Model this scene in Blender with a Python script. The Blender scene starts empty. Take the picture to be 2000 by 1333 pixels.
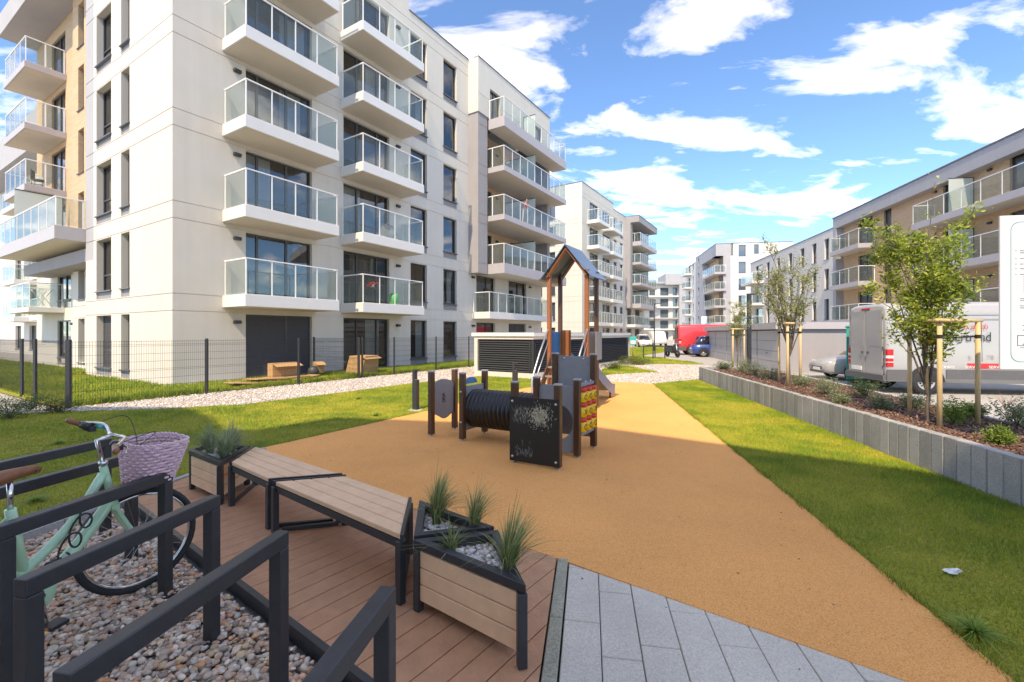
import bpy, bmesh, math, random
import numpy as np
from mathutils import Vector, Matrix, noise as mnoise
random.seed(7); rng = np.random.default_rng(7)
scene = bpy.context.scene
COL = scene.collection
R = math.radians
# ------------------------------------------------------------------ camera
F, H, CX, CY = 889.0, 1.7, 1000.0, 652.0        # focal length, eye height, principal column, horizon row of the 2000 px photograph
cam = bpy.data.cameras.new('camera'); camo = bpy.data.objects.new('camera', cam); COL.objects.link(camo)
camo.location = (0, 0, H); camo.rotation_euler = (R(90), 0, 0)
cam.sensor_width = 36; cam.lens = F*36/2000; cam.shift_y = (CY-666.5)/2000
cam.clip_start = 0.05; cam.clip_end = 2000
scene.camera = camo
# ------------------------------------------------------------------ sky, sun, exposure
SUN_EL, SUN_AZ = 50.0, 20.0                      # sunlight travels towards (sin az, cos az)
world = bpy.data.worlds.new('World'); scene.world = world; world.use_nodes = True
nt = world.node_tree; nt.nodes.clear()
def N(t, typ, **kw):
    n = t.nodes.new(typ)
    for k, v in kw.items():
        if k in n.inputs: n.inputs[k].default_value = v
        else: setattr(n, k, v)
    return n
sky = N(nt, 'ShaderNodeTexSky', sky_type='NISHITA', sun_disc=False)
sky.sun_elevation = R(SUN_EL); sky.sun_rotation = R(180+SUN_AZ)
sky.air_density = 1.0; sky.dust_density = 0.0; sky.ozone_density = 3.0; sky.altitude = 1500
tc = N(nt, 'ShaderNodeTexCoord')
sep = N(nt, 'ShaderNodeSeparateXYZ'); nt.links.new(tc.outputs['Generated'], sep.inputs[0])
mx = N(nt, 'ShaderNodeMath', operation='MAXIMUM'); mx.inputs[1].default_value = 0.0; nt.links.new(sep.outputs[2], mx.inputs[0])
ad = N(nt, 'ShaderNodeMath', operation='ADD'); ad.inputs[1].default_value = 0.16; nt.links.new(mx.outputs[0], ad.inputs[0])
dv = N(nt, 'ShaderNodeVectorMath', operation='DIVIDE'); nt.links.new(tc.outputs['Generated'], dv.inputs[0])
cmb = N(nt, 'ShaderNodeCombineXYZ')
for i in range(3): nt.links.new(ad.outputs[0], cmb.inputs[i])
nt.links.new(cmb.outputs[0], dv.inputs[1])
mp = N(nt, 'ShaderNodeMapping'); mp.inputs['Location'].default_value = (12.9, 6.3, 0); mp.inputs['Rotation'].default_value = (0, 0, R(-28)); mp.inputs['Scale'].default_value = (0.62, 1.1, 0.0)
nt.links.new(dv.outputs[0], mp.inputs[0])
nz = N(nt, 'ShaderNodeTexNoise', Scale=3.3, Detail=10.0, Roughness=0.57, Distortion=0.4); nt.links.new(mp.outputs[0], nz.inputs['Vector'])
cr = N(nt, 'ShaderNodeValToRGB'); cr.color_ramp.elements[0].position = 0.488; cr.color_ramp.elements[0].color = (0, 0, 0, 1)
cr.color_ramp.elements[1].position = 0.95; cr.color_ramp.elements[1].color = (0.82, 0.82, 0.82, 1)
nt.links.new(nz.outputs['Fac'], cr.inputs[0])
mixc = N(nt, 'ShaderNodeMixRGB'); mixc.inputs[2].default_value = (16.0, 15.6, 14.8, 1)
nt.links.new(cr.outputs[0], mixc.inputs[0]); tintn = N(nt, 'ShaderNodeMixRGB', blend_type='MULTIPLY'); tintn.inputs[0].default_value = 1.0; tintn.inputs[2].default_value = (0.47, 0.72, 1.02, 1)      # deep, clear-air blue
nt.links.new(sky.outputs[0], tintn.inputs[1]); nt.links.new(tintn.outputs[0], mixc.inputs[1])
bg = N(nt, 'ShaderNodeBackground', Strength=0.15); nt.links.new(mixc.outputs[0], bg.inputs[0])
wo = N(nt, 'ShaderNodeOutputWorld'); nt.links.new(bg.outputs[0], wo.inputs[0])
sun = bpy.data.lights.new('sun', 'SUN'); sun.energy = 2.0; sun.angle = R(0.53); sun.color = (1.0, 0.94, 0.85)
suno = bpy.data.objects.new('sun', sun); COL.objects.link(suno); suno.location = (0, 0, 40)
sd = Vector((math.sin(R(SUN_AZ))*math.cos(R(SUN_EL)), math.cos(R(SUN_AZ))*math.cos(R(SUN_EL)), -math.sin(R(SUN_EL))))
suno.rotation_euler = sd.to_track_quat('-Z', 'Y').to_euler()
scene.view_settings.view_transform = 'Standard'; scene.view_settings.look = 'None'
scene.view_settings.exposure = 1.47; scene.view_settings.gamma = 1.0
scene.view_settings.use_white_balance = True; scene.view_settings.white_balance_temperature = 9300; scene.view_settings.white_balance_tint = 10
scene.render.engine = 'CYCLES'
scene.cycles.max_bounces = 7; scene.cycles.transparent_max_bounces = 24; scene.cycles.caustics_reflective = False; scene.cycles.caustics_refractive = False

# ------------------------------------------------------------------ helpers
def G(px, py, z=0.0):
    Y = F*(H-z)/(py-CY); return Vector(((px-CX)/F*Y, Y, z))
ROOT = {}
def tag(o, label, cat, group=None, kind=None):
    if label: o['label'] = label
    if cat: o['category'] = cat
    if group: o['group'] = group
    if kind: o['kind'] = kind
    return o
def thing(name, loc, label, cat, group=None):
    o = bpy.data.objects.new(name, None); COL.objects.link(o); o.location = loc
    o.empty_display_size = 0.2
    ROOT[o.name] = Vector(loc); return tag(o, label, cat, group)
class MB:
    def __init__(s): s.v = []; s.f = []; s.m = []; s.sm = []
    def add(s, vs, fs, m=0, smooth=False):
        b = len(s.v); s.v += [tuple(v) for v in vs]
        for f in fs: s.f.append([b+i for i in f]); s.m.append(m); s.sm.append(smooth)
        return s
    def hexa(s, p, m=0):       # p: 8 points, bottom ring 0-3 (ccw from above), top ring 4-7
        return s.add(p, [(3,2,1,0),(4,5,6,7),(0,1,5,4),(1,2,6,5),(2,3,7,6),(3,0,4,7)], m)
    def box(s, x0, x1, y0, y1, z0, z1, m=0):
        return s.hexa([(x0,y0,z0),(x1,y0,z0),(x1,y1,z0),(x0,y1,z0),(x0,y0,z1),(x1,y0,z1),(x1,y1,z1),(x0,y1,z1)], m)
    def obox(s, c, ax, ay, az, m=0):   # centre and half-axis vectors
        c, ax, ay, az = Vector(c), Vector(ax), Vector(ay), Vector(az)
        return s.hexa([c-ax-ay-az, c+ax-ay-az, c+ax+ay-az, c-ax+ay-az, c-ax-ay+az, c+ax-ay+az, c+ax+ay+az, c-ax+ay+az], m)
    def bar(s, a, b, w, h, up=(0,0,1), m=0):  # rectangular bar from a to b
        a, b = Vector(a), Vector(b); d = (b-a); L = d.length; d = d/L
        sx = d.cross(Vector(up)); sx = sx.normalized() if sx.length > 1e-5 else Vector((1,0,0)); uz = sx.cross(d).normalized()
        return s.obox((a+b)/2, d*L/2, sx*w/2*-1, uz*h/2, m)
    def prism(s, poly, z0, z1, m=0, bev=0.0):
        n = len(poly); P = [Vector((p[0], p[1], 0)) for p in poly]
        ar = sum(P[i].x*P[(i+1)%n].y-P[(i+1)%n].x*P[i].y for i in range(n))
        if ar < 0: P.reverse()
        vs = [(p.x,p.y,z0) for p in P]+[(p.x,p.y,z1) for p in P]
        return s.add(vs, [tuple(range(n-1,-1,-1)), tuple(range(n,2*n))]+[(i,(i+1)%n,n+(i+1)%n,n+i) for i in range(n)], m)
    def tube(s, pts, rad, n=8, m=0, caps=True, closed=False):
        pts = [Vector(p) for p in pts]; k = len(pts)
        if not hasattr(rad, '__len__'): rad = [rad]*k
        vs = []; prev = None
        for i, p in enumerate(pts):
            if closed: t = pts[(i+1)%k]-pts[i-1]
            else: t = pts[min(i+1,k-1)]-pts[max(i-1,0)]
            t.normalize()
            if prev is None:
                u = t.cross(Vector((0,0,1)) if abs(t.z) < 0.9 else Vector((1,0,0))).normalized()
            else:
                u = prev - t*prev.dot(t); u = u.normalized() if u.length > 1e-6 else t.orthogonal().normalized()
            prev = u; w = t.cross(u)
            for j in range(n):
                a = 2*math.pi*j/n; vs.append(p+(u*math.cos(a)+w*math.sin(a))*rad[i])
        fs = []
        for i in range(k if closed else k-1):
            i2 = (i+1)%k
            for j in range(n):
                fs.append((i*n+j, i*n+(j+1)%n, i2*n+(j+1)%n, i2*n+j))
        if caps and not closed: fs += [tuple(range(n-1,-1,-1)), tuple((k-1)*n+j for j in range(n))]
        return s.add(vs, fs, m, True)
    def lathe(s, o, axis, prof, n=24, m=0):   # prof: (radius, distance along axis)
        o = Vector(o); ax = Vector(axis).normalized(); u = ax.orthogonal().normalized(); w = ax.cross(u)
        vs = []; k = len(prof)
        for r, d in prof:
            for j in range(n):
                a = 2*math.pi*j/n; vs.append(o+ax*d+(u*math.cos(a)+w*math.sin(a))*r)
        fs = [(i*n+j, i*n+(j+1)%n, (i+1)*n+(j+1)%n, (i+1)*n+j) for i in range(k-1) for j in range(n)]
        return s.add(vs, fs, m, True)
    def disc(s, o, axis, r, n=24, m=0):
        o = Vector(o); ax = Vector(axis).normalized(); u = ax.orthogonal().normalized(); w = ax.cross(u)
        return s.add([o+(u*math.cos(2*math.pi*j/n)+w*math.sin(2*math.pi*j/n))*r for j in range(n)], [tuple(range(n))], m)
    def ball(s, c, rx, ry=None, rz=None, n=10, k=6, m=0):
        ry = ry or rx; rz = rz or rx; vs = [(c[0],c[1],c[2]-rz)]
        for i in range(1,k):
            t = math.pi*i/k
            for j in range(n):
                a = 2*math.pi*j/n; vs.append((c[0]+rx*math.sin(t)*math.cos(a), c[1]+ry*math.sin(t)*math.sin(a), c[2]-rz*math.cos(t)))
        vs.append((c[0],c[1],c[2]+rz)); fs = [(0,1+(j+1)%n,1+j) for j in range(n)]
        for i in range(k-2):
            for j in range(n): fs.append((1+i*n+j,1+i*n+(j+1)%n,1+(i+1)*n+(j+1)%n,1+(i+1)*n+j))
        L = len(vs)-1; b = 1+(k-2)*n
        fs += [(b+j,b+(j+1)%n,L) for j in range(n)]
        return s.add(vs, fs, m, True)
    def build(s, name, mat, parent=None, bevel=0.0, kind=None, label=None, root=None, seg=1):
        me = bpy.data.meshes.new(name)
        ro = Vector((0,0,0))
        if parent is not None: ro = ROOT[parent.name]
        elif root is not None: ro = Vector(root)
        me.from_pydata([tuple(Vector(v)-ro) for v in s.v], [], s.f)
        mats = mat if isinstance(mat, (list, tuple)) else [mat]
        for x in mats: me.materials.append(x)
        me.polygons.foreach_set('material_index', s.m); me.polygons.foreach_set('use_smooth', s.sm)
        me.update()
        o = bpy.data.objects.new(name, me); COL.objects.link(o)
        if parent is not None: o.parent = parent; ROOT[o.name] = ro
        else: o.location = ro; ROOT[o.name] = ro
        if bevel > 0:
            b = o.modifiers.new('bevel', 'BEVEL'); b.width = bevel; b.segments = seg; b.limit_method = 'ANGLE'; b.angle_limit = R(40)
        if kind: o['kind'] = kind
        if label: o['label'] = label
        return o
def fast_mesh(name, V, Tri, mat, parent=None, col=None, smooth=False, kind=None, ro=(0,0,0)):
    me = bpy.data.meshes.new(name)
    if parent is not None: ro = ROOT[parent.name]
    V = np.asarray(V, np.float32)-np.asarray(ro, np.float32); Tri = np.asarray(Tri, np.int32)
    me.vertices.add(len(V)); me.vertices.foreach_set('co', V.ravel())
    k = Tri.shape[1]
    me.loops.add(Tri.size); me.loops.foreach_set('vertex_index', Tri.ravel())
    me.polygons.add(len(Tri)); me.polygons.foreach_set('loop_start', np.arange(0, Tri.size, k, dtype=np.int32))
    me.polygons.foreach_set('loop_total', np.full(len(Tri), k, np.int32))
    me.polygons.foreach_set('use_smooth', np.full(len(Tri), smooth, bool))
    me.materials.append(mat)
    if col is not None:
        at = me.color_attributes.new('tint', 'FLOAT_COLOR', 'POINT')
        c = np.ones((len(V), 4), np.float32); c[:, :3] = col; at.data.foreach_set('color', c.ravel())
    me.update(calc_edges=True); me.validate()
    o = bpy.data.objects.new(name, me); COL.objects.link(o)
    if parent is not None: o.parent = parent; ROOT[o.name] = ROOT[parent.name]
    else: o.location = ro; ROOT[o.name] = Vector(ro)
    if kind: o['kind'] = kind
    return o
def clone(root, loc=None, label=None, rotz=None):
    r = root.copy(); COL.objects.link(r); ROOT[r.name] = Vector(loc if loc is not None else root.location)
    if loc is not None: r.location = loc
    if rotz is not None: r.rotation_euler = (0, 0, rotz)
    if label: r['label'] = label
    for ch in list(root.children):
        c = ch.copy(); COL.objects.link(c); c.parent = r
        for g in list(ch.children):
            d = g.copy(); COL.objects.link(d); d.parent = c
    return r

# ------------------------------------------------------------------ materials
def mat(name, col, rough=0.6, metal=0.0, var=0.08, scale=6.0, bump=0.0, bscale=60.0, spec=0.5, detail=4.0, attr=False, stretch=None, ior=None, trans=0.0, coat=0.0, alpha=None):
    m = bpy.data.materials.new(name); m.use_nodes = True; t = m.node_tree; p = t.nodes['Principled BSDF']
    p.inputs['Roughness'].default_value = rough; p.inputs['Metallic'].default_value = metal; p.inputs['Specular IOR Level'].default_value = spec
    if coat: p.inputs['Coat Weight'].default_value = coat; p.inputs['Coat Roughness'].default_value = 0.08
    if ior: p.inputs['IOR'].default_value = ior
    co = N(t, 'ShaderNodeTexCoord'); vec = co.outputs['Object']
    if stretch:
        mm = N(t, 'ShaderNodeMapping'); mm.inputs['Scale'].default_value = stretch; t.links.new(vec, mm.inputs[0]); vec = mm.outputs[0]
    n = N(t, 'ShaderNodeTexNoise', Scale=scale, Detail=detail, Roughness=0.6); t.links.new(vec, n.inputs['Vector'])
    r = N(t, 'ShaderNodeMapRange'); r.inputs[1].default_value = 0.25; r.inputs[2].default_value = 0.75; r.inputs[3].default_value = 1-var; r.inputs[4].default_value = 1+var
    t.links.new(n.outputs['Fac'], r.inputs[0])
    mu = N(t, 'ShaderNodeVectorMath', operation='SCALE')
    if attr:
        at = N(t, 'ShaderNodeAttribute'); at.attribute_name = 'tint'; t.links.new(at.outputs['Color'], mu.inputs[0])
    else: mu.inputs[0].default_value = col
    t.links.new(r.outputs[0], mu.inputs['Scale']); t.links.new(mu.outputs[0], p.inputs['Base Color'])
    if bump:
        n2 = N(t, 'ShaderNodeTexNoise', Scale=bscale, Detail=3.0); t.links.new(vec, n2.inputs['Vector'])
        b = N(t, 'ShaderNodeBump', Strength=bump, Distance=0.02); t.links.new(n2.outputs['Fac'], b.inputs['Height']); t.links.new(b.outputs[0], p.inputs['Normal'])
    return m
def glass_mat(name, tint, ior, diff=0.0, dcol=(0.7,0.8,0.78), rough=0.0, fmax=0.9):
    m = bpy.data.materials.new(name); m.use_nodes = True; t = m.node_tree; t.nodes.clear()
    o = N(t, 'ShaderNodeOutputMaterial'); tr = N(t, 'ShaderNodeBsdfTransparent'); tr.inputs[0].default_value = (*tint, 1)
    gl = N(t, 'ShaderNodeBsdfGlossy'); gl.inputs['Roughness'].default_value = rough
    lw = N(t, 'ShaderNodeLayerWeight'); lw.inputs[0].default_value = 0.5          # Schlick reflectance, the same from either side of the sheet
    pw = N(t, 'ShaderNodeMath', operation='POWER'); pw.inputs[1].default_value = 4.0; t.links.new(lw.outputs['Facing'], pw.inputs[0])
    f0 = ((ior-1)/(ior+1))**2
    fr = N(t, 'ShaderNodeMapRange'); fr.inputs[3].default_value = f0; fr.inputs[4].default_value = fmax; t.links.new(pw.outputs[0], fr.inputs[0])
    mx = N(t, 'ShaderNodeMixShader'); t.links.new(fr.outputs[0], mx.inputs[0])
    if diff:
        df = N(t, 'ShaderNodeBsdfDiffuse'); df.inputs[0].default_value = (*dcol, 1)
        tl = N(t, 'ShaderNodeBsdfTranslucent'); tl.inputs[0].default_value = (*dcol, 1)
        m0 = N(t, 'ShaderNodeMixShader'); m0.inputs[0].default_value = 0.5; t.links.new(df.outputs[0], m0.inputs[1]); t.links.new(tl.outputs[0], m0.inputs[2])
        m1 = N(t, 'ShaderNodeMixShader'); m1.inputs[0].default_value = diff; t.links.new(tr.outputs[0], m1.inputs[1]); t.links.new(m0.outputs[0], m1.inputs[2])
        t.links.new(m1.outputs[0], mx.inputs[1])
    else: t.links.new(tr.outputs[0], mx.inputs[1])
    t.links.new(gl.outputs[0], mx.inputs[2]); t.links.new(mx.outputs[0], o.inputs[0])
    return m
def plaster_mat(name, col, var=0.035):
    m = mat(name, col, 0.85, var=var, scale=0.9, bump=0.12, bscale=140, spec=0.2, detail=6)
    t = m.node_tree; p = t.nodes['Principled BSDF']; base = p.inputs['Base Color'].links[0].from_socket   # faint rain streaks
    co = N(t, 'ShaderNodeTexCoord'); mm = N(t, 'ShaderNodeMapping'); mm.inputs['Scale'].default_value = (2.2, 2.2, 0.12); t.links.new(co.outputs['Object'], mm.inputs[0])
    n = N(t, 'ShaderNodeTexNoise', Scale=1.6, Detail=5.0); t.links.new(mm.outputs[0], n.inputs['Vector'])
    r = N(t, 'ShaderNodeMapRange'); r.inputs[1].default_value = 0.35; r.inputs[2].default_value = 0.8; r.inputs[3].default_value = 1.0; r.inputs[4].default_value = 0.94
    t.links.new(n.outputs['Fac'], r.inputs[0])
    s = N(t, 'ShaderNodeVectorMath', operation='SCALE'); t.links.new(base, s.inputs[0]); t.links.new(r.outputs[0], s.inputs['Scale']); t.links.new(s.outputs[0], p.inputs['Base Color'])
    return m
def brick_mat(name, c1, c2, cm):
    m = bpy.data.materials.new(name); m.use_nodes = True; t = m.node_tree; p = t.nodes['Principled BSDF']; p.inputs['Roughness'].default_value = 0.85
    co = N(t, 'ShaderNodeTexCoord'); sp = N(t, 'ShaderNodeSeparateXYZ'); t.links.new(co.outputs['Object'], sp.inputs[0])
    a = N(t, 'ShaderNodeMath', operation='ADD'); t.links.new(sp.outputs[0], a.inputs[0]); t.links.new(sp.outputs[1], a.inputs[1])
    c = N(t, 'ShaderNodeCombineXYZ'); t.links.new(a.outputs[0], c.inputs[0]); t.links.new(sp.outputs[2], c.inputs[1])
    b = N(t, 'ShaderNodeTexBrick', Scale=1.0); b.inputs['Brick Width'].default_value = 0.25; b.inputs['Row Height'].default_value = 0.075; b.inputs['Mortar Size'].default_value = 0.008
    b.inputs['Color1'].default_value = (*c1, 1); b.inputs['Color2'].default_value = (*c2, 1); b.inputs['Mortar'].default_value = (*cm, 1)
    t.links.new(c.outputs[0], b.inputs['Vector']); t.links.new(b.outputs['Color'], p.inputs['Base Color'])
    bp = N(t, 'ShaderNodeBump', Strength=0.4, Distance=0.01); bp.invert = True; t.links.new(b.outputs['Fac'], bp.inputs['Height']); t.links.new(bp.outputs[0], p.inputs['Normal'])
    return m
M = {}
M['plaster'] = plaster_mat('white_plaster', (0.645, 0.605, 0.55))
M['plaster_cool'] = plaster_mat('cool_white_plaster', (0.64, 0.63, 0.615))
M['grey_clad'] = plaster_mat('grey_render', (0.34, 0.325, 0.335), 0.05)
M['grey_light'] = plaster_mat('pale_grey_render', (0.40, 0.40, 0.425), 0.05)
M['brick'] = brick_mat('tan_clinker', (0.62, 0.42, 0.265), (0.54, 0.345, 0.21), (0.52, 0.41, 0.30))
M['plaster_back'] = plaster_mat('bright_plaster', (0.8, 0.78, 0.75))
M['slab'] = mat('white_fascia', (0.70, 0.695, 0.685), 0.5, var=0.03, scale=2)
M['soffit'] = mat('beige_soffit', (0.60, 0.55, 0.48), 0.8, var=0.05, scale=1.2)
M['slab_grey'] = mat('grey_fascia', (0.42, 0.40, 0.42), 0.5, var=0.04, scale=2)
M['rail'] = mat('white_rail', (0.82, 0.82, 0.81), 0.35, var=0.02)
M['rail_glass'] = glass_mat('balcony_glass', (0.88, 0.92, 0.91), 1.45, 0.05, (0.74, 0.78, 0.75), fmax=0.5)
M['frost'] = glass_mat('frosted_glass', (0.8, 0.9, 0.88), 1.4, 0.72, (0.80, 0.86, 0.84))
M['frame'] = mat('anthracite_frame', (0.055, 0.058, 0.065), 0.42, var=0.06)
M['pane'] = glass_mat('window_glass', (0.55, 0.60, 0.62), 2.3)
M['pane_far'] = mat('far_window_glass', (0.05, 0.065, 0.08), 0.06, var=0.3, scale=0.4, ior=2.1)
M['apron'] = mat('grey_apron', (0.27, 0.265, 0.275), 0.7, var=0.05)
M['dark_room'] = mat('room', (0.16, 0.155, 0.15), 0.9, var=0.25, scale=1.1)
M['curtain'] = mat('curtain', (0.62, 0.60, 0.56), 0.9, var=0.22, scale=3.0, stretch=(5, 5, 0.1))
M['shutter'] = mat('shutter', (0.085, 0.085, 0.095), 0.8, var=0.05, spec=0.1)
M['coping'] = mat('metal_coping', (0.12, 0.125, 0.14), 0.45, var=0.05)
M['black_metal'] = mat('anthracite_steel', (0.034, 0.035, 0.039), 0.42, var=0.18, scale=14, bump=0.08, bscale=260)
M['fence'] = mat('fence_steel', (0.028, 0.030, 0.036), 0.5, var=0.1)
M['steel'] = mat('galvanised_steel', (0.55, 0.56, 0.57), 0.35, metal=0.8, var=0.1)
# ------------------------------------------------------------------ facade toolkit
class Fac:
    def __init__(s, o, d, off=0.0):
        s.d = Vector((d[0], d[1], 0)).normalized(); s.n = Vector((s.d.y, -s.d.x, 0)); s.o = Vector((o[0], o[1], 0))+s.n*off
    def p(s, u, z, out=0.0): return s.o+s.d*u+s.n*out+Vector((0, 0, z))
    def hit(s, px, py=None):    # where the photograph's column px meets this facade
        r = Vector(((px-CX)/F, 1.0)); det = -s.d.x*r.y+r.x*s.d.y
        u = (s.o.x*r.y-r.x*s.o.y)/det
        return u
def fbox(mb, f, u0, u1, z0, z1, o0, o1, m=0):
    if u1 < u0: u0, u1 = u1, u0
    return mb.hexa([f.p(u0,z0,o1), f.p(u1,z0,o1), f.p(u1,z0,o0), f.p(u0,z0,o0), f.p(u0,z1,o1), f.p(u1,z1,o1), f.p(u1,z1,o0), f.p(u0,z1,o0)], m)
def fwall(mb, f, u0, u1, z0, z1, ops=(), off=0.0, depth=0.22, grooves=(), m=0, gh=0.03):
    ops = [o for o in ops if o[1] > u0 and o[0] < u1 and o[3] > z0 and o[2] < z1]
    us = sorted(set([u0, u1]+[min(max(x, u0), u1) for o in ops for x in o[:2]]))
    gz = [g for g in grooves if z0+0.1 < g < z1-0.1]
    zs = sorted(set([z0, z1]+[min(max(x, z0), z1) for o in ops for x in o[2:4]]+[g for g in gz]+[g+gh for g in gz]))
    for i in range(len(us)-1):
        for j in range(len(zs)-1):
            a, b, c, d = us[i], us[i+1], zs[j], zs[j+1]
            if b-a < 1e-4 or d-c < 1e-4: continue
            mu, mz = (a+b)/2, (c+d)/2
            if any(o[0] < mu < o[1] and o[2] < mz < o[3] for o in ops): continue
            g = any(abs(c-x) < 1e-4 and abs(d-x-gh) < 1e-4 for x in gz)
            k = off-(0.022 if g else 0.0)
            mb.add([f.p(a,c,k), f.p(b,c,k), f.p(b,d,k), f.p(a,d,k)], [(0,1,2,3)], m)
            if g:
                mb.add([f.p(a,c,off), f.p(b,c,off), f.p(b,c,k), f.p(a,c,k)], [(0,1,2,3)], m)
                mb.add([f.p(a,d,k), f.p(b,d,k), f.p(b,d,off), f.p(a,d,off)], [(0,1,2,3)], m)
    for o in ops:
        a, b, c, d = max(o[0],u0), min(o[1],u1), max(o[2],z0), min(o[3],z1); k = off-(o[4] if len(o) > 4 else depth)
        sk_ = o[5] if len(o) > 5 else ''
        if 'l' not in sk_: mb.add([f.p(a,c,off), f.p(a,c,k), f.p(a,d,k), f.p(a,d,off)], [(0,1,2,3)], m)
        if 'r' not in sk_: mb.add([f.p(b,c,k), f.p(b,c,off), f.p(b,d,off), f.p(b,d,k)], [(0,1,2,3)], m)
        mb.add([f.p(a,d,k), f.p(b,d,k), f.p(b,d,off), f.p(a,d,off)], [(0,1,2,3)], m)
        mb.add([f.p(a,c,off), f.p(b,c,off), f.p(b,c,k), f.p(a,c,k)], [(0,1,2,3)], m)
CURT = random.Random(3)
def window(b, f, u0, u1, z0, z1, out, cuts=(), hcut=None, sill=True, apron=None, far=False, shutter=False, wt=0.06, name='window', sillout=0.06, off=0.0):
    """glazed unit in an opening whose wall face is at 'off'; out = plane of the frame"""
    fr = MB(); d0, d1 = out-0.05, out+0.02
    us = [u0]+list(cuts)+[u1]
    fbox(fr, f, u0, u1, z0, z0+wt, d0, d1); fbox(fr, f, u0, u1, z1-wt, z1, d0, d1)
    for i, u in enumerate(us):
        a = u if i == 0 else (u-wt if i == len(us)-1 else u-wt*0.75); c = u+wt if i == 0 else (u if i == len(us)-1 else u+wt*0.75)
        fbox(fr, f, a, c, z0+wt, z1-wt, d0, d1)
    if hcut:
        for i in range(len(us)-1): fbox(fr, f, us[i]+wt, us[i+1]-wt, hcut-0.035, hcut+0.035, d0, d1-0.004)
    w = fr.build(name, M['frame'], b)
    if shutter:
        n = int((z1-z0-2*wt)/0.10)
        sp = MB(); hh = (z1-z0-2*wt)/n
        for i in range(n): fbox(sp, f, u0+wt, u1-wt, z0+wt+i*hh+0.004, z0+wt+(i+1)*hh-0.004, d0-0.01, d1-0.012)
        sp.build('roller_shutter', M['shutter'], w)
        sp = MB(); fbox(sp, f, u0+.01, u1-.01, z0+.01, z1-.01, d0-0.06, d0-0.02); sp.build('shutter_backing', M['frame'], w)
    else:
        for i in range(len(us)-1):
            a, c = us[i]+wt*0.75, us[i+1]-wt*0.75
            g = MB(); g.add([f.p(a,z0+wt*0.5,out-0.02), f.p(c,z0+wt*0.5,out-0.02), f.p(c,z1-wt*0.5,out-0.02), f.p(a,z1-wt*0.5,out-0.02)], [(0,1,2,3)])
            g.build('pane', M['pane_far'] if far else M['pane'], w)
        if not far:
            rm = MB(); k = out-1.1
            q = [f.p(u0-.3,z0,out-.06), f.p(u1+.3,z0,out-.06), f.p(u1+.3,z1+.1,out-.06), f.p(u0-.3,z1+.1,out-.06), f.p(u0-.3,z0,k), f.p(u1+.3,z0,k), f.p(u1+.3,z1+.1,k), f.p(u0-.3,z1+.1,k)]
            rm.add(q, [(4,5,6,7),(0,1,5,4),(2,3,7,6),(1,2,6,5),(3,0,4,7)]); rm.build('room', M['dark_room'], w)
            if CURT.random() < 0.55:
                cu = MB(); W = u1-u0; a = u0+0.04 if CURT.random() < .5 else u0+W*0.55; c = a+W*CURT.uniform(.25, .42); n = 14
                pts = [f.p(a+(c-a)*i/n, 0, out-0.17-0.03*(i % 2)) for i in range(n+1)]
                cu.add([p+Vector((0,0,z0+.02)) for p in pts]+[p+Vector((0,0,z1)) for p in pts], [(i,i+1,n+2+i,n+1+i) for i in range(n)], 0, True); cu.build('curtain', M['curtain'], w)
    if sill:
        s = MB(); fbox(s, f, u0-0.05, u1+0.05, z0-0.045, z0-0.003, out-0.04, off+sillout); s.build('sill', M['coping'], w)
    if apron:
        s = MB(); fbox(s, f, u0+0.002, u1-0.002, apron, z0-0.048, out-0.05, off-0.05); s.build('apron_panel', M['apron'], w)
    return w
def balcony(b, f, u0, u1, p0, p1, z, th=0.43, fascia='slab', rail_h=1.25, sides='lr', step=0.95, skirt=0.0, glass='rail_glass', name='balcony', railm='rail'):
    """slab between out=p0 (wall) and out=p1 with glazed railing, floor level z"""
    s = MB(); fbox(s, f, u0, u1, z-th, z, p0+0.003, p1); o = s.build(name, M[fascia], b, bevel=0.012)
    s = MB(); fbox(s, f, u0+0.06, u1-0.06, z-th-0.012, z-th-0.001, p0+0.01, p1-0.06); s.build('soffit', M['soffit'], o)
    rl = MB(); e = 0.045; fbox(rl, f, u0+e, u1-e, z+rail_h-0.038, z+rail_h, p1-e-0.045, p1-e)
    if 'l' in sides: fbox(rl, f, u0+e, u0+e+0.045, z+rail_h-0.045, z+rail_h, p0+0.03, p1-e-0.047)
    if 'r' in sides: fbox(rl, f, u1-e-0.045, u1-e, z+rail_h-0.045, z+rail_h, p0+0.03, p1-e-0.047)
    rl.build('handrail', M[railm], o)
    n = max(2, round((u1-u0-2*e)/step)); du = (u1-u0-2*e-0.05)/n
    for i in range(n+1):
        m = MB(); u = u0+e+i*du; fbox(m, f, u+.006, u+0.044, z+0.001, z+rail_h-0.047, p1-e-0.04, p1-e-0.012); m.build('post', M[railm], o)
        if i < n:
            m = MB(); fbox(m, f, u+0.055, u+du-0.005, z+0.06, z+rail_h-0.06, p1-e-0.031, p1-e-0.02); m.build('glass_panel', M[glass], o)
    k = max(1, round((p1-p0-e)/1.0)); dp = (p1-p0-e-0.1)/k
    for sd, u in (('l', u0+e), ('r', u1-e)):
        if sd not in sides: continue
        a, c = (u+0.012, u+0.04) if sd == 'l' else (u-0.04, u-0.012)
        for i in range(k):
            q = p0+0.05+i*dp
            m = MB(); fbox(m, f, a, c, z+0.001, z+rail_h-0.047, q, q+0.05); m.build('post', M[railm], o)
            m = MB(); fbox(m, f, (a+c)/2-.005, (a+c)/2+.005, z+0.06, z+rail_h-0.06, q+0.06, q+dp-0.01); m.build('glass_panel', M[glass], o)
    return o
def lamp(b, f, u, z, off=0.0):
    m = MB(); fbox(m, f, u-0.13, u+0.13, z-0.06, z+0.06, off+0.003, off+0.13); m.build('wall_lamp', M['black_metal'], b, bevel=0.015)
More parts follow.
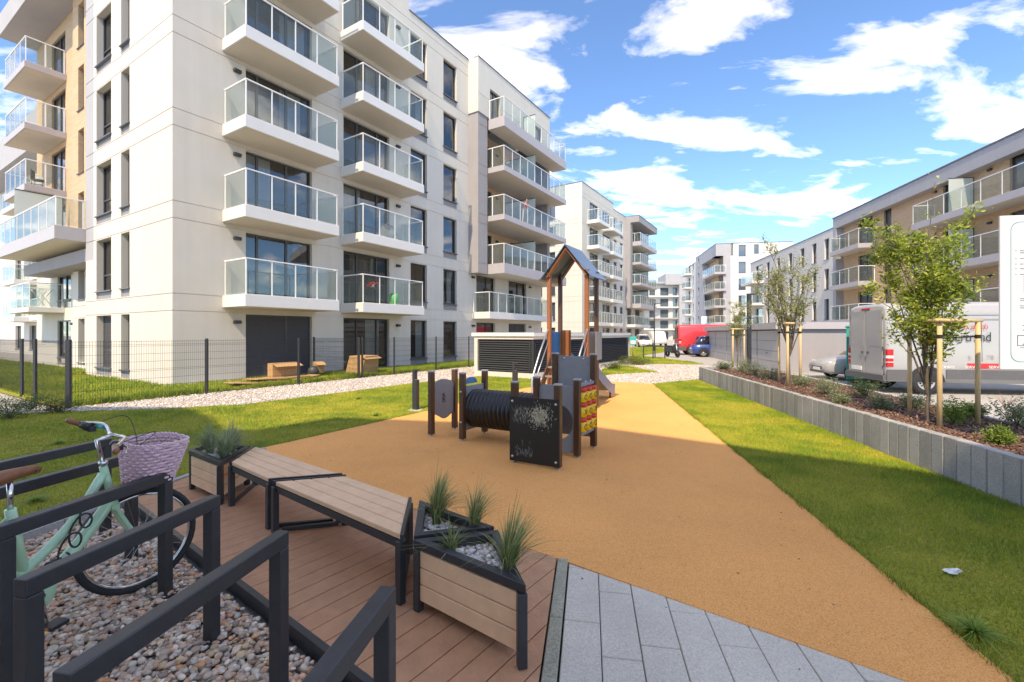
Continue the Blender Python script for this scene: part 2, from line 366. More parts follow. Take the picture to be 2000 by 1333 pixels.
def screen(b, f, u, z0, z1, o0, o1):
    m = MB(); fbox(m, f, u-0.008, u+0.008, z0, z1-0.07, o0+0.02, o1-0.03); o = m.build('frosted_divider', M['frost'], b)
    m = MB(); fbox(m, f, u-0.02, u+0.02, z1-0.068, z1-0.02, o0, o1-0.03); fbox(m, f, u-0.02, u+0.02, z0, z1-0.07, o0-0.02, o0+0.018); m.build('divider_frame', M['frame'], o)
FH = 3.06
B_AX = R(32.0); dR = (math.sin(B_AX), math.cos(B_AX)); dLr = (math.cos(B_AX), -math.sin(B_AX))   # dLr: the left facade read from left to right
GRV = [k*FH+g for k in range(7) for g in (2.45, 3.02)]
def apartment(C, label, detail=True, grey_top=False):
    """six storeys; C is the sharp corner on the ground; right facade runs along dR, left facade runs away to the left"""
    far = not detail
    b = thing('apartment_building', (C[0], C[1], 0), label, 'building')
    fr = Fac(C, dR)
    # --- right facade, flat part
    ops = []; doors = []; wins = []
    for k in range(6):
        z = k*FH
        doors.append((2.35, 5.08, z+0.02, z+2.42, k, 0)); doors.append((6.66, 9.40, z+0.02, z+2.42, k, 1))
        for (a, c) in ((10.89, 12.15), (13.54, 14.76)): wins.append((a, c, z+0.02, z+2.42, k))
    ops = [d[:4] for d in doors]+[w[:4] for w in wins]
    VB = 15.92; VE = 25.5
    for k in (0, 1):
        ops += [(16.75, 18.9, k*FH+0.02, k*FH+2.42), (20.6, 23.1, k*FH+0.02, k*FH+2.42)]
    w = MB()
    fwall(w, fr, 0, 10.75, -0.15, 19.5, ops, grooves=GRV)
    fwall(w, fr, 10.75, VB, -0.15, 18.8, ops, grooves=GRV)
    fwall(w, fr, VB, VE, -0.15, 5.47, ops, grooves=GRV)
    w.add([fr.p(10.75,18.8,0), fr.p(10.75,19.5,0), fr.p(10.75,19.5,-14), fr.p(10.75,18.8,-14)], [(0,1,2,3)])
    w.add([fr.p(0,19.48,-.3), fr.p(10.75,19.48,-.3), fr.p(10.75,19.48,-14), fr.p(0,19.48,-14)], [(0,1,2,3)])
    w.add([fr.p(10.7,18.78,-.3), fr.p(VE,18.78,-.3), fr.p(VE,18.78,-14), fr.p(10.7,18.78,-14)], [(0,1,2,3)])
    w.add([fr.p(VE,-.15,0), fr.p(VE,-.15,-14), fr.p(VE,18.8,-14), fr.p(VE,18.8,0)], [(0,1,2,3)])
    for (a, c, z0, z1, k, q) in doors:
        cut = (a+0.50, a+1.68) if q == 0 else (a+0.85, a+2.05)
        if k == 0 and q == 1:
            window(b, fr, a, c-0.0, z0, z1, -0.17, cut, sill=False, far=far)
        else:
            window(b, fr, a, c, z0, z1, -0.17, cut if not (k == 0) else (a+1.68,), sill=False, far=far, shutter=(k == 0 and q == 0), name='patio_door')
    for (a, c, z0, z1, k) in wins:
        window(b, fr, a, c, z0+0.36, z1, -0.16, (), sill=True, apron=z0, far=far)
    for (a, c, z0, z1) in ops[len(doors)+len(wins):]:
        window(b, fr, a, c, z0, z1, -0.17, ((a+c)/2+.2,), sill=False, far=far, shutter=(z0 < 1 and a > 20), name='patio_door')
    for k in range(1, 6):
        balcony(b, fr, 1.53, 5.29, 0.0, 1.52, k*FH, step=0.93)
        balcony(b, fr, 6.5, 10.33, 0.0, 1.5, k*FH, step=0.93)
    for k in range(6):
        if detail: lamp(b, fr, 2.02, k*FH+2.12); lamp(b, fr, 9.95, k*FH+2.12)
    # --- projecting volume with stacked loggias
    V = 0.754; fv = Fac(C, dR, V); gm = M['grey_clad']; g0 = 5.47; gt = 15.4 if not grey_top else 18.8
    g = MB()
    fwall(g, fv, VB, 16.91, g0, gt, grooves=GRV)                              # front pier
    g.add([fr.p(VB,g0,0), fr.p(VB,g0,V), fr.p(VB,gt,V), fr.p(VB,gt,0)], [(0,1,2,3)])   # side facing the corner
    g.add([fr.p(VB,g0,0), fr.p(VE,g0,0), fr.p(VE,g0,V), fr.p(VB,g0,V)], [(0,1,2,3)])   # underside
    fwall(g, fv, 25.1, VE, g0, gt, grooves=())
    g.add([fr.p(25.1,g0,V), fr.p(25.1,g0,-1.0), fr.p(25.1,gt,-1.0), fr.p(25.1,gt,V)], [(3,2,1,0)])
    g.add([fr.p(16.91,g0,V), fr.p(16.91,g0,-.8), fr.p(16.91,gt,-.8), fr.p(16.91,gt,V)], [(0,1,2,3)])
    g.add([fr.p(VE,g0,-3), fr.p(VE,g0,V), fr.p(VE,gt,V), fr.p(VE,gt,-3)], [(3,2,1,0)])
    if not grey_top:
        m = MB(); fbox(m, fv, VB-0.03, 17.0, gt-0.04, gt+0.03, -0.75, 0.03); m.build('coping', M['coping'], b)
    g.build('cladding', gm, b)
    br = MB(); lops = []
    for k in ((2, 3, 4, 5) if grey_top else (2, 3, 4)):
        lops += [(17.3, 19.6, k*FH+.02, k*FH+2.42), (22.1, 24.3, k*FH+.02, k*FH+2.42)]
    LB = -0.78; fl = Fac(C, dR, LB)
    fwall(br, fl, 16.91, 25.1, g0, gt if grey_top else 15.3, lops, depth=0.12)
    br.build('loggia_wall', M['brick'] if not grey_top else M['plaster'], b)
    for (a, c, z0, z1) in lops: window(b, fl, a, c, z0, z1, -0.08, ((a+c)/2+.15,), sill=False, far=far, name='patio_door')
    for k in (2, 3, 4): lamp(b, fl, 20.2, k*FH+2.15)
    if not grey_top:      # white top storey
        tops = [(17.2, 18.4, 5*FH+.02, 5*FH+2.1), (22.6, 24.2, 5*FH+.02, 5*FH+2.1)]
        fwall(w, fv, VB, VE, 15.4, 18.8, tops, grooves=[16.6])
        w.add([fr.p(VB,15.4,0), fr.p(VB,15.4,V), fr.p(VB,18.8,V), fr.p(VB,18.8,0)], [(0,1,2,3)])
        w.add([fr.p(VE,15.4,-3), fr.p(VE,15.4,V), fr.p(VE,18.8,V), fr.p(VE,18.8,-3)], [(3,2,1,0)])
        for (a, c, z0, z1) in tops: window(b, fv, a, c, z0, z1, -0.16, ((a+c)/2,), sill=False, far=far, name='patio_door')
    else:
        m = MB(); fbox(m, fr, VB+.01, VE+.6, 17.9, 18.78, -0.5, V+1.25); m.build('roof_canopy', gm, b)
    for k in (2, 3, 4, 5):
        thick = 0.65 if k in (2, 5) else 0.36
        balcony(b, fr, 17.0, 26.0, LB if k < 5 or grey_top else V, V+1.22, k*FH, th=thick, fascia='slab_grey', step=1.0)
        top = (k+1)*FH-0.42
        screen(b, fr, 21.4, k*FH+0.02, k*FH+2.15 if k < 5 else k*FH+1.95, LB+.02 if k < 5 else V+0.02, V+1.0)
    balcony(b, fr, 16.3, 20.4, 0.0, 1.35, FH, step=0.95); balcony(b, fr, 20.45, 25.4, 0.0, 1.1, FH, th=0.40, step=0.95, fascia='slab')
    for k in (0, 1): lamp(b, fr, 16.35, k*FH+2.2); lamp(b, fr, 23.6, k*FH+2.2)
    # --- left facade: sharp corner back to the recess
    D = 30.0; d = Vector((dLr[0], dLr[1], 0)); O = Vector((C[0], C[1], 0))-d*D; fl0 = Fac((O.x, O.y), dLr)     # u = D at the corner
    U = lambda x: D-x
    lw = []
    for k in range(6):
        lw.append((U(4.3), U(3.5), k*FH+.02, k*FH+2.42, .30)); lw.append((U(6.86), U(5.28), k*FH+.02, k*FH+2.42, .30))
    top = 19.5
    fwall(w, fl0, U(7.18), D, -0.15, top, lw, grooves=GRV); fwall(w, fl0, U(8.08), U(7.18), -0.15, 4.75, (), grooves=GRV)
    for i, o in enumerate(lw):
        k = i//2; window(b, fl0, o[0], o[1], o[2]+.33, o[3], -0.24, (), hcut=o[2]+1.0 if i % 2 else None, sill=True, apron=o[2], far=far, shutter=(k == 0))
    s = MB(); fwall(s, fl0, U(8.08), U(7.18), 4.75, top, grooves=GRV); s.build('pilaster', M['grey_light'], b)
    w.add([fl0.p(U(8.08),-.15,0), fl0.p(U(8.08),-.15,-.85), fl0.p(U(8.08),top,-.85), fl0.p(U(8.08),top,0)], [(3,2,1,0)])
    RC = -0.85; f2 = Fac((O.x, O.y), dLr, RC); f3 = Fac((O.x, O.y), dLr, RC-.25); EW = 20.4
    e0 = 13.15                                             # end of the recessed wall, beyond it the balcony bay
    bw = MB(); bo = [(U(12.35), U(11.55), k*FH+.3, k*FH+2.42, .25) for k in range(2, 6)]; bd3 = [(U(17.6), U(15.3), k*FH+.02, k*FH+2.4, .15) for k in range(2, 6)]
    fwall(bw, f2, U(e0), U(8.08), 4.9, 18.3, bo); fwall(bw, f3, U(EW), U(e0), 4.9, 18.3, bd3)
    bw.add([f2.p(U(e0),4.9,0), f2.p(U(e0),4.9,-.25), f2.p(U(e0),18.3,-.25), f2.p(U(e0),18.3,0)], [(3,2,1,0)])
    bw.add([f3.p(U(EW),4.9,0), f3.p(U(EW),4.9,-8), f3.p(U(EW),18.3,-8), f3.p(U(EW),18.3,0)], [(3,2,1,0)])
    bw.build('brick_wall', M['brick'], b)
    for o in bo: window(b, f2, o[0], o[1], o[2], o[3], -0.2, (), hcut=o[2]+.7, far=far)
    for o in bd3: window(b, f3, o[0], o[1], o[2], o[3], -0.1, ((o[0]+o[1])/2,), sill=False, far=far, name='patio_door')
    gf = MB(); go = [(U(12.35), U(11.45), k*FH+.3, k*FH+2.42, .35) for k in (0, 1)]; fwall(gf, f2, U(e0), U(8.08), -0.15, 4.9, go, grooves=GRV)
    go2 = [(U(16.6), U(14.4), k*FH+.02, k*FH+2.4, .15) for k in (0, 1)]; fwall(gf, f3, U(EW), U(e0), -0.15, 4.9, go2)
    gf.add([f2.p(U(e0),-.15,0), f2.p(U(e0),-.15,-.25), f2.p(U(e0),4.9,-.25), f2.p(U(e0),4.9,0)], [(3,2,1,0)]); gf.build('ground_floor_wall', M['plaster'], b)
    for o in go: window(b, f2, o[0], o[1], o[2], o[3], -0.28, (), far=far)
    for o in go2: window(b, f3, o[0], o[1], o[2]+.4, o[3], -0.1, ((o[0]+o[1])/2,), far=far)
    m = MB(); fbox(m, f2, U(EW+.1), U(8.09), 18.3, top-.02, -6, 1.25); m.build('roof_overhang', M['grey_light'], b)
    m = MB(); fbox(m, f2, U(17.5), U(8.09), 4.75, 5.3, -2.2, 0.84); m.build('overhang_beam', M['grey_clad'], b)
    for k in (3, 4, 5): balcony(b, f3, U(19.1), U(15.1), 0.0, 1.55, k*FH, th=0.33, fascia='slab_grey', step=1.1, sides='lr')
    balcony(b, f2, U(17.5), U(8.1), 0.0, 1.82, 2*FH, th=0.56, fascia='slab_grey', step=1.1, sides='r', rail_h=1.2)
    balcony(b, f3, U(19.2), U(15.4), 0.0, 1.35, FH, th=0.26, step=1.1)
    lamp(b, f3, U(14.0), FH+2.2); lamp(b, f3, U(14.0), 2.2)
    if detail: screen(b, f2, U(14.6), 2*FH+.02, 2*FH+2.6, 0.02, 1.75)
    w.build('plaster_wall', M['plaster'], b)
    c = MB(); fbox(c, fr, -0.03, 10.78, top, top+.07, -0.35, 0.035); fbox(c, fr, 10.79, VB, 18.8, 18.87, -0.35, 0.035)
    fbox(c, fv if not grey_top else fr, VB+.005, VE+.03+(0.6 if grey_top else 0), 18.8, 18.87, -0.35, .035+(V+1.25 if grey_top else 0)); fbox(c, fl0, U(8.1), D-.36, top, top+.07, -0.35, 0.035)
    c.build('roof_coping', M['coping'], b)
    return b
C1 = (-11.16, 14.96)
apartment(C1, 'tall white plaster apartment block with stacked glass balconies behind the mesh fence')
apartment((8.2, 53.3), 'white apartment block with grey loggia tower, standing farther down the street', detail=False, grey_top=True)
# ------------------------------------------------------------------ street-side buildings
S_AX = R(9.6); dS = Vector((math.sin(S_AX), math.cos(S_AX), 0)); dT = Vector((dS.y, -dS.x, 0))
def coped(b, f, u0, u1, z, out=0.04, back=-0.4):
    m = MB(); fbox(m, f, u0, u1, z, z+0.09, back, out); m.build('roof_coping', M['coping'], b)
# tan brick block along the parking
PB = Vector((29.8, 39.5, 0)); fB = Fac((PB.x, PB.y), (-dS.x, -dS.y)); O_ = -0.15
b = thing('apartment_building', (PB.x, PB.y, 0), 'four-storey tan brick block with a grey roof band and long balconies, behind the silver van', 'building')
u0, u1 = fB.hit(1641), fB.hit(2150); rz = 12.25
ops = []; 
def hz(k): return k*FH+O_
cols = [(fB.hit(1676), fB.hit(1704), 'd'), (fB.hit(1726), fB.hit(1741), 'w'), (fB.hit(1842), fB.hit(1876), 'd'), (fB.hit(1972), fB.hit(2020), 'd'), (fB.hit(2050), fB.hit(2090), 'd')]
for k in range(4):
    for a, c, t in cols: ops.append((a, c, hz(k)+(.02 if t == 'd' else .15), hz(k)+2.35, .2))
w = MB(); fwall(w, fB, u0+.5, u1, -0.1, 11.3, ops); w.build('brick_wall', M['brick'], b)
for k in range(4):
    for a, c, t in cols: window(b, fB, a, c, hz(k)+(.02 if t == 'd' else .15), hz(k)+2.35, -.15, ((a+c)/2,) if t == 'd' else (), sill=(t == 'w'), far=True, name='patio_door' if t == 'd' else 'window')
m = MB(); fbox(m, fB, u0, u1, 11.3, rz, -12, 0.6); m.build('roof_band', M['grey_light'], b); coped(b, fB, u0-.03, u1, rz, 0.65)
m = MB(); fbox(m, fB, u0, u0+.5, -0.1, 11.29, -12, 0.6); m.build('corner_pier', M['grey_light'], b)
a, c = fB.hit(1652), fB.hit(1711)
for k in (1, 2, 3): balcony(b, fB, a, c, 0.0, 1.3, hz(k), th=0.38, fascia='slab_grey', step=1.3)
a = fB.hit(1826)
for k in (1, 2, 3):
    balcony(b, fB, a, u1-.5, 0.0, 1.4, hz(k), th=0.42, fascia='slab_grey', step=1.35)
    for px in (1902, 2075): screen(b, fB, fB.hit(px), hz(k)+.02, hz(k)+2.1, 0.02, 1.35)
for px in (1828, 1935): 
    for k in (1, 2, 3): lamp(b, fB, fB.hit(px), hz(k)+2.1)
# white block next to it
fW = Fac((PB.x, PB.y), (-dS.x, -dS.y), -1.0)
uW0, uW1 = fW.hit(1466), u0
pw = fW.p(uW0, 0); b = thing('apartment_building', pw, 'four-storey white block with upright narrow windows, above the grey garages', 'building')
ops = []; wcols = [(fW.hit(x0), fW.hit(x1)) for x0, x1 in ((1497,1503),(1517,1523),(1540,1547),(1563,1571),(1586,1594.5),(1610,1619),(1631,1639))]
dcol = (fW.hit(1476), fW.hit(1489))
for k in range(4):
    for a, c in wcols: ops.append((a, c, hz(k)+.2, hz(k)+2.3, .3))
    ops.append((dcol[0], dcol[1], hz(k)+.02, hz(k)+2.35, .25))
w = MB(); fwall(w, fW, uW0, uW1, -.1, 12.1, ops); w.add([fW.p(uW0,-.1,0), fW.p(uW0,-.1,-12), fW.p(uW0,12.1,-12), fW.p(uW0,12.1,0)], [(3,2,1,0)])
w.add([fW.p(uW0,12.05,0), fW.p(uW1,12.05,0), fW.p(uW1,12.05,-12), fW.p(uW0,12.05,-12)], [(0,1,2,3)]); w.build('plaster_wall', M['plaster_cool'], b)
for k in range(4):
    for a, c in wcols: window(b, fW, a, c, hz(k)+.2, hz(k)+2.3, -.22, (), far=True, hcut=hz(k)+.85)
    window(b, fW, dcol[0], dcol[1], hz(k)+.02, hz(k)+2.35, -.18, (), far=True, sill=False, name='patio_door')
for k in (1, 2, 3): balcony(b, fW, fW.hit(1468.5), fW.hit(1492), 0.0, 1.5, hz(k), th=0.35, step=1.5)
coped(b, fW, uW0-.03, uW1-.01, 12.1)
m = MB(); fbox(m, fW, uW0+14, uW0+19, 12.1, 12.75, -6, -2); m.build('roof_box', M['coping'], b)
m = MB(); fbox(m, fW, uW0+20, uW0+23, 12.1, 12.9, -5, -1.5); m.build('roof_light', M['pane_far'], b)
# grey cut-corner block farther on
Cw = Vector((37.3, 83.3, 0)); rz = 18.1
b = thing('apartment_building', Cw, 'grey block with a slanted cut-out loggia corner and a white end wall', 'building')
fl = Fac((Cw+dS*27).to_2d(), (-dS.x, -dS.y)); L = 27.0; ff = Fac(Cw.to_2d(), dT.to_2d())
w = MB(); nops = [(13.2, 14.2, k*FH+.5, k*FH+2.3, .25) for k in range(6)]
fwall(w, fl, 11, 16.5, -.1, rz, nops); 
w.add([fl.p(16.5,5.2,0), fl.p(20.0,5.2,-.0), fl.p(16.5,rz-2.2,0)], [(0,1,2)]); w.add([fl.p(16.5,5.2,0), fl.p(16.5,rz-2.2,0), fl.p(17.2,rz-2.2,-3), fl.p(20.2,5.2,-3)], [(3,2,1,0)])
fbox(w, fl, 16.5, L, rz-2.2, rz, -3.0, 0); fbox(w, ff, 0.0, 2.55, rz-2.2, rz-.01, -3.0, 0.003); fbox(w, ff, 1.3, 2.55, -.1, rz-2.2, -3, 0)
fbox(w, fl, 16.5, L, -.1, 2.4, -3.0, 0); fbox(w, fl, 16.5, L+.0, 2.4, 3.6, -3, 0.9)
w.build('grey_wall', M['grey_light'], b)
for o in nops: window(b, fl, o[0], o[1], o[2], o[3], -.2, (), far=True)
w = MB(); bo = [(21.0, 22.6, k*FH+.02, k*FH+2.3, .2) for k in range(1, 6)]+[(24.0, 25.5, k*FH+.02, k*FH+2.3, .2) for k in range(1, 6)]
fbk = Fac((Cw+dS*27+dT*1.8).to_2d(), (-dS.x, -dS.y)); fwall(w, fbk, 16.5, L, 3.6, rz-2.2, bo); w.add([ff.p(1.3,3.6,0), ff.p(1.3,3.6,-12), ff.p(1.3,rz-2.2,-12), ff.p(1.3,rz-2.2,0)], [(3,2,1,0)])
w.build('loggia_wall', M['brick'], b)
for o in bo: window(b, fbk, o[0], o[1], o[2], o[3], -.15, (), far=True, sill=False, name='patio_door')
for k in (1, 2, 3, 4): balcony(b, fl, 20.3+(k-1)*-.6, L+.4, -1.7, 0.35, k*FH+.7, th=.4, fascia='slab_grey', step=1.6)
w = MB(); wo_ = [(3.9, 5.1, k*FH+.5, k*FH+2.5, .2) for k in range(6)]+[(6.5, 7.3, k*FH+.9, k*FH+2.5, .2) for k in range(6)]
fwall(w, ff, 2.55, 13, -.1, rz, wo_); w.add([ff.p(2.55,rz-.02,0), ff.p(13,rz-.02,0), ff.p(13,rz-.02,-14), ff.p(2.55,rz-.02,-14)], [(0,1,2,3)]); fbox(w, ff, 7.6, 9.0, rz, rz+1.1, -6, -4.5); w.build('end_wall', M['plaster_cool'], b)
for o in wo_: window(b, ff, o[0], o[1], o[2], o[3], -.14, (), far=True)
w = MB(); po = [(4.0, 5.6, k*FH+.02, k*FH+2.3, .2) for k in range(6)]+[(8.0, 9.0, k*FH+.6, k*FH+2.3, .2) for k in range(6)]; fwall(w, fl, 0, 10.99, -.1, 17.2, po); w.build('plaster_wall', M['plaster_cool'], b)
for o in po: window(b, fl, o[0], o[1], o[2], o[3], -.14, (), far=True)
for k in range(1, 6): balcony(b, fl, 3.0, 7.2, 0, 1.4, k*FH, th=.35, step=1.5)
coped(b, fl, 11, L+.03, rz); coped(b, fl, 0, 10.98, 17.2); coped(b, ff, .36, 13, rz)
# pale block closing the street
t4 = 124.0; f4 = Fac(((268)/F*t4, t4+4), (0.995, -0.10)); b = thing('apartment_building', f4.p(0,0), 'pale block with wavy balcony bands closing the far end of the street', 'building')
w = MB(); o4 = [(a, a+w_, k*FH+.02, k*FH+2.3, .3) for k in range(5) for a, w_ in ((1.2, 1.6), (4.2, 2.2), (7.6, 1.2))]
fwall(w, f4, -6, 11, -.1, 15.6, o4); w.build('plaster_wall', M['plaster'], b)
for o in o4: window(b, f4, o[0], o[1], o[2], o[3], -.2, (), far=True, sill=False)
for k in range(1, 5):
    m = MB(); n = 12; top = []; 
    for i in range(n+1):
        u = -5+14.5*i/n; q = 1.6+.7*math.sin(u*.42+k*.5); top.append((u, q))
    for i in range(n):
        (a, qa), (c, qc) = top[i], top[i+1]
        m.hexa([f4.p(a,k*FH-.35,qa), f4.p(c,k*FH-.35,qc), f4.p(c,k*FH-.35,.005), f4.p(a,k*FH-.35,.005), f4.p(a,k*FH,qa), f4.p(c,k*FH,qc), f4.p(c,k*FH,.005), f4.p(a,k*FH,.005)])
    o = m.build('balcony', M['slab'] if k != 2 else M['slab_grey'], b)
    g = MB()
    for i in range(n):
        (a, qa), (c, qc) = top[i], top[i+1]; g.add([f4.p(a,k*FH+.05,qa-.05), f4.p(c,k*FH+.05,qc-.05), f4.p(c,k*FH+1.1,qc-.05), f4.p(a,k*FH+1.1,qa-.05)], [(0,1,2,3)])
    g.build('glass_panel', M['rail_glass'], o)
m = MB(); fbox(m, f4, -6, 5.5, 15.6, 16.1, -8, 1.2); fbox(m, f4, 5.2, 11, 15.2, 18.3, -8, 2.0); m.build('roof_band', M['grey_light'], b)
m = MB(); fbox(m, f4, 8.9, 11, -.1, 15.2, -8, 1.9); m.build('side_wall', M['grey_light'], b)
# block behind the fence garden on the left
fq = Fac((-62.0, 52.0), dLr); b = thing('apartment_building', fq.p(30,0), 'white block with a grey roof band standing across the garden behind the corner balconies', 'building')
w = MB(); uq0, uq1 = 14.0, 52.0; oq = [(a, a+1.9, k*FH+.3, k*FH+2.4, .25) for k in range(5) for a in (19.5, 24.0, 28.0, 32.5, 37.0, 41.0, 45.5)]
fwall(w, fq, uq0, uq1, -.1, 15.4, oq); w.build('plaster_wall', M['plaster'], b)
for o in oq: window(b, fq, o[0], o[1], o[2], o[3], -.18, ((o[0]+o[1])/2,), far=True)
m = MB(); fbox(m, fq, uq0, uq1, 15.4, 18.0, -8, 1.6); m.build('roof_band', M['grey_light'], b)
for k in range(1, 5):
    for a in (22.5, 31.0, 39.5): balcony(b, fq, a, a+4.0, 0, 1.4, k*FH, th=.38, step=1.3)
# block at the photographer's back: its roof line throws the shade over the foreground
HB = 16.0; _k = HB/math.tan(R(SUN_EL)); _sx, _sy = _k*math.sin(R(SUN_AZ)), _k*math.cos(R(SUN_AZ))
shade = [(-12.2,10.75),(-7.6,10.55),(-6.05,9.2),(-5.0,8.0),(-4.5,8.04),(-3.55,9.2),(1.55,8.26),(5.16,5.52),(8.2,3.3)]     # shade edge on the ground, from the photograph
roofpoly = [(x-_sx, y-_sy) for x, y in shade]; roofpoly += [(roofpoly[-1][0]-3.4, roofpoly[-1][1]-7), (roofpoly[0][0], roofpoly[0][1]-12.5)]
b = thing('apartment_building', (roofpoly[6][0]-3, roofpoly[6][1]-6, 0), 'white block at the back of the viewpoint, seen only as reflections in the windows', 'building')
w = MB(); wins = []
for i in range(len(roofpoly)):
    p, q = Vector(roofpoly[i]), Vector(roofpoly[(i+1) % len(roofpoly)]); L_ = (q-p).length
    f = Fac(q, (p-q)); o = []
    if L_ > 4 and i < 8:
        nn = int(L_/3.2)
        o = [((j+.5)*L_/nn-.6, (j+.5)*L_/nn+.6, k*FH+.3, k*FH+2.4, .25) for j in range(nn) for k in range(5) if j < 7]
        wins += [(f, x) for x in o]
    fwall(w, f, 0, L_, -.1, 16.0, o, grooves=())
w.add([(p[0],p[1],15.9) for p in reversed(roofpoly)], [tuple(range(len(roofpoly)))])
w.build('plaster_wall', M['plaster_back'], b)
for f, o in wins: window(b, f, o[0], o[1], o[2], o[3], -.2, (), far=True)
# ------------------------------------------------------------------ garages
M['garage'] = mat('garage_panel', (0.40, 0.40, 0.42), 0.5, var=0.04, scale=1.5); M['garage_light'] = mat('pale_garage_panel', (0.58, 0.58, 0.60), 0.5, var=0.04, scale=1.5)
def garage(P, d, L, n, mt, label, zt=2.2):
    f = Fac(P, d); b = thing('garage_row', f.p(0,0), label, 'garage'); w = MB(); 
    fbox(w, f, 0, L, -.1, 1.9, -5.5, -.06); w.build('wall', M['grey_clad'], b)
    m = MB(); fbox(m, f, -.15, L+.15, 1.9, zt, -5.6, .16); m.build('roof_fascia', M['slab_grey'], b)
    W = L/n
    for i in range(n):
        dd = MB(); fbox(dd, f, i*W+.05, (i+1)*W-.05, -.05, 1.84, -.058, -.03); dr = dd.build('door', M['frame'], b)
        for k in range(4):
            s = MB(); fbox(s, f, i*W+.06, (i+1)*W-.06, -.04+k*.47+.008, -.04+(k+1)*.47-.008, -.028, 0.0); s.build('door_panel', mt, dr)
        h = MB(); fbox(h, f, (i+.5)*W-.06, (i+.5)*W+.06, .78, .81, 0.001, .03); h.build('handle', M['black_metal'], dr)
    return b
garage((14.7, 34.4), (11.85-14.7, 20.2-34.4), 14.4, 5, M['garage'], 'low row of grey sectional garage doors with a flat roof')
garage((12.05, 20.3), (dT.x, dT.y), 7.6, 3, M['garage_light'], 'pale grey garage doors behind the silver car and van')
# ------------------------------------------------------------------ ground surfaces
av = Vector((0.8, -0.6, 0)); bv = Vector((0.6, 0.8, 0))
def surf(name, poly, z0, z1, m, kind='structure'):
    s = MB().prism(poly, z0, z1); return s.build(name, m, kind=kind)
def paver_mat():
    m = bpy.data.materials.new('small_concrete_pavers'); m.use_nodes = True; t = m.node_tree; p = t.nodes['Principled BSDF']; p.inputs['Roughness'].default_value = 0.85
    co = N(t, 'ShaderNodeTexCoord'); mm = N(t, 'ShaderNodeMapping'); mm.inputs['Rotation'].default_value = (0,0,S_AX); t.links.new(co.outputs['Object'], mm.inputs[0])
    b = N(t, 'ShaderNodeTexBrick', Scale=1.0); b.inputs['Brick Width'].default_value = .2; b.inputs['Row Height'].default_value = .1; b.inputs['Mortar Size'].default_value = .004
    b.inputs['Color1'].default_value = (.42,.40,.375,1); b.inputs['Color2'].default_value = (.37,.355,.335,1); b.inputs['Mortar'].default_value = (.30,.28,.26,1)
    t.links.new(mm.outputs[0], b.inputs['Vector'])
    n = N(t, 'ShaderNodeTexNoise', Scale=.6, Detail=6.0); t.links.new(co.outputs['Object'], n.inputs['Vector'])
    r = N(t, 'ShaderNodeMapRange'); r.inputs[3].default_value = .82; r.inputs[4].default_value = 1.18; t.links.new(n.outputs['Fac'], r.inputs[0])
    s = N(t, 'ShaderNodeVectorMath', operation='SCALE'); t.links.new(b.outputs['Color'], s.inputs[0]); t.links.new(r.outputs[0], s.inputs['Scale']); t.links.new(s.outputs[0], p.inputs['Base Color'])
    return m
M['pavers'] = paver_mat()
def speckle(name, c1, c2, c3, scale, big=0.5, rough=0.9, bump=0.3, bigv=0.07, sp=(0.35, 0.65)):
    m = bpy.data.materials.new(name); m.use_nodes = True; t = m.node_tree; p = t.nodes['Principled BSDF']; p.inputs['Roughness'].default_value = rough; p.inputs['Specular IOR Level'].default_value = 0.25
    co = N(t, 'ShaderNodeTexCoord'); n = N(t, 'ShaderNodeTexNoise', Scale=scale, Detail=2.0, Roughness=0.6); t.links.new(co.outputs['Object'], n.inputs['Vector'])
    cr = N(t, 'ShaderNodeValToRGB'); e = cr.color_ramp.elements; e[0].position = sp[0]; e[0].color = (*c1,1); e[1].position = sp[1]; e[1].color = (*c3,1); x = e.new((sp[0]+sp[1])/2); x.color = (*c2,1)
    t.links.new(n.outputs['Fac'], cr.inputs[0])
    n2 = N(t, 'ShaderNodeTexNoise', Scale=big, Detail=5.0, Roughness=0.62); t.links.new(co.outputs['Object'], n2.inputs['Vector'])
    r = N(t, 'ShaderNodeMapRange'); r.inputs[1].default_value = .3; r.inputs[2].default_value = .7; r.inputs[3].default_value = 1-bigv; r.inputs[4].default_value = 1+bigv; t.links.new(n2.outputs['Fac'], r.inputs[0])
    s = N(t, 'ShaderNodeVectorMath', operation='SCALE'); t.links.new(cr.outputs[0], s.inputs[0]); t.links.new(r.outputs[0], s.inputs['Scale']); t.links.new(s.outputs[0], p.inputs['Base Color'])
    b = N(t, 'ShaderNodeBump', Strength=bump, Distance=0.01); t.links.new(n.outputs['Fac'], b.inputs['Height']); t.links.new(b.outputs[0], p.inputs['Normal'])
    return m
M['rubber'] = speckle('ochre_rubber_granulate', (.68,.25,.062), (.92,.395,.125), (.95,.48,.185), 190, 0.35, 0.92, .45, .13)
M['soil'] = speckle('soil', (.05,.032,.02), (.085,.055,.035), (.13,.09,.06), 30, .8)
M['mulch'] = speckle('bark_mulch', (.055,.028,.018), (.12,.062,.04), (.19,.11,.075), 45, 1.2, .95, .8)
M['lawn'] = speckle('lawn_soil', (.17,.18,.02), (.26,.25,.03), (.36,.31,.06), 40, .6, .95, .6, .22)
M['gravel'] = speckle('pale_gravel', (.26,.22,.195), (.47,.415,.37), (.62,.56,.51), 38, .5, .9, .9, .08)
M['bed'] = speckle('pebble_base', (.06,.05,.045), (.14,.12,.10), (.22,.18,.16), 30, 1, .95, .6)
M['concrete'] = speckle('concrete', (.34,.33,.32), (.42,.41,.39), (.48,.47,.45), 90, 1.5, .85, .15, .08)
M['slabstone'] = speckle('grey_slab', (.49,.445,.375), (.60,.54,.455), (.67,.61,.52), 120, 1.1, .8, .12, .12)
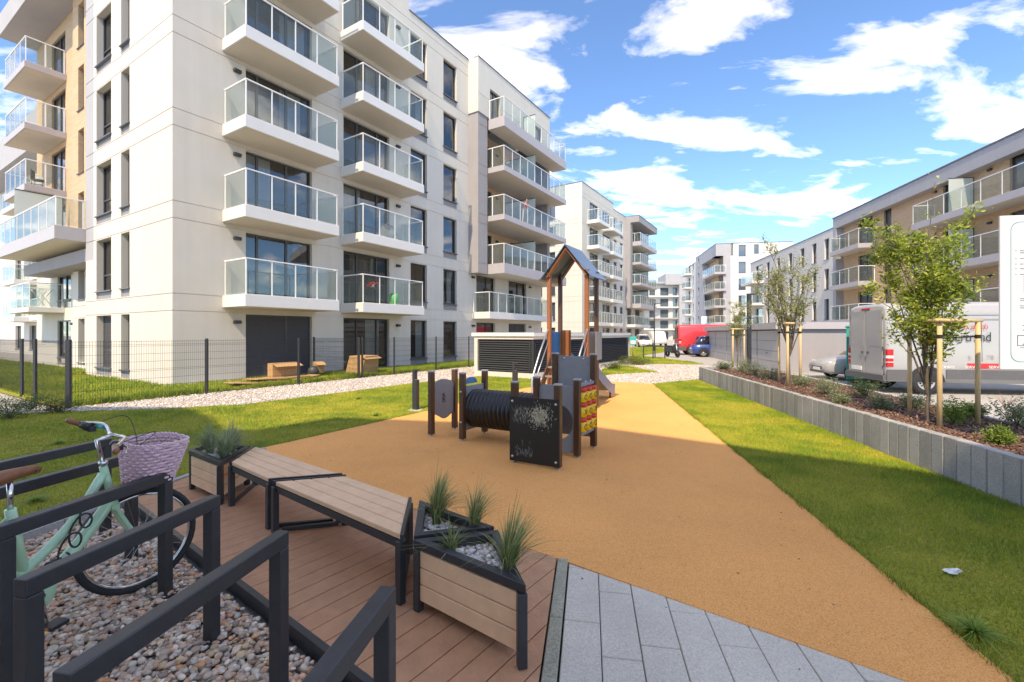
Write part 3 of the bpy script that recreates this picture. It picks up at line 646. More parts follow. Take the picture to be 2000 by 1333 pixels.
M['kerb'] = speckle('mossy_kerb', (.27,.255,.18), (.35,.33,.25), (.43,.40,.32), 90, 4, .9, .2, .12)
g = MB(); g.add([(-400,-300,-.12),(400,-300,-.12),(400,700,-.12),(-400,700,-.12)], [(0,1,2,3)]); g.build('ground', M['pavers'], kind='structure')
road = [(9.5,17.6),(8.5,11.7),(7.1,6.0),(6.3,-.5),(60,-.5),(60,60),(60,240),(20,240),(11,60),(6.5,27),(7.0,17.6)]
surf('road', road, -.11, -.03, M['pavers'])
def kl(y): return -4.1+.169*(y-3.91)          # kerb between pebbles and lawn
KR = Vector((.34, 3.42, 0))
dk = Vector((.167, .986, 0))
DA, DB_, DC, DD = Vector((-3.98,4.645,0)), Vector((.04,1.63,0)), KR, Vector((-3.67,6.43,0))
sand = [(-3.80,6.56),(-3.60,6.92),(-1.86,10.0),(.29,14.0),(1.1,15.0),(2.2,15.85),(3.46,16.1),(4.77,15.42),(2.45,2.22),(2.38,1.87),(1.91,2.225),(.42,3.37),(.34,3.43)]
surf('rubber_surface', sand, -.1, .008, M['rubber'])
gravel = [(-14.0,8.2),(-9.6,9.6),(-6,9.5),(3,14.0),(4.8,15.3),(6.95,16.9),(9.2,17.6),(10.5,24),(8.3,27),(6.5,27),(3.2,21),(-.9,22.5),(-2.2,24.4),(-10.45,10.35)]
surf('gravel_path', gravel, -.1, -.02, M['gravel'])
lawnL = [(-14.6,8.6),(-12.5,9.3),(-9.34,10.01),(-7.9,10.3),(-6.41,10.95),(-5.0,13.0),(-3.36,15.74),(-2.0,17.0),(-1.3,18.4),(.9,16.95),(1.2,15.2),(.28,14.02),(-1.87,10.01),(-3.61,6.93),(-3.82,6.56),(-3.75,6.4),(-4.02,4.64),(-4.55,1.4),(-4.9,-.6),(-14.6,-.6)]
surf('lawn', lawnL, -.09, -.002, M['lawn'])
lawnR = [(4.775,15.42),(6.85,16.85),(6.86,16.8),(4.98,4.43),(4.30,.2),(2.10,.2),(2.455,2.22)]
surf('lawn', lawnR, -.09, -.002, M['lawn'])
lawn2 = [G(*p).to_2d() for p in ((1214,697),(1250,695),(1290,699),(1375,711),(1300,711.5),(1240,711),(1217,706))]
surf('lawn', lawn2, -.09, -.0, M['lawn'])
lawn3 = [G(*p).to_2d() for p in ((1168,735),(1176,722),(1216,714),(1240,718),(1285,727),(1240,729),(1200,731))]
surf('lawn', lawn3, -.09, -.0, M['lawn'])
lawn4 = [G(*p).to_2d() for p in ((1208,694),(1210,680),(1280,678),(1312,679),(1310,686),(1255,694))]
surf('lawn', lawn4, -.09, -.0, M['lawn'])
# garden behind the fence
K = Vector((-10.21, 10.5, 0)); dRv = Vector((dR[0], dR[1], 0)); dLv = Vector((-dLr[0], -dLr[1], 0)); nR = Vector((dR[1], -dR[0], 0))
C1v = Vector((C1[0], C1[1], 0))
gl = [K-nR*.12, K+dRv*17.5-nR*.12, C1v+dRv*15.5+nR*.3, C1v+nR*.3-dRv*.3, C1v+dLv*8-dRv*.3, C1v+dLv*8+dRv*.6, C1v+dLv*40+dRv*.6, K+dLv*40]
surf('garden_lawn', [p.to_2d() for p in gl], -.09, .0, M['lawn'])
surf('terrace_strip', [p.to_2d() for p in (C1v+nR*.02-dRv*.0, C1v+dRv*15+nR*.02, C1v+dRv*15+nR*.9, C1v+dRv*1.2+nR*.9)], -.08, .012, M['concrete'])
# pebble bed with the bicycle stands
bed = [(-4.55,1.0),(-4.02,4.60),(-3.95,4.58),(.0,1.62),(-.18,.55),(-.3,.2),(-4.7,.2)]
surf('pebble_bed', bed, -.11, -.075, M['bed'])
# kerb between lawn and pebbles / deck
k = tag(MB().build('kerb', M['kerb']), None, None, kind='structure')
a = Vector((-4.5, 1.55, 0)); L = 5.2; n = 6
for i in range(n):
    p = a+dk*(i*L/n+.004); q = a+dk*((i+1)*L/n-.004); s = MB().bar(p+Vector((0,0,-.03)), q+Vector((0,0,-.03)), .07, .12); s.build('kerb_stone', M['concrete'], k, bevel=.006)
a = KR-dk*2.9; lens = [0, 1.06, 2.18, 2.9]
for i in range(3):
    p = a+dk*(lens[i]+.003)+Vector((.043,.0,-.035)); q = a+dk*(lens[i+1]-.003)+Vector((.043,0,-.035)); s = MB().bar(p, q, .075, .10); s.build('kerb_stone', M['kerb'], k, bevel=.005)
# paving slabs, cut along the rubber edge
pv = tag(MB().build('paving', M['slabstone']), None, None, kind='structure')
def clip(poly, p, n):            # keep the side where (x-p).n <= 0
    out = []
    for i in range(len(poly)):
        a, b = poly[i], poly[(i+1) % len(poly)]; da, db = (a-p).dot(n), (b-p).dot(n)
        if da <= 0: out.append(a)
        if (da < 0 < db) or (db < 0 < da): out.append(a+(b-a)*(da/(da-db)))
    return out
o0 = KR+Vector((.088, -.012, 0)); dq = Vector((dk.y, -dk.x, 0)); PW, PL = .2115, .612
offs = [.17, .62, .42, .86, .30, .72, .05, .55, .25]
grade = []
for c in range(9):
    for r in range(-7, 3):
        u0_, u1_ = c*PW+.0025, (c+1)*PW-.0025; v0, v1 = r*PL-offs[c]*PL+.0025, (r+1)*PL-offs[c]*PL-.0025
        q = [o0+dq*u0_+dk*v0, o0+dq*u1_+dk*v0, o0+dq*u1_+dk*v1, o0+dq*u0_+dk*v1]
        q = clip(q, Vector((.42,3.362,0)), bv)
        q = clip(q, Vector((0,.1,0)), Vector((0,-1,0)))
        if len(q) < 3: continue
        s = MB().prism([(p.x,p.y) for p in q], -.09, .004+random.uniform(-.0015,.0015)); s.build('paving_slab', M['slabstone'], pv, bevel=.004)
# ------------------------------------------------------------------ timber deck
M['deck'] = mat('composite_decking', (.51,.25,.135), .6, var=.13, scale=9, bump=.25, bscale=50, stretch=(1,1,1))
M['wood'] = mat('composite_boards', (.82,.51,.31), .6, var=.10, scale=8, bump=.15, bscale=70)
dk_o = thing('deck', (-1.9,3.5,0), 'brown composite plank deck under the benches and planters', 'deck')
s0 = -6.9; W = .148
i = 0
while s0+i*W < .1:
    a0, a1 = s0+i*W+.003, s0+(i+1)*W-.003
    q = [av*a0+bv*1.372, av*a1+bv*1.372, av*a1+bv*2.935, av*a0+bv*2.935]
    q = clip(q, KR-dq*.006, dq); q = clip(q, DA+dq*.05, -dq)
    if len(q) >= 3: MB().prism([(p.x,p.y) for p in q], -.012, .016+random.uniform(-.001,.001)).build('plank', M['deck'], dk_o, bevel=.003)
    i += 1
t = MB(); p, q = DA+dq*.06, DB_-dq*.02; t.bar(p+Vector((0,0,-.022))+bv*.02, q+Vector((0,0,-.022))+bv*.02, .04, .09); t.build('edge_trim', M['black_metal'], dk_o)
t = MB().prism([(x.x,x.y) for x in (DA+dq*.07+bv*.05, DB_+bv*.05-dq*.02, DC-bv*.02-dq*.02, DD-bv*.02+dq*.04)], -.09, -.03); t.build('substructure', M['frame'], dk_o)
# ------------------------------------------------------------------ bicycle stands
def rack(i, label):
    Rp = Vector((-1.715, 2.60, 0))+Vector((.627, -.475, 0))*i; Lp = Rp-dS*.86; w, zt = .062, .77
    b = thing('bicycle_stand', (Rp.x, Rp.y, -.07), label, 'bike rack', 'anthracite hoops for bicycles on the pebbles')
    m = MB(); m.bar(Lp-dS*.031+Vector((0,0,zt-.035)), Rp+dS*.031+Vector((0,0,zt-.035)), w, .07); m.build('top_rail', M['black_metal'], b, bevel=.005, seg=2)
    for q in (Rp, Lp):
        m = MB(); m.obox(q+Vector((0,0,(zt-.071-.075)/2)), dT*.031, dS*.031, Vector((0,0,(zt-.071+.075)/2))); m.build('post', M['black_metal'], b, bevel=.005, seg=2)
        m = MB(); m.obox(q+Vector((0,0,-.052)), dT*.07, dS*.10, Vector((0,0,.005))); pl = m.build('base_plate', M['black_metal'], b)
        for sx in (-1, 1):
            m = MB(); m.lathe(q+dS*.07*sx+Vector((0,0,-.047)), (0,0,1), [(.012,0),(.012,.012),(0,.014)], 6); m.build('bolt', M['steel'], pl)
rack(-3, 'empty anthracite bike hoop farthest from the planter of stones, beside the lawn kerb')
rack(-2, 'anthracite bike hoop standing between the lawn-side hoop and the mint bicycle')
rack(-1, 'anthracite bike hoop right beside the mint bicycle, with the black lock over it')
rack(0, 'empty anthracite bike hoop next to the one the bicycle leans by')
rack(1, 'empty anthracite bike hoop in front of the long bench')
rack(2, 'empty anthracite bike hoop at the deck corner closest to the paving')
# ------------------------------------------------------------------ benches and planters on the deck
Z0, ZB = .016, .445
def P3(p, z): return Vector((p[0], p[1], z))
def lerp(a, b, t): return Vector(a)*(1-t)+Vector(b)*t
def bench(n0, n1, f0, f1, label):          # near edge n0->n1, far edge f0->f1
    n0, n1, f0, f1 = [Vector((*p, 0)) for p in (n0, n1, f0, f1)]
    b = thing('bench', (n0+n1+f0+f1)/4+Vector((0,0,Z0)), label, 'bench', 'slatted benches joined end to end on the deck')
    for i in range(4):
        t0, t1 = i/4+.008, (i+1)/4-.008
        q = [lerp(n0,f0,t0), lerp(n1,f1,t0), lerp(n1,f1,t1), lerp(n0,f0,t1)]; e = (q[1]-q[0]).normalized()*.028
        MB().prism([(p.x,p.y) for p in (q[0]+e,q[1]-e,q[2]-e,q[3]+e)], ZB-.036, ZB).build('slat', M['wood'], b, bevel=.004)
    m = MB(); zc = ZB-.036-.028
    for p, q in ((n0,n1),(f0,f1)): m.bar(P3(lerp(p,q,.012),zc)+(f0-n0 if p is n0 else n0-f0).normalized()*.02, P3(lerp(p,q,.988),zc)+(f0-n0 if p is n0 else n0-f0).normalized()*.02, .035, .05)
    m.build('side_rail', M['black_metal'], b)
    for p, q, s in ((n0,f0,1),(n1,f1,-1)): MB().bar(P3(lerp(p,q,-.02),ZB-.014)+av*.012*s, P3(lerp(p,q,1.02),ZB-.014)+av*.012*s, .022, .042).build('end_rail', M['black_metal'], b)
    for p, s in ((n0,1),(n1,-1),(f0,1),(f1,-1)):
        c = P3(p, 0)+av*.027*s; zt_ = ZB-.038
        MB().obox(P3(c,(zt_+Z0)/2), av*.024, bv*.024, Vector((0,0,(zt_-Z0)/2))).build('leg', M['black_metal'], b, bevel=.003)
    for p, q, s in ((n0,f0,1),(n1,f1,-1)): MB().bar(P3(lerp(p,q,.1),Z0+.02)+av*.027*s, P3(lerp(p,q,.9),Z0+.02)+av*.027*s, .03, .03).build('floor_rail', M['black_metal'], b)
bench((-2.03,3.875), (-.675,2.825), (-1.49,4.03), (-.765,3.455), 'bench with its long side towards the bike stands, next to the triangular planters')
bench((-2.765,4.47), (-2.075,3.915), (-2.875,5.08), (-1.52,4.06), 'bench with its short side towards the bike stands, next to the trimmed grass planter')
M['white_stone'] = mat('white_stone', (.72,.69,.66), .7, var=.14, scale=20, bump=.3, bscale=40, attr=True)
ICO = None
def ico(sub=1):
    bm = bmesh.new(); bmesh.ops.create_icosphere(bm, subdivisions=sub, radius=1.0)
    V = np.array([v.co[:] for v in bm.verts], np.float32); T = np.array([[v.index for v in f.verts] for f in bm.faces], np.int32); bm.free(); return V, T
def pebbles(name, P, R0, R1, cols, mt, parent=None, sub=1, kind='stuff', flat=(.55,.8), ro=(0,0,0), lump=.18):
    V, T = ico(sub); n = len(P); P = np.asarray(P, np.float32)
    sc = rng.uniform(R0, R1, n)[:,None]*np.stack([rng.uniform(.9,1.45,n), rng.uniform(.75,1.05,n), rng.uniform(*flat,n)], 1)
    ang = rng.uniform(0, 2*np.pi, n); tilt = rng.normal(0, .35, n)
    base = V[None]*(1+rng.uniform(-lump, lump, (n, len(V), 1)))*sc[:,None,:]
    ct, st = np.cos(tilt)[:,None], np.sin(tilt)[:,None]; x, y, z = base[...,0], base[...,1], base[...,2]
    y, z = y*ct-z*st, y*st+z*ct; c, s = np.cos(ang)[:,None], np.sin(ang)[:,None]; x, y = x*c-y*s, x*s+y*c
    W_ = np.stack([x,y,z],-1)+P[:,None,:]
    TT = (T[None]+(np.arange(n)*len(V))[:,None,None]).reshape(-1,3)
    ci = np.asarray(cols, np.float32)[rng.integers(0, len(cols), n)]*rng.uniform(.78,1.2,(n,1)); CC = np.repeat(ci, len(V), 0)
    return fast_mesh(name, W_.reshape(-1,3), TT, mt, parent, CC, True, kind, ro)
def in_poly(x, y, poly):
    n = len(poly); c = np.zeros(x.shape, bool)
    for i in range(n):
        x1, y1 = poly[i][0], poly[i][1]; x2, y2 = poly[i-1][0], poly[i-1][1]
        m = ((y1 > y) != (y2 > y)) & (x < (x2-x1)*(y-y1)/(y2-y1+1e-12)+x1); c ^= m
    return c
def scatter(poly, dens, rg=None):
    P = np.array([(p[0],p[1]) for p in poly]); lo, hi = P.min(0), P.max(0); n = int(dens*np.prod(hi-lo))
    q = rng.uniform(lo, hi, (n,2)); return q[in_poly(q[:,0], q[:,1], poly)]
def tuft(name, loc, h, spread, n, label, lean=(0,0), cols=((.13,.19,.05),(.20,.26,.08),(.38,.34,.16)), w=.0034, group=None):
    V = []; T = []; C_ = []
    for i in range(n):
        a = rng.uniform(0, 2*np.pi); r0 = rng.uniform(0,.035)*spread*4; hh = h*rng.uniform(.55,1.0); out = rng.uniform(.05,1.0)**1.1*spread*(1 if rng.random() > .16 else 2.2)
        hh *= 1.0 if rng.random() > .1 else 1.3; d = np.array([math.cos(a), math.sin(a)]); sd_ = np.array([-d[1], d[0]]); b0 = np.array([d[0]*r0, d[1]*r0]); col = np.array(cols[rng.integers(0,len(cols))])*rng.uniform(.8,1.25); k = len(V)
        for j in range(5):
            t = j/4; ww = w*(1-t**1.6)*.9+.0004; q = b0+d*out*t**1.9+np.array(lean)*t*t; z = hh*(t-.42*t**2.6*min(1.5,out/spread)); 
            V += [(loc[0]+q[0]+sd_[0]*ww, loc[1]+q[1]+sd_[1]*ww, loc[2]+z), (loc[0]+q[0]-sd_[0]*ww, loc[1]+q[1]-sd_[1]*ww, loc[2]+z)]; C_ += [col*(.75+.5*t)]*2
        for j in range(4): T.append((k+2*j, k+2*j+1, k+2*j+3, k+2*j+2))
    o = fast_mesh(name, V, T, M['blade'], None, np.array(C_), True, None, loc); return tag(o, label, 'grass plant', group)
def leaf_mat(name, tr=.35, rough=.55, up=0.0):
    m = bpy.data.materials.new(name); m.use_nodes = True; t = m.node_tree; p = t.nodes['Principled BSDF']; p.inputs['Roughness'].default_value = rough; p.inputs['Specular IOR Level'].default_value = .3
    at = N(t, 'ShaderNodeAttribute'); at.attribute_name = 'tint'; t.links.new(at.outputs['Color'], p.inputs['Base Color'])
    if up:      # mown turf is lit as a soft mat: bend each blade's normal upwards
        ge = N(t, 'ShaderNodeNewGeometry'); a_ = N(t, 'ShaderNodeVectorMath', operation='SCALE'); a_.inputs['Scale'].default_value = 1-up; t.links.new(ge.outputs['Normal'], a_.inputs[0])
        b_ = N(t, 'ShaderNodeVectorMath', operation='ADD'); b_.inputs[1].default_value = (0,0,up); t.links.new(a_.outputs[0], b_.inputs[0])
        c_ = N(t, 'ShaderNodeVectorMath', operation='NORMALIZE'); t.links.new(b_.outputs[0], c_.inputs[0]); t.links.new(c_.outputs[0], p.inputs['Normal'])
    tl = N(t, 'ShaderNodeBsdfTranslucent'); t.links.new(at.outputs['Color'], tl.inputs[0]); mx_ = N(t, 'ShaderNodeMixShader'); mx_.inputs[0].default_value = tr
    o = t.nodes['Material Output']; t.links.new(p.outputs[0], mx_.inputs[1]); t.links.new(tl.outputs[0], mx_.inputs[2]); t.links.new(mx_.outputs[0], o.inputs[0]); return m
M['blade'] = leaf_mat('grass_blade', .35, .5, .4); M['turf'] = leaf_mat('turf_blade', .25, .6, .65); M['leaf'] = leaf_mat('leaf', .4, .5)
def planter(poly, label, boards=3, name='planter'):
    P = [Vector((*p,0)) for p in poly]; n = len(P); c = sum(P, Vector())/n
    ar = sum(P[i].x*P[(i+1)%n].y-P[(i+1)%n].x*P[i].y for i in range(n))
    if ar < 0: P.reverse()
    b = thing(name, P3(c, Z0), label, 'planter', 'planters on the deck')
    m = MB(); I = []
    for i in range(n):
        e0 = (P[i]-P[i-1]).normalized(); e1_ = (P[(i+1)%n]-P[i]).normalized(); n0_ = Vector((-e0.y,e0.x,0)); n1_ = Vector((-e1_.y,e1_.x,0)); bis = (n0_+n1_); bis = bis/bis.dot(n0_)
        I.append(P[i]+bis*.05)
    for i in range(n):
        j = (i+1) % n; m.hexa([P3(P[i],ZB-.05), P3(P[j],ZB-.05), P3(I[j],ZB-.05), P3(I[i],ZB-.05), P3(P[i],ZB), P3(P[j],ZB), P3(I[j],ZB), P3(I[i],ZB)])
    m.build('top_frame', M['black_metal'], b, bevel=.003)
    for i in range(n):
        cc = P[i]+(I[i]-P[i]).normalized()*.036; e = (P[(i+1)%n]-P[i]).normalized(); pe = Vector((-e.y,e.x,0))
        MB().obox(P3(cc,(ZB-.052+Z0)/2), e*.024, pe*.024, Vector((0,0,(ZB-.052-Z0)/2))).build('corner_post', M['black_metal'], b, bevel=.003)
    hb = (ZB-.055-.085)/boards
    for i in range(n):
        p, q = P[i], P[(i+1)%n]; e = (q-p).normalized(); pe = Vector((-e.y,e.x,0))
        for k in range(boards):
            z = .082+k*hb; a, d = p+e*.055+pe*.018, q-e*.055+pe*.018
            MB().bar(P3(a,z+hb/2), P3(d,z+hb/2), .022, hb-.006).build('side_board', M['wood'], b, bevel=.003)
    MB().prism([(x.x,x.y) for x in [P[i]+(I[i]-P[i])*.9 for i in range(n)]], .09, ZB-.075).build('soil', M['soil'], b)
    q = scatter([(x.x,x.y) for x in I], 2600); pts = np.column_stack([q, np.full(len(q), ZB-.068)+rng.uniform(-.008,.012,len(q))])
    pebbles('white_gravel', pts, .011, .021, [(.74,.70,.67),(.66,.60,.56),(.78,.76,.74),(.60,.52,.47)], M['white_stone'], b, 1, 'stuff', ro=ROOT[b.name])
    return b
T1 = [(-.70,3.44),(-.61,2.825),(-.115,2.965)]; T2 = [(-.605,2.78),(.07,2.27),(-.09,2.915)]
planter(T1, 'triangular planter with tall green grasses, wedged against the end of the long bench')
planter(T2, 'triangular planter with white stones, its long boarded side facing the bike stands')
planter([(-2.86,4.46),(-3.50,4.92),(-3.52,5.36),(-2.93,5.10)], 'boxy planter with fountain grass at the far end of the benches by the lawn')
zt_ = ZB-.07
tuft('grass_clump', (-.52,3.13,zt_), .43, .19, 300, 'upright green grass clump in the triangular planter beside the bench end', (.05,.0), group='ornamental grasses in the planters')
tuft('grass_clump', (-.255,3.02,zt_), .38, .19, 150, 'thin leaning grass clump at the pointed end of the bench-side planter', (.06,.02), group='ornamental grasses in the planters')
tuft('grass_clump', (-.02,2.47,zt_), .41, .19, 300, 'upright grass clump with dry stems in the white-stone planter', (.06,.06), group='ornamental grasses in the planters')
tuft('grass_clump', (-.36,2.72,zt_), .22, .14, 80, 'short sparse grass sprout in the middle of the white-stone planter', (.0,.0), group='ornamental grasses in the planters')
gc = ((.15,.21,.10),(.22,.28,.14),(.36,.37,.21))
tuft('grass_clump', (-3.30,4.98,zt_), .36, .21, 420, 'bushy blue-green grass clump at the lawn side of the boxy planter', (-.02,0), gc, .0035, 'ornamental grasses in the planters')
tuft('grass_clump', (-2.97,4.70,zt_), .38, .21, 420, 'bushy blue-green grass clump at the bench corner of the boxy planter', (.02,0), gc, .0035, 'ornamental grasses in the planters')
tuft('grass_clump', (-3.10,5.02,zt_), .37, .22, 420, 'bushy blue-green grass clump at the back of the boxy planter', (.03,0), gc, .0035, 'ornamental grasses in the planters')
# ------------------------------------------------------------------ pebbles, gravel, grass, mulch
M['pebble'] = mat('pebble', (.5,.4,.35), .62, var=.12, scale=25, bump=.08, bscale=60, attr=True)
q = scatter(bed, 3000); keep = rng.random(len(q)) < np.where(q[:,0] < -4.4, .5, 1.0); q = q[keep]
lev = rng.random(len(q)); z = np.where(lev < .62, -.067, -.048)+rng.uniform(-.008,.01,len(q))
pc = [(.54,.38,.28),(.62,.46,.35),(.44,.32,.25),(.70,.58,.46),(.50,.41,.33),(.64,.37,.25),(.36,.28,.225),(.76,.66,.54),(.62,.44,.26),(.56,.49,.41),(.68,.48,.36),(.70,.33,.16)]
pebbles('river_pebbles', np.column_stack([q, z]), .007, .0225, pc, M['pebble'], None, 2, 'stuff', lump=.05)
gp = [p for p in gravel]
def not_in(q, polys):
    k = np.ones(len(q), bool)
    for p in polys: k &= ~in_poly(q[:,0], q[:,1], [(a[0],a[1]) for a in p])
    return q[k]
q = not_in(scatter(gp, 170), [lawnL, lawn3, lawn2, sand]); z = np.full(len(q), -.014)+rng.uniform(-.006,.008,len(q))
pebbles('gravel_stones', np.column_stack([q, z]), .014, .034, [(.52,.46,.41),(.60,.555,.51),(.42,.36,.32),(.64,.61,.575),(.48,.40,.355)], M['pebble'], None, 1, 'stuff', lump=.15)
def grass(name, poly, z0, dens, h, cols, wid=.0022, exclude=(), falloff=6.0, patch=None):
    q = scatter(poly, dens); d = np.hypot(q[:,0], q[:,1]); pk = np.clip((falloff/np.maximum(d,.1))**1.1, .16, 1.0); sel = rng.random(len(q)) < pk; q = q[sel]; d = d[sel]
    if exclude: 
        k = np.ones(len(q), bool)
        for p in exclude: k &= ~in_poly(q[:,0], q[:,1], [(a[0],a[1]) for a in p])
        q = q[k]; d = d[k]
    n = len(q); nz_ = np.array([mnoise.noise(Vector((x*.9,y*.9,1.7)))+.6*mnoise.noise(Vector((x*2.7,y*2.7,4.1))) for x, y in q])
    a = rng.uniform(0, 2*np.pi, n); hh = h*rng.uniform(.5,1.25,n)*(1+.55*np.clip(nz_,-1,1)); w_ = wid*np.clip(d/5.0,1.0,3.2); ln = rng.uniform(.2,.9,n)*hh
    b1 = rng.uniform(0, 2*np.pi, n)
    V = np.empty((n,3,3), np.float32)
    V[:,0,0] = q[:,0]+np.cos(a)*w_; V[:,0,1] = q[:,1]+np.sin(a)*w_; V[:,0,2] = z0
    V[:,1,0] = q[:,0]-np.cos(a)*w_; V[:,1,1] = q[:,1]-np.sin(a)*w_; V[:,1,2] = z0
    V[:,2,0] = q[:,0]+np.cos(b1)*ln; V[:,2,1] = q[:,1]+np.sin(b1)*ln; V[:,2,2] = z0+hh
    t = np.clip(.52-.75*nz_+rng.normal(0,.18,n), 0, 1)[:,None]; c = np.array(cols, np.float32); C_ = np.where(t < .5, c[0]*(1-2*t)+c[1]*2*t, c[1]*(2-2*t)+c[2]*(2*t-1))*rng.uniform(.8,1.2,(n,1))
    dry = rng.random(n) < .06; C_[dry] = np.array((.30,.26,.12))*rng.uniform(.7,1.1,(dry.sum(),1))
    return fast_mesh(name, V.reshape(-1,3), np.arange(3*n).reshape(-1,3), M['turf'], None, np.repeat(C_,3,0), False, 'stuff')
gcol = [(.14,.28,.022),(.31,.40,.028),(.54,.50,.055)]
bsoil = [G(915,743).to_2d(), G(935,722).to_2d(), G(1000,735).to_2d(), G(960,746).to_2d()]
tag(grass('lawn_grass', lawnR, -.004, 9000, .035, gcol, .0019), 'short yellow-green grass between the rubber surface and the block wall', 'grass', kind='stuff')
tag(grass('lawn_grass', lawnL, -.004, 4200, .036, gcol, .0020), 'short yellow-green grass between the gravel path and the rubber surface', 'grass', kind='stuff')
for pl_ in (lawn2, lawn3, lawn4): tag(grass('lawn_grass', pl_, -.004, 1500, .07, gcol, .004), 'small grass patch in the gravel beside the louvred housing', 'grass', kind='stuff')
tag(grass('garden_grass', [(p.x,p.y) for p in gl], -.002, 2600, .13, [(.16,.27,.02),(.25,.35,.025),(.38,.43,.05)], .0035), 'taller green grass in the fenced garden by the apartment block', 'grass', kind='stuff')
def fringe(name, line, z0, label):
    V = []; C_ = []
    for (x0, y0), (x1, y1) in zip(line[:-1], line[1:]):
        L_ = math.hypot(x1-x0, y1-y0); n = int(L_*420); t = rng.random(n); cl = np.array([mnoise.noise(Vector((x0+(x1-x0)*a*1.0, (y0+(y1-y0)*a)*3.0, 9.0))) for a in t]); o = rng.normal(0,.014,n)*(1+cl*1.2)
        nx, ny = (y1-y0)/L_, -(x1-x0)/L_; x = x0+(x1-x0)*t+nx*o; y = y0+(y1-y0)*t+ny*o; h = rng.uniform(.02,.065,n)*(1+cl); a = rng.uniform(0,6.28,n); b_ = rng.uniform(0,6.28,n); l = h*rng.uniform(.3,1.1,n)
        v = np.empty((n,3,3), np.float32); v[:,0] = np.stack([x+np.cos(a)*.0025,y+np.sin(a)*.0025,np.full(n,z0)],1); v[:,1] = np.stack([x-np.cos(a)*.0025,y-np.sin(a)*.0025,np.full(n,z0)],1); v[:,2] = np.stack([x+np.cos(b_)*l,y+np.sin(b_)*l,z0+h],1); V.append(v); c = np.array(gcol)[rng.integers(0,3,n)]*rng.uniform(.6,1.1,(n,1)); C_.append(np.repeat(c,3,0))
    V = np.concatenate(V); tag(fast_mesh(name, V.reshape(-1,3), np.arange(len(V)*3).reshape(-1,3), M['turf'], None, np.concatenate(C_), False, 'stuff'), label, 'grass')
fringe('grass_fringe', [(4.77,15.42),(2.45,2.22),(2.38,1.87)], .0, 'ragged grass edge overhanging the rubber surface on the wall side')
fringe('grass_fringe', [(-3.80,6.56),(-3.60,6.92),(-1.86,10.0),(.29,14.0),(1.1,15.0)], .0, 'ragged grass edge overhanging the rubber surface on the gravel side')
def weed(x, y, h, n, label): tuft('grass_tuft', (x,y,-.004), h, .16, n, label, (0,0), ((.14,.24,.03),(.2,.31,.05),(.28,.38,.07)), .004, 'coarse tufts in the lawns')
p = G(1905,1240); weed(p.x, p.y, .10, 260, 'coarse dark green tuft in the lawn beside the tip of the rubber surface')
p = G(735,813); weed(p.x, p.y, .10, 120, 'coarse tuft in the left lawn close to the rubber edge')
p = G(700,780); weed(p.x, p.y, .09, 120, 'coarse tuft in the left lawn close to the gravel path')
p = G(115,868); weed(p.x, p.y, .08, 200, 'coarse tuft in the lawn beyond the bicycle handlebar')
p = G(70,980); weed(p.x, p.y, .07, 200, 'coarse tuft in the lawn beside the bicycle saddle')
q = scatter(sand, 5.0); pebbles('debris', np.column_stack([q, np.full(len(q), .009)]), .003, .009, [(.10,.06,.03),(.20,.13,.06),(.35,.28,.18),(.14,.12,.05)], M['pebble'], None, 1, 'stuff', flat=(.2,.5), lump=.3)
q = not_in(scatter([(.4,.4),(2.2,.4),(1.9,2.2),(.4,3.35)], 14), [sand]); pebbles('grit', np.column_stack([q, np.full(len(q), .005)]), .002, .006, [(.2,.18,.15),(.4,.36,.3),(.12,.09,.06)], M['pebble'], None, 1, 'stuff', flat=(.3,.6), lump=.3)
# ------------------------------------------------------------------ bicycle
M['mint'] = mat('mint_paint', (.42,.66,.44), .3, var=.04, scale=4, coat=.4); M['tyre'] = mat('tyre', (.022,.022,.023), .75, var=.15, bump=.2, bscale=120); M['leather'] = mat('tan_leather', (.24,.085,.035), .45, var=.2, scale=18, bump=.15)
M['chrome'] = mat('chrome', (.72,.72,.73), .16, metal=1.0, var=.03); M['wicker'] = mat('pink_wicker', (.74,.50,.56), .65, var=.15, scale=30, bump=.2, bscale=90); M['plastic'] = mat('black_plastic', (.02,.02,.022), .4, var=.1); M['amber'] = mat('amber_reflector', (.75,.22,.02), .2); M['teal'] = mat('teal', (.02,.42,.38), .4)
hd = Vector((dS.x, dS.y, 0)); lf = Vector((-dS.y, dS.x, 0)); Zv = Vector((0,0,1))
wf = Vector((math.cos(R(59)), math.sin(R(59)), 0)); wl = Vector((-wf.y, wf.x, 0))
AF = Vector((-2.54,3.10,.30)); HT = Vector((-2.585,2.925,.0)); BBk = AF-hd*.62; BBk.z = .27; AR = AF-hd*1.10; AR.z = .30
bk = thing('bicycle', (BBk.x, BBk.y, -.045), 'mint green city bicycle with a pink wicker basket, parked between the hoops', 'bicycle')
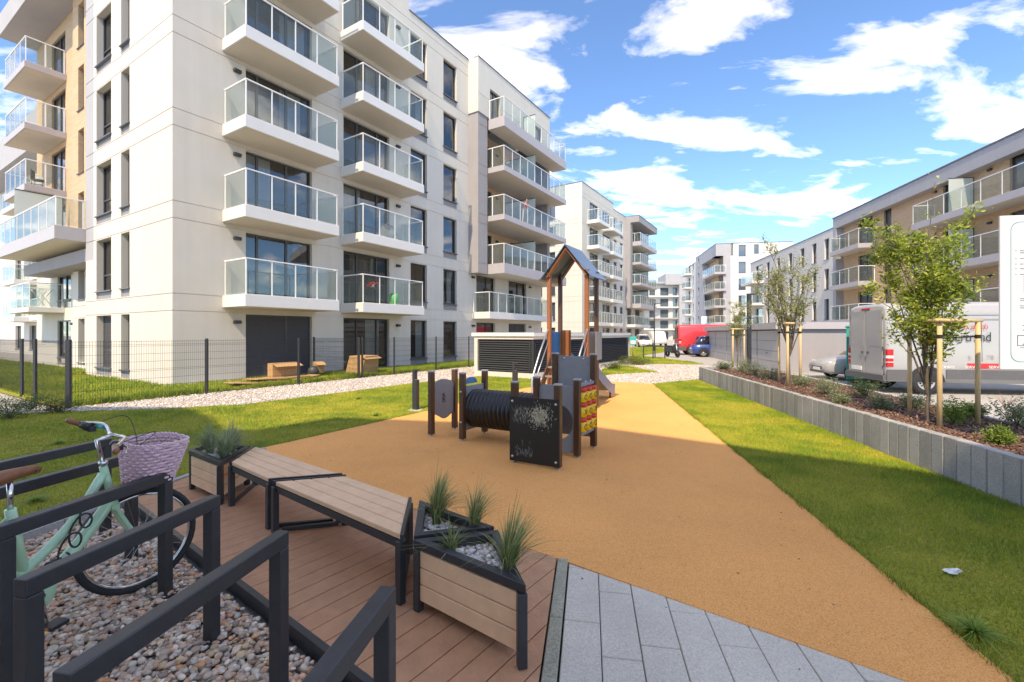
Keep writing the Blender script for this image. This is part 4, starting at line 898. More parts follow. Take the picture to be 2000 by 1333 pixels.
def wheel(c, ax, fd, parent):
    m = MB(); n = 40; m.tube([c+(fd*math.cos(2*math.pi*i/n)+Zv*math.sin(2*math.pi*i/n))*.327 for i in range(n)], .021, 10, closed=True); w_ = m.build('wheel', M['tyre'], parent)
    m = MB(); m.tube([c+(fd*math.cos(2*math.pi*i/n)+Zv*math.sin(2*math.pi*i/n))*.301 for i in range(n)], .010, 8, closed=True); m.build('rim', M['chrome'], w_)
    m = MB()
    for i in range(28):
        a = 2*math.pi*i/28; a2 = a+.35*(1 if i % 2 else -1); s = 1 if i % 4 < 2 else -1
        m.tube([c+ax*.028*s+(fd*math.cos(a2)+Zv*math.sin(a2))*.02, c+(fd*math.cos(a)+Zv*math.sin(a))*.295], .0011, 4, caps=False)
    m.build('spokes', M['chrome'], w_)
    m = MB(); m.lathe(c-ax*.05, ax, [(0,0),(.012,0),(.012,.02),(.024,.024),(.024,.076),(.012,.08),(.012,.10),(0,.10)], 12); m.build('hub', M['chrome'], w_)
wheel(AF, wl, wf, bk); wheel(AR, lf, hd, bk)
def arc_tube(m, pts, r, n=10):
    P_ = [Vector(p) for p in pts]; out = []
    for i in range(len(P_)-1):
        p0, p1, p2, p3 = P_[max(i-1,0)], P_[i], P_[i+1], P_[min(i+2,len(P_)-1)]
        for k in range(6):
            t = k/6; out.append(.5*((2*p1)+(p2-p0)*t+(2*p0-5*p1+4*p2-p3)*t*t+(3*p1-p0-3*p2+p3)*t**3))
    out.append(P_[-1]); m.tube(out, r, n); return m
m = MB(); h0, h1 = HT+hd*.02+Zv*.62, HT-hd*.04+Zv*.86
m.tube([h0+(h0-h1)*.02, h1], .022, 12); arc_tube(m, [h0+Zv*.02, lerp(h0,BBk,.5)-Zv*.03, BBk], .034, 12); arc_tube(m, [h1-Zv*.05, lerp(h1,BBk,.5)-Zv*.005, BBk+Zv*.12-hd*.05], .026, 12)
st = BBk-hd*.08+Zv*.50; m.tube([BBk, st], .024, 12)
for s in (-1, 1):
    m.tube([BBk-hd*.06+lf*.03*s, AR+lf*.06*s], .011, 8); m.tube([st-Zv*.04+lf*.012*s, AR+lf*.06*s], .010, 8)
m.lathe(BBk-lf*.04, lf, [(0,0),(.028,0),(.028,.08),(0,.08)], 14); m.build('frame', M['mint'], bk)
m = MB(); fc = h0-Zv*.03; m.lathe(fc-Zv*.0, Zv, [(.03,0),(.026,.03)], 10)
for s in (-1, 1): arc_tube(m, [fc+wl*.035*s, lerp(fc,AF,.55)+wl*.055*s-wf*.01, AF+wl*.055*s], .014, 8)
m.bar(fc-wl*.05, fc+wl*.05, .04, .03); m.build('fork', M['mint'], bk)
m = MB(); m.tube([h1+Zv*.012, h1+Zv*.03], .025, 12); m.tube([h1, h1+Zv*.17-wf*.03, h1+Zv*.19+wf*.05], .014, 10); m.build('stem', M['chrome'], bk)
hc = h1+Zv*.19+wf*.05; LT = Vector((-2.93,3.0,1.13)); RT = Vector((-2.14,2.46,1.06))
m = MB(); arc_tube(m, [lerp(LT,hc,.22), lerp(LT,hc,.55)+wf*.055+Zv*.015, hc+wl*.05, hc-wl*.05, lerp(RT,hc,.55)+wf*.05+Zv*.01, lerp(RT,hc,.22)], .0115, 10); hb_ = m.build('handlebar', M['chrome'], bk)
for T_ in (LT, RT):
    m = MB(); e = lerp(T_,hc,.30); m.tube([T_, lerp(T_,e,.1), e], [.013,.017,.016], 12); m.build('grip', M['leather'], hb_)
    m = MB(); c = lerp(T_,hc,.40); d_ = (hc-T_).normalized(); m.tube([c-d_*.03, c+d_*.03], .023, 12); m.obox(c-Zv*.018+wf*.02, d_*.03, wf*.02, Zv*.018); m.build('shifter', M['plastic'], hb_, bevel=.004)
    m = MB(); arc_tube(m, [c+wf*.02-Zv*.01, c+wf*.055-Zv*.02-d_*.04, lerp(T_,hc,.12)+wf*.045-Zv*.03], .005, 6); m.build('brake_lever', M['chrome'], hb_)
m = MB(); c = lerp(LT,hc,.52)+wf*.05; d_ = (hc-LT).normalized(); m.tube([c-d_*.025, c+d_*.025], .017, 12); m.build('bell', M['teal'], hb_)
m = MB()
for T_, sg in ((LT,1),(RT,-1)):
    c = lerp(T_,hc,.42)+wf*.03; arc_tube(m, [c, c+wf*.18+Zv*.03-wl*.02*sg, h1+wf*.16+Zv*.02-wl*.06*sg, h0+wf*.05-wl*.03*sg], .0027, 6)
m.build('brake_cable', M['plastic'], bk)
# saddle
m = MB(); sn = Vector((-2.645,2.545,.945)); V_ = []; sec = [(0,.018,.020,.0),(.05,.024,.026,.004),(.12,.036,.032,.004),(.18,.062,.036,.0),(.23,.09,.040,.006),(.27,.085,.038,.012),(.285,.05,.02,.01)]
for (x, w_, t_, dz) in sec:
    c = sn-hd*x+Zv*dz
    for k in range(12):
        a = 2*math.pi*k/12; V_.append(c+lf*math.cos(a)*w_+Zv*math.sin(a)*t_*(1 if math.sin(a) > 0 else 1.1))
ns = len(sec); m.add(V_, [(i*12+k, i*12+(k+1)%12, (i+1)*12+(k+1)%12, (i+1)*12+k) for i in range(ns-1) for k in range(12)]+[tuple(range(11,-1,-1)), tuple((ns-1)*12+k for k in range(12))], 0, True)
sa = m.build('saddle', M['leather'], bk); m = MB(); m.tube([sn+hd*.006, sn-hd*.03], [.012,.0225], 10); m.build('saddle_nose', M['plastic'], sa)
m = MB(); m.tube([st, sn-hd*.13-Zv*.02], .0135, 10); m.build('seat_post', M['chrome'], bk)
# drivetrain
rt = -lf; cc = BBk+rt*.055
m = MB(); m.lathe(cc, rt, [(0,0),(.085,0),(.09,.006),(.085,.012),(0,.012)], 28); m.bar(cc+Zv*.035-hd*.0, AR+rt*.055+Zv*.02, .006, .07); m.build('chain_guard', M['mint'], bk)
m = MB(); ca = cc+rt*.022; ce = ca+hd*.03-Zv*.165; m.tube([ca, ce], [.014,.010], 8); m.lathe(ca-rt*.015, rt, [(0,0),(.018,0),(.018,.03),(0,.03)], 10); ca2 = BBk+lf*.06; m.tube([ca2, ca2-hd*.03+Zv*.165], .011, 8); cr_ = m.build('crank', M['chrome'], bk)
for c_, s in ((ce+rt*.055, 1), (ca2-hd*.03+Zv*.165+lf*.05, 1)):
    m = MB(); m.obox(c_, hd*.045, rt*.042, Zv*.011); pd = m.build('pedal', M['plastic'], cr_, bevel=.003); m = MB(); m.obox(c_+hd*.0455-Zv*.0, hd*.0015, rt*.022, Zv*.007); m.obox(c_-hd*.0455, hd*.0015, rt*.022, Zv*.007); m.build('reflector', M['amber'], pd)
def fender(c, fd, ax, a0, a1, parent):
    m = MB(); n = 18
    vs = []
    for i in range(n+1):
        a = a0+(a1-a0)*i/n; r_ = .358
        for o_, dr in ((-.027,-.014),(0,0),(.027,-.014)): vs.append(c+(fd*math.cos(a)+Zv*math.sin(a))*(r_+dr)+ax*o_)
    m.add(vs, [(i*3+j,i*3+j+1,i*3+j+4,i*3+j+3) for i in range(n) for j in range(2)], 0, True); m.build('mudguard', M['plastic'], parent)
fender(AF, wf, wl, R(70), R(195), bk); fender(AR, hd, lf, R(20), R(200), bk)
# coil lock
m = MB(); pa = lerp(h1,BBk,.30)+rt*.03; pb = lerp(h1,BBk,.80)+rt*.05+Zv*.02; pts = []
for i in range(61):
    t = i/60; a = t*2*math.pi*3.2; c = lerp(pa,pb,t); pts.append(c+rt*(.05+.055*math.cos(a))+Zv*.06*math.sin(a)+hd*.02*math.sin(a))
m.tube(pts, .0055, 8); m.lathe(pb-hd*.03, hd, [(0,0),(.016,0),(.016,.07),(0,.07)], 10); lk = m.build('coil_lock', M['plastic'], None, root=(BBk.x,BBk.y,.3)); tag(lk, 'black coiled cable lock looped round the bicycle frame', 'bike lock')
# basket
bc = HT+wf*.205; zb0, zb1 = .705, .96; bs = MB(); NS = 34; rows = 12
def bring(t, a, k=0.0):
    wx, wy = .152+.062*t, .112+.045*t; ca, sa_ = math.cos(a), math.sin(a); e = .62
    x = math.copysign(abs(ca)**e, ca)*(wx+k); y = math.copysign(abs(sa_)**e, sa_)*(wy+k)
    return bc+wl*x+wf*(y+.035*t)+Zv*(zb0+(zb1-zb0)*t)
for r in range(rows):
    t = (r+.5)/rows; pts = [bring(t, 2*math.pi*i/(NS*2), .008*(1 if ((i//2+r) % 2) else -1)) for i in range(NS*2)]; bs.tube(pts, .0088, 5, closed=True)
bask = bs.build('basket', M['wicker'], bk)
m = MB()
for i in range(NS): m.tube([bring(t, 2*math.pi*(i*2+.5)/(NS*2)) for t in (0,.5,1.0)], .0035, 5)
m.build('stakes', M['wicker'], bask)
m = MB(); n = 90
for ph in (0, math.pi): m.tube([bring(1.03, 2*math.pi*i/n)+(bring(1.03,2*math.pi*i/n)-bc).normalized()*.006*math.cos(16*2*math.pi*i/n+ph)+Zv*.006*math.sin(16*2*math.pi*i/n+ph) for i in range(n)], .0075, 6, closed=True)
m.build('rim', M['wicker'], bask)
m = MB()
for i in range(9):
    y = -.095+.19*i/8; m.tube([bc+wl*-.13+wf*y+Zv*zb0, bc+wl*.13+wf*y+Zv*zb0], .006, 5)
for i in range(10):
    x = -.12+.24*i/9; m.tube([bc+wl*x+wf*-.1+Zv*(zb0+.008), bc+wl*x+wf*.1+Zv*(zb0+.008)], .006, 5)
m.build('bottom', M['wicker'], bask)
# ------------------------------------------------------------------ play equipment: crawl tunnel set
M['post'] = mat('brown_laminated_post', (.085,.036,.017), .4, var=.22, scale=10, stretch=(6,6,.6), coat=.15); M['post_lit'] = mat('sunlit_brown_post', (.30,.105,.038), .4, var=.15, scale=10, stretch=(6,6,.8), coat=.15)  # post_lit: same brown timber with sunlight painted into a brighter tone
M['hpl'] = mat('grey_hpl_panel', (.23,.235,.25), .5, var=.06, scale=12, bump=.1, bscale=200); M['cap'] = mat('grey_post_cap', (.36,.36,.38), .45); M['blue'] = mat('blue_panel', (.02,.17,.40), .4, var=.06); M['red'] = mat('red_plastic', (.62,.03,.012), .35); M['yellow'] = mat('yellow_plastic', (.80,.46,.01), .35)
M['pipe'] = mat('black_hdpe', (.016,.016,.018), .34, var=.1); M['chalkb'] = mat('blackboard', (.010,.010,.010), .5, var=.2); M['chalk'] = mat('chalk', (.62,.60,.42), .95, var=.3, scale=60); M['chalk2'] = mat('pale_blue_chalk', (.26,.31,.33), .95, var=.3, scale=60)
O = Vector((.575,5.69,0)); e1 = Vector((.51,.86,0)).normalized(); e2 = Vector((e1.y,-e1.x,0)); g_ = .625
def gp_(i, j, z=0.0): return O+e1*(g_*i)+e2*(g_*j)+Vector((0,0,z))
ps = thing('playground_set', gp_(1,-1), 'brown-posted playground set with a black crawl tunnel, chalkboard and yellow spinning blocks', 'playground')
def post(c, h, parent, w=.088, mt='post', z0=.03):
    MB().obox(Vector((c.x,c.y,(h+z0)/2)), e1*w/2, e2*w/2, Vector((0,0,(h-z0)/2))).build('post', M[mt], parent, bevel=.012, seg=2).name
    MB().obox(Vector((c.x,c.y,h+.012)), e1*(w/2+.004), e2*(w/2+.004), Vector((0,0,.0115))).build('post_cap', M['cap'], parent, bevel=.006)
    m = MB(); m.lathe(Vector((c.x,c.y,.0)), Zv, [(.03,.0),(.03,.012),(.014,.014),(.014,.03)], 10); m.build('post_foot', M['steel'], parent)
def bolts(pts, ax, parent):
    for p in pts: m = MB(); m.lathe(p, ax, [(.017,0),(.015,.008),(.006,.012),(0,.012)], 10); m.build('bolt', M['steel'], parent)
for i, j, h in ((0,0,1.05),(0,-1,1.05),(1,0,1.06),(1,-1,1.06),(2,0,1.38),(2,-1,1.38),(1,-3.12,1.06),(2,-3.12,1.06),(1,-4.15,1.06),(2,-4.15,1.06)): post(gp_(i,j), h, ps)
# chalkboard between the two front posts
bd = MB(); a, c = gp_(0,-1.07)-e1*.056, gp_(0,.07)-e1*.056; bd.bar(Vector((a.x,a.y,.46)), Vector((c.x,c.y,.46)), .016, .84); cb = bd.build('chalkboard', M['chalkb'], ps, bevel=.003)
bolts([gp_(0,j,z)-e1*.064 for j in (-1.0,0.0) for z in (.10,.82)], -e1, cb)
ck = MB(); ck2 = MB(); rr = random.Random(5); bc_ = -e1*.0655
def stroke(mb, j, z, dj, dz, w):
    p = gp_(0,j,z)+bc_; q = gp_(0,j+dj,z+dz)+bc_; d = (q-p).normalized(); n_ = d.cross(e1).normalized()*w
    mb.add([p-n_*.3, p+n_*.3, (p+q)/2+n_, q+n_*.2, q-n_*.2, (p+q)/2-n_], [(0,1,2,3,4,5)])
for i in range(900):
    a = rr.uniform(0,2*math.pi); r_ = min(.20, abs(rr.gauss(0,.075))); j = -.36+r_*math.cos(a)/g_*1.2; z = .66+r_*math.sin(a)*.95-(.05 if rr.random() < .3 else 0); L_ = rr.uniform(.008,.045); an = rr.gauss(math.pi/2,.7)
    stroke(ck if rr.random() < .78 else ck2, j, z, L_*math.cos(an)/g_, L_*math.sin(an), rr.uniform(.0007,.0034))
for i in range(70): stroke(ck2, rr.uniform(-.93,-.5), 0.11+abs(rr.gauss(0,.06)), rr.gauss(0,.02), rr.uniform(.015,.06), rr.uniform(.0008,.0025))
for i in range(90): stroke(ck if rr.random() < .5 else ck2, rr.uniform(-.98,-.60), rr.uniform(.53,.71), rr.gauss(0,.03), rr.uniform(.03,.10), rr.uniform(.0006,.0016))
ck.build('chalk_marks', M['chalk'], cb, kind='stuff'); ck2.build('chalk_marks', M['chalk2'], cb, kind='stuff')
# tunnel of ribbed pipe
tc_ = gp_(1.5,0,.485); ax = e2; prof = []; nr = 17; L_ = 1.30; rad = .285
for k in range(nr):
    x0 = k*L_/nr; w_ = L_/nr
    prof += [(rad, x0), (rad+.022, x0+w_*.18), (rad+.026, x0+w_*.42), (rad+.022, x0+w_*.66), (rad, x0+w_*.84), (rad-.002, x0+w_*.92)]
m = MB(); m.lathe(tc_-e2*(g_*3.1), ax, prof+[(rad,L_),(rad-.02,L_),(rad-.02,0),(rad,0)], 40); m.build('tunnel', M['pipe'], ps)
def ringpanel(c, ax_, up, wdt, z0, z1, hole_c, hr, th, topr, name, mt, sides=()):
    """upright panel with a rounded outline and a round hole, centred on c, spanning wdt"""
    sx = ax_.cross(Vector((0,0,1))).normalized(); n = 48; out = []; inn = []
    for i in range(n):
        a = 2*math.pi*i/n; inn.append((hr*math.cos(a), hole_c+hr*math.sin(a)))
        ca, sa_ = math.cos(a), math.sin(a); k = min(wdt/2/max(abs(ca),1e-3), ((z1-hole_c) if sa_ > 0 else (hole_c-z0))/max(abs(sa_),1e-3)); out.append((k*ca, hole_c+k*sa_))
    mb = MB(); vs = []
    for s_ in (-1, 1):
        for x, z in out: vs.append(c+sx*x+ax_*th/2*s_+Vector((0,0,z)))
        for x, z in inn: vs.append(c+sx*x+ax_*th/2*s_+Vector((0,0,z)))
    fs = []
    for i in range(n):
        j = (i+1) % n; fs += [(i,j,n+j,n+i), (2*n+j,2*n+i,3*n+i,3*n+j), (j,i,2*n+i,2*n+j), (n+i,n+j,3*n+j,3*n+i)]
    mb.add(vs, fs); return mb.build(name, M[mt], ps, bevel=.003)
ringpanel(gp_(1.5,-3.12), e2, None, .60, .15, .86, .485, .27, .02, 0, 'tunnel_end_panel', 'hpl'); ringpanel(gp_(1.5,-1.0), e2, None, .60, .15, .86, .485, .27, .02, 0, 'tunnel_end_panel', 'hpl')
bolts([gp_(i,-3.12,z)-e1*.05*(1 if i == 1 else -1)-e2*.0 for i in (1,) for z in (.30,.78)], -e1, ps)
def halfdisc(c, ax_, r_, z, th, mt, name):
    sx = ax_.cross(Zv).normalized(); n = 16; vs = []
    for s_ in (-1, 1): vs += [c+ax_*th/2*s_+sx*r_*math.cos(math.pi*i/n)+Zv*(z+r_*.62*math.sin(math.pi*i/n)) for i in range(n+1)]
    f = [tuple(range(n+1)), tuple(range(2*n+1,n,-1))]+[(i+1,i,n+1+i,n+2+i) for i in range(n)]+[(0,n,2*n+1,n+1)]
    m = MB(); m.add(vs, f); m.build(name, M[mt], ps)
halfdisc(gp_(1.5,-3.22), e2, .17, .88, .02, 'blue', 'decor_arch'); halfdisc(gp_(1.5,-.86), e2, .13, .83, .02, 'blue', 'decor_arch')
# rounded play panel between the two outer posts
def blob(c, ax_, pts, th, mt, name):
    sx = ax_.cross(Zv).normalized(); out = []
    P_ = [Vector((p[0],p[1])) for p in pts]; k = len(P_)
    for i in range(k):
        p0, p1, p2, p3 = P_[i-1], P_[i], P_[(i+1)%k], P_[(i+2)%k]
        for t in (0,.25,.5,.75): out.append(.5*((2*p1)+(p2-p0)*t+(2*p0-5*p1+4*p2-p3)*t*t+(3*p1-p0-3*p2+p3)*t**3))
    n = len(out); vs = [c+ax_*th/2*s_+sx*p.x+Zv*p.y for s_ in (-1,1) for p in out]
    m = MB(); m.add(vs, [tuple(range(n-1,-1,-1)), tuple(range(n,2*n))]+[(i,(i+1)%n,n+(i+1)%n,n+i) for i in range(n)]); return m.build(name, M[mt], ps)
fp = blob(gp_(1.5,-4.15), e2, [(-.33,.55),(-.27,.82),(-.12,.90),(.08,.92),(.24,.85),(.33,.60),(.30,.40),(.12,.30),(-.02,.24),(-.2,.30),(-.30,.42)], .02, 'hpl', 'play_panel')
kn = gp_(1.5,-4.15)+e2*.014; m = MB(); m.obox(kn+Vector((0,0,.60)), e1*.035, e2*.004, Vector((0,0,.075))); kb = m.build('number_plate', M['shutter'], fp, bevel=.003)
for k_ in range(4): m = MB(); m.lathe(kn+Zv*(.545+k_*.036)+e1*(.012 if k_ % 2 else -.012), e2, [(.013,.003),(.012,.012),(0,.014)], 8); m.build('knob', M['cap'], fp)
# panel with a crawl hole on the cell wall behind the chalkboard and the tall shield
ringpanel(gp_(1.0,-.5), e1, None, .54, .05, .98, .47, .25, .02, 0, 'crawl_panel', 'hpl')
m = MB(); a, c = gp_(2,-.92), gp_(2,-.08); m.bar(Vector((a.x,a.y,.76)), Vector((c.x,c.y,.76)), .02, 1.20); sh = m.build('shield_panel', M['hpl'], ps, bevel=.003)
m = MB(); lx = gp_(1.05,-.06), gp_(1.95,-.06)
bolts([gp_(2,-.75,1.32)-e1*.011, gp_(2,-.25,1.32)-e1*.011], -e1, sh)
# spinning noughts-and-crosses blocks between the right-hand posts
for z in (.30, .985):
    p, q = gp_(1.05,0,z), gp_(1.95,0,z); m = MB(); m.bar(p, q, .05, .045); m.build('block_rail', M['hpl'], ps, bevel=.003)
bl = []
for r_ in range(3):
    for c_ in range(3):
        cx = gp_(1.19+.31*c_,0,.40+r_*.205); m = MB(); m.lathe(cx-Zv*.06, Zv, [(0,0),(.078,0),(.082,.006),(.082,.135),(.078,.14),(0,.14)], 20); blk = m.build('spinning_block', M['yellow'], ps)
        m = MB(); m.lathe(cx+Zv*.081, Zv, [(0,0),(.084,0),(.084,.055),(0,.055)], 20); m.build('red_spacer', M['red'], blk)
        if (r_+c_) % 2 == 0 or c_ == 1:
            n_ = 16; m = MB(); pts = []
            for i in range(n_):
                a = 2*math.pi*i/n_; th_ = .42*math.cos(a); d_ = (e2*math.cos(th_)+e1*math.sin(th_)); pts.append(cx+Zv*.01+d_*.0835+Zv*.038*math.sin(a))
            m.tube(pts, .005, 5, closed=True); m.build('ring_mark', M['pipe'], blk)
        else:
            m = MB()
            for s_ in (-1, 1): m.tube([cx+Zv*.01+(e2*math.cos(-.4*t)+e1*math.sin(-.4*t))*.084+Zv*.036*t*s_ for t in (-1,-.5,0,.5,1)], .005, 5)
            m.build('cross_mark', M['pipe'], blk)
m = MB()
for c_ in range(3): p = gp_(1.19+.31*c_,0,.28); m.tube([p, p+Zv*.75], .008, 6)
m.build('spindle', M['steel'], ps, kind='stuff')
# ------------------------------------------------------------------ roofed slide tower
FL = Vector((.845,10.30,0)); tw, td = .90, .59
ts = thing('slide_tower', FL+e2*tw/2+e1*td/2, 'slide tower with a pitched blue roof, brown posts and steel handrails', 'playground')
def tp(a, b_, z=0.0): return FL+e2*(tw*a)+e1*(td*b_)+Vector((0,0,z))
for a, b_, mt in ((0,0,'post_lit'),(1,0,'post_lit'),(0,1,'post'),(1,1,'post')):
    c = tp(a,b_); MB().obox(Vector((c.x,c.y,1.58)), e1*.045, e2*.045, Vector((0,0,1.53))).build('post', M[mt], ts, bevel=.012, seg=2)
rz_, ez = 3.66, 2.98; ov = .16
for s_ in (0, 1):
    m = MB(); n = 8
    ed = [(.5, rz_), (.5+(.62 if s_ else -.62)*.5, (rz_+ez)/2-.012), (.5+(.66 if s_ else -.66), ez-.04), (.5+(.72 if s_ else -.72), ez-.07)]
    vs = []
    for b_ in (-ov/td*1.0, 1+ov/td*1.4): vs += [tp(a,b_,z) for a, z in ed]+[tp(a,b_,z-.022) for a, z in ed]
    k_ = len(ed); fs = []
    for i in range(k_-1): fs += [(i,i+1,2*k_+i+1,2*k_+i), (k_+i+1,k_+i,3*k_+i,3*k_+i+1), (i+1,i,k_+i,k_+i+1), (2*k_+i,2*k_+i+1,3*k_+i+1,3*k_+i)]
    fs += [(k_-1,2*k_-1,4*k_-1,3*k_-1)]
    m.add(vs, fs); rf = m.build('roof_sheet', M['blue_roof'] if 'blue_roof' in M else M.setdefault('blue_roof', mat('steel_blue_roof', (.05,.10,.17), .32, var=.08, scale=4)), ts)
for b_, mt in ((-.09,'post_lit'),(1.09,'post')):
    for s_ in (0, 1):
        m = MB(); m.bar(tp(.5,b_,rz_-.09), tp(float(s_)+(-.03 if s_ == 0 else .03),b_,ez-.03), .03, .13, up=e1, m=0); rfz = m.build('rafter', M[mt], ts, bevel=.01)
        for q in (0, 1): mm_ = MB(); mm_.lathe(tp(float(s_)+(.03-.05*q if s_ == 0 else -.03+.05*q),b_,ez+.02+q*.06)-e1*.016, -e1, [(.02,0),(.018,.01),(0,.014)], 10); mm_.build('bolt', M['steel'], rfz)
m = MB(); m.obox(tp(.5,.5,1.06), e2*tw*.5, e1*td*.5, Vector((0,0,.03))); m.build('platform', M['hpl'], ts)
def panel(p, q, z0, z1, mt, name, th=.02):
    m = MB(); m.bar(Vector((p.x,p.y,(z0+z1)/2)), Vector((q.x,q.y,(z0+z1)/2)), th, z1-z0); return m.build(name, M[mt], ts, bevel=.004)
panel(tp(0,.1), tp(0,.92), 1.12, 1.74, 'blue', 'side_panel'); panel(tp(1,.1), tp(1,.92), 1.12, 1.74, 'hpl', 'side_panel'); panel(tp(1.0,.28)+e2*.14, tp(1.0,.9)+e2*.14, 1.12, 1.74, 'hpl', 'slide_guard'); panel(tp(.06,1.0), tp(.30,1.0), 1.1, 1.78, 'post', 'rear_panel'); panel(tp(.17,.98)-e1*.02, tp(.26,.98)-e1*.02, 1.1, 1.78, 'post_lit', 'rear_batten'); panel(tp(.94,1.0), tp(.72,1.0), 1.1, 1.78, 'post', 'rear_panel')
for a in (-.02, 1.02):
    m = MB(); s0_ = tp(a,-.05,1.80); arc = [s0_, tp(a,-.75,1.28), tp(a,-1.22,.86), tp(a,-1.36,.70), tp(a,-1.38,.3), tp(a,-1.38,.01)]; m.tube(arc, .019, 10); m.build('handrail', M['steel'], ts)
    m = MB(); m.tube([tp(a,-.05,1.50), tp(a,-.7,1.0), tp(a,-1.2,.62)], .012, 8); m.build('lower_rail', M['steel'], ts)
for a in (0.06, .94):
    m = MB(); m.add([tp(a,-1.3,.01)+e2*s_ for s_ in (-.015,.015)]+[tp(a,-.1,1.0)+e2*s_ for s_ in (-.015,.015)]+[tp(a,-.1,1.2)+e2*s_ for s_ in (-.015,.015)]+[tp(a,-1.5,.2)+e2*s_ for s_ in (-.015,.015)], [(0,2,4,6),(7,5,3,1),(0,1,3,2),(2,3,5,4),(4,5,7,6),(6,7,1,0)]); m.build('stair_stringer', M['post'], ts)
for i in range(5):
    t = (i+.5)/5; m = MB(); m.obox(tp(.5,-1.35+1.2*t,.10+.95*t), e2*tw*.42, e1*.07, Vector((0,0,.018))); m.build('step', M['hpl'], ts)
# slide
sl = [tp(.5,1.0,1.08), tp(.5,1.35,1.02), tp(.5,2.6,.55), tp(.5,3.9,.20), tp(.5,4.35,.16)]
def chute(off, z): return [p+e2*off+Zv*z for p in sl]
m = MB(); a_, b__ = chute(-.22,0), chute(.22,0); n = len(sl); m.add(a_+b__, [(i,i+1,n+i+1,n+i) for i in range(n-1)], 0, True); m.build('slide_bed', M['steel'], ts)
M['slide'] = mat('blue_grey_side', (.20,.26,.36), .4)
for s_ in (-1, 1):
    m = MB(); q0, q1, q2, q3 = chute(.225*s_,-.08), chute(.225*s_,.20), chute(.245*s_,-.08), chute(.245*s_,.20)
    m.add(q0+q1+q2+q3, [(i,i+1,n+i+1,n+i) for i in range(n-1)]+[(2*n+i+1,2*n+i,3*n+i,3*n+i+1) for i in range(n-1)]+[(n+i,n+i+1,3*n+i+1,3*n+i) for i in range(n-1)]+[(0,n,3*n,2*n),(n-1,3*n-1,4*n-1,2*n-1)]); m.build('slide_side', M['slide'], ts)
for b_ in (4.0,):
    for a in (.3,.7): m = MB(); p = tp(a,b_,0); m.tube([p, p+Zv*.18], .025, 8); m.build('slide_leg', M['post'], ts)
# ------------------------------------------------------------------ bollard lights
def bollard(p, label):
    b = thing('bollard_light', p, label, 'bollard light', 'anthracite bollard lights in the lawn'); x_, y_ = dR_v*.08, nRv*.05
    MB().obox(p+Zv*.34, x_*.6+y_*0, y_*1.3, Zv*.335).build('shaft', M['fence'], b, bevel=.004)
    MB().obox(p+Zv*.79-nRv*.03, x_*.6, y_*.7, Zv*.112).build('head', M['fence'], b, bevel=.004); MB().obox(p+Zv*.885+nRv*.03, x_*.6, y_*.6, Zv*.015).build('hood', M['fence'], b)
    MB().obox(p+Zv*.675+nRv*.03, x_*.45, y_*.5, Zv*.004).build('lens', M['frost'], b)
    m = MB(); m.lathe(p, Zv, [(.0,.012),(.15,.012),(.17,.0)], 20); m.build('base_collar', M['concrete'], b)
dR_v = Vector((dR[0],dR[1],0)); nRv = Vector((dR[1],-dR[0],0))
p = G(812,801); bollard(Vector((p.x,p.y,0)), 'anthracite bollard light in a white collar at the rubber edge, left of the brown posts')
p = G(1006,772); bollard(Vector((p.x,p.y,0)), 'anthracite bollard light in the grass before the louvred housing')
# ------------------------------------------------------------------ louvred ventilation housing
VC = Vector((.80,17.0,0)); fv1 = Fac((VC+dLv*2.75).to_2d(), (-dLv).to_2d()); fv2 = Fac(VC.to_2d(), dR)
M['louvre'] = mat('louvre_grey', (.06,.063,.07), .6, spec=.25)
vb = thing('ventilation_housing', VC, 'low white ventilation housing with dark horizontal louvres and a flat lid', 'housing')
w = MB(); Lv1, Lv2, HV = 2.75, 11.6, 1.72
fwall(w, fv1, 0, Lv1, -.05, 1.60, [(.16, Lv1-.0, .20, 1.48, .16, 'r')], depth=.16); fwall(w, fv2, 0, Lv2, -.05, 1.60, [(0.0, Lv2-.15, .20, 1.48, .16, 'l')], depth=.16)
w.add([fv1.p(0,-.05,0), fv1.p(0,-.05,-8), fv1.p(0,1.6,-8), fv1.p(0,1.6,0)], [(3,2,1,0)]); w.add([fv2.p(Lv2,-.05,0), fv2.p(Lv2,-.05,-3), fv2.p(Lv2,1.6,-3), fv2.p(Lv2,1.6,0)], [(0,1,2,3)]); w.build('wall', M['plaster'], vb)
for f_, a, c, o_ in ((fv1,.18,Lv1+.0,0),(fv2,.01,Lv2-.17,1)):
    m = MB(); fbox(m, f_, a, c, .23, 1.45, -.20, -.165); m.build('grille_back', M['fence'], vb)
    for k in range(14):
        z = .24+k*.0865; m = MB(); m.hexa([f_.p(a,z,-.02), f_.p(c-.02,z,-.02), f_.p(c-.02,z+.05,-.12), f_.p(a,z+.05,-.12), f_.p(a,z+.018,-.02), f_.p(c-.02,z+.018,-.02), f_.p(c-.02,z+.068,-.12), f_.p(a,z+.068,-.12)]); m.build('louvre', M['louvre'], vb)
m = MB(); m.obox(VC+Zv*.84-nRv*.02-dR_v*-.02, dR_v*.03, nRv*.03, Zv*.61); m.build('corner_bar', M['fence'], vb)
m = MB(); q = [VC+nRv*.06-dR_v*.06, VC+dR_v*(Lv2+.06)+nRv*.06, VC+dR_v*(Lv2+.06)-nRv*2.9, VC-nRv*2.85-dR_v*.06]; m.prism([(x.x,x.y) for x in q], 1.60, HV); m.build('lid', M['slab'], vb); m = MB().prism([(x.x,x.y) for x in q], HV+.001, HV+.03); m.build('lid_flashing', M['slab_grey'], vb)
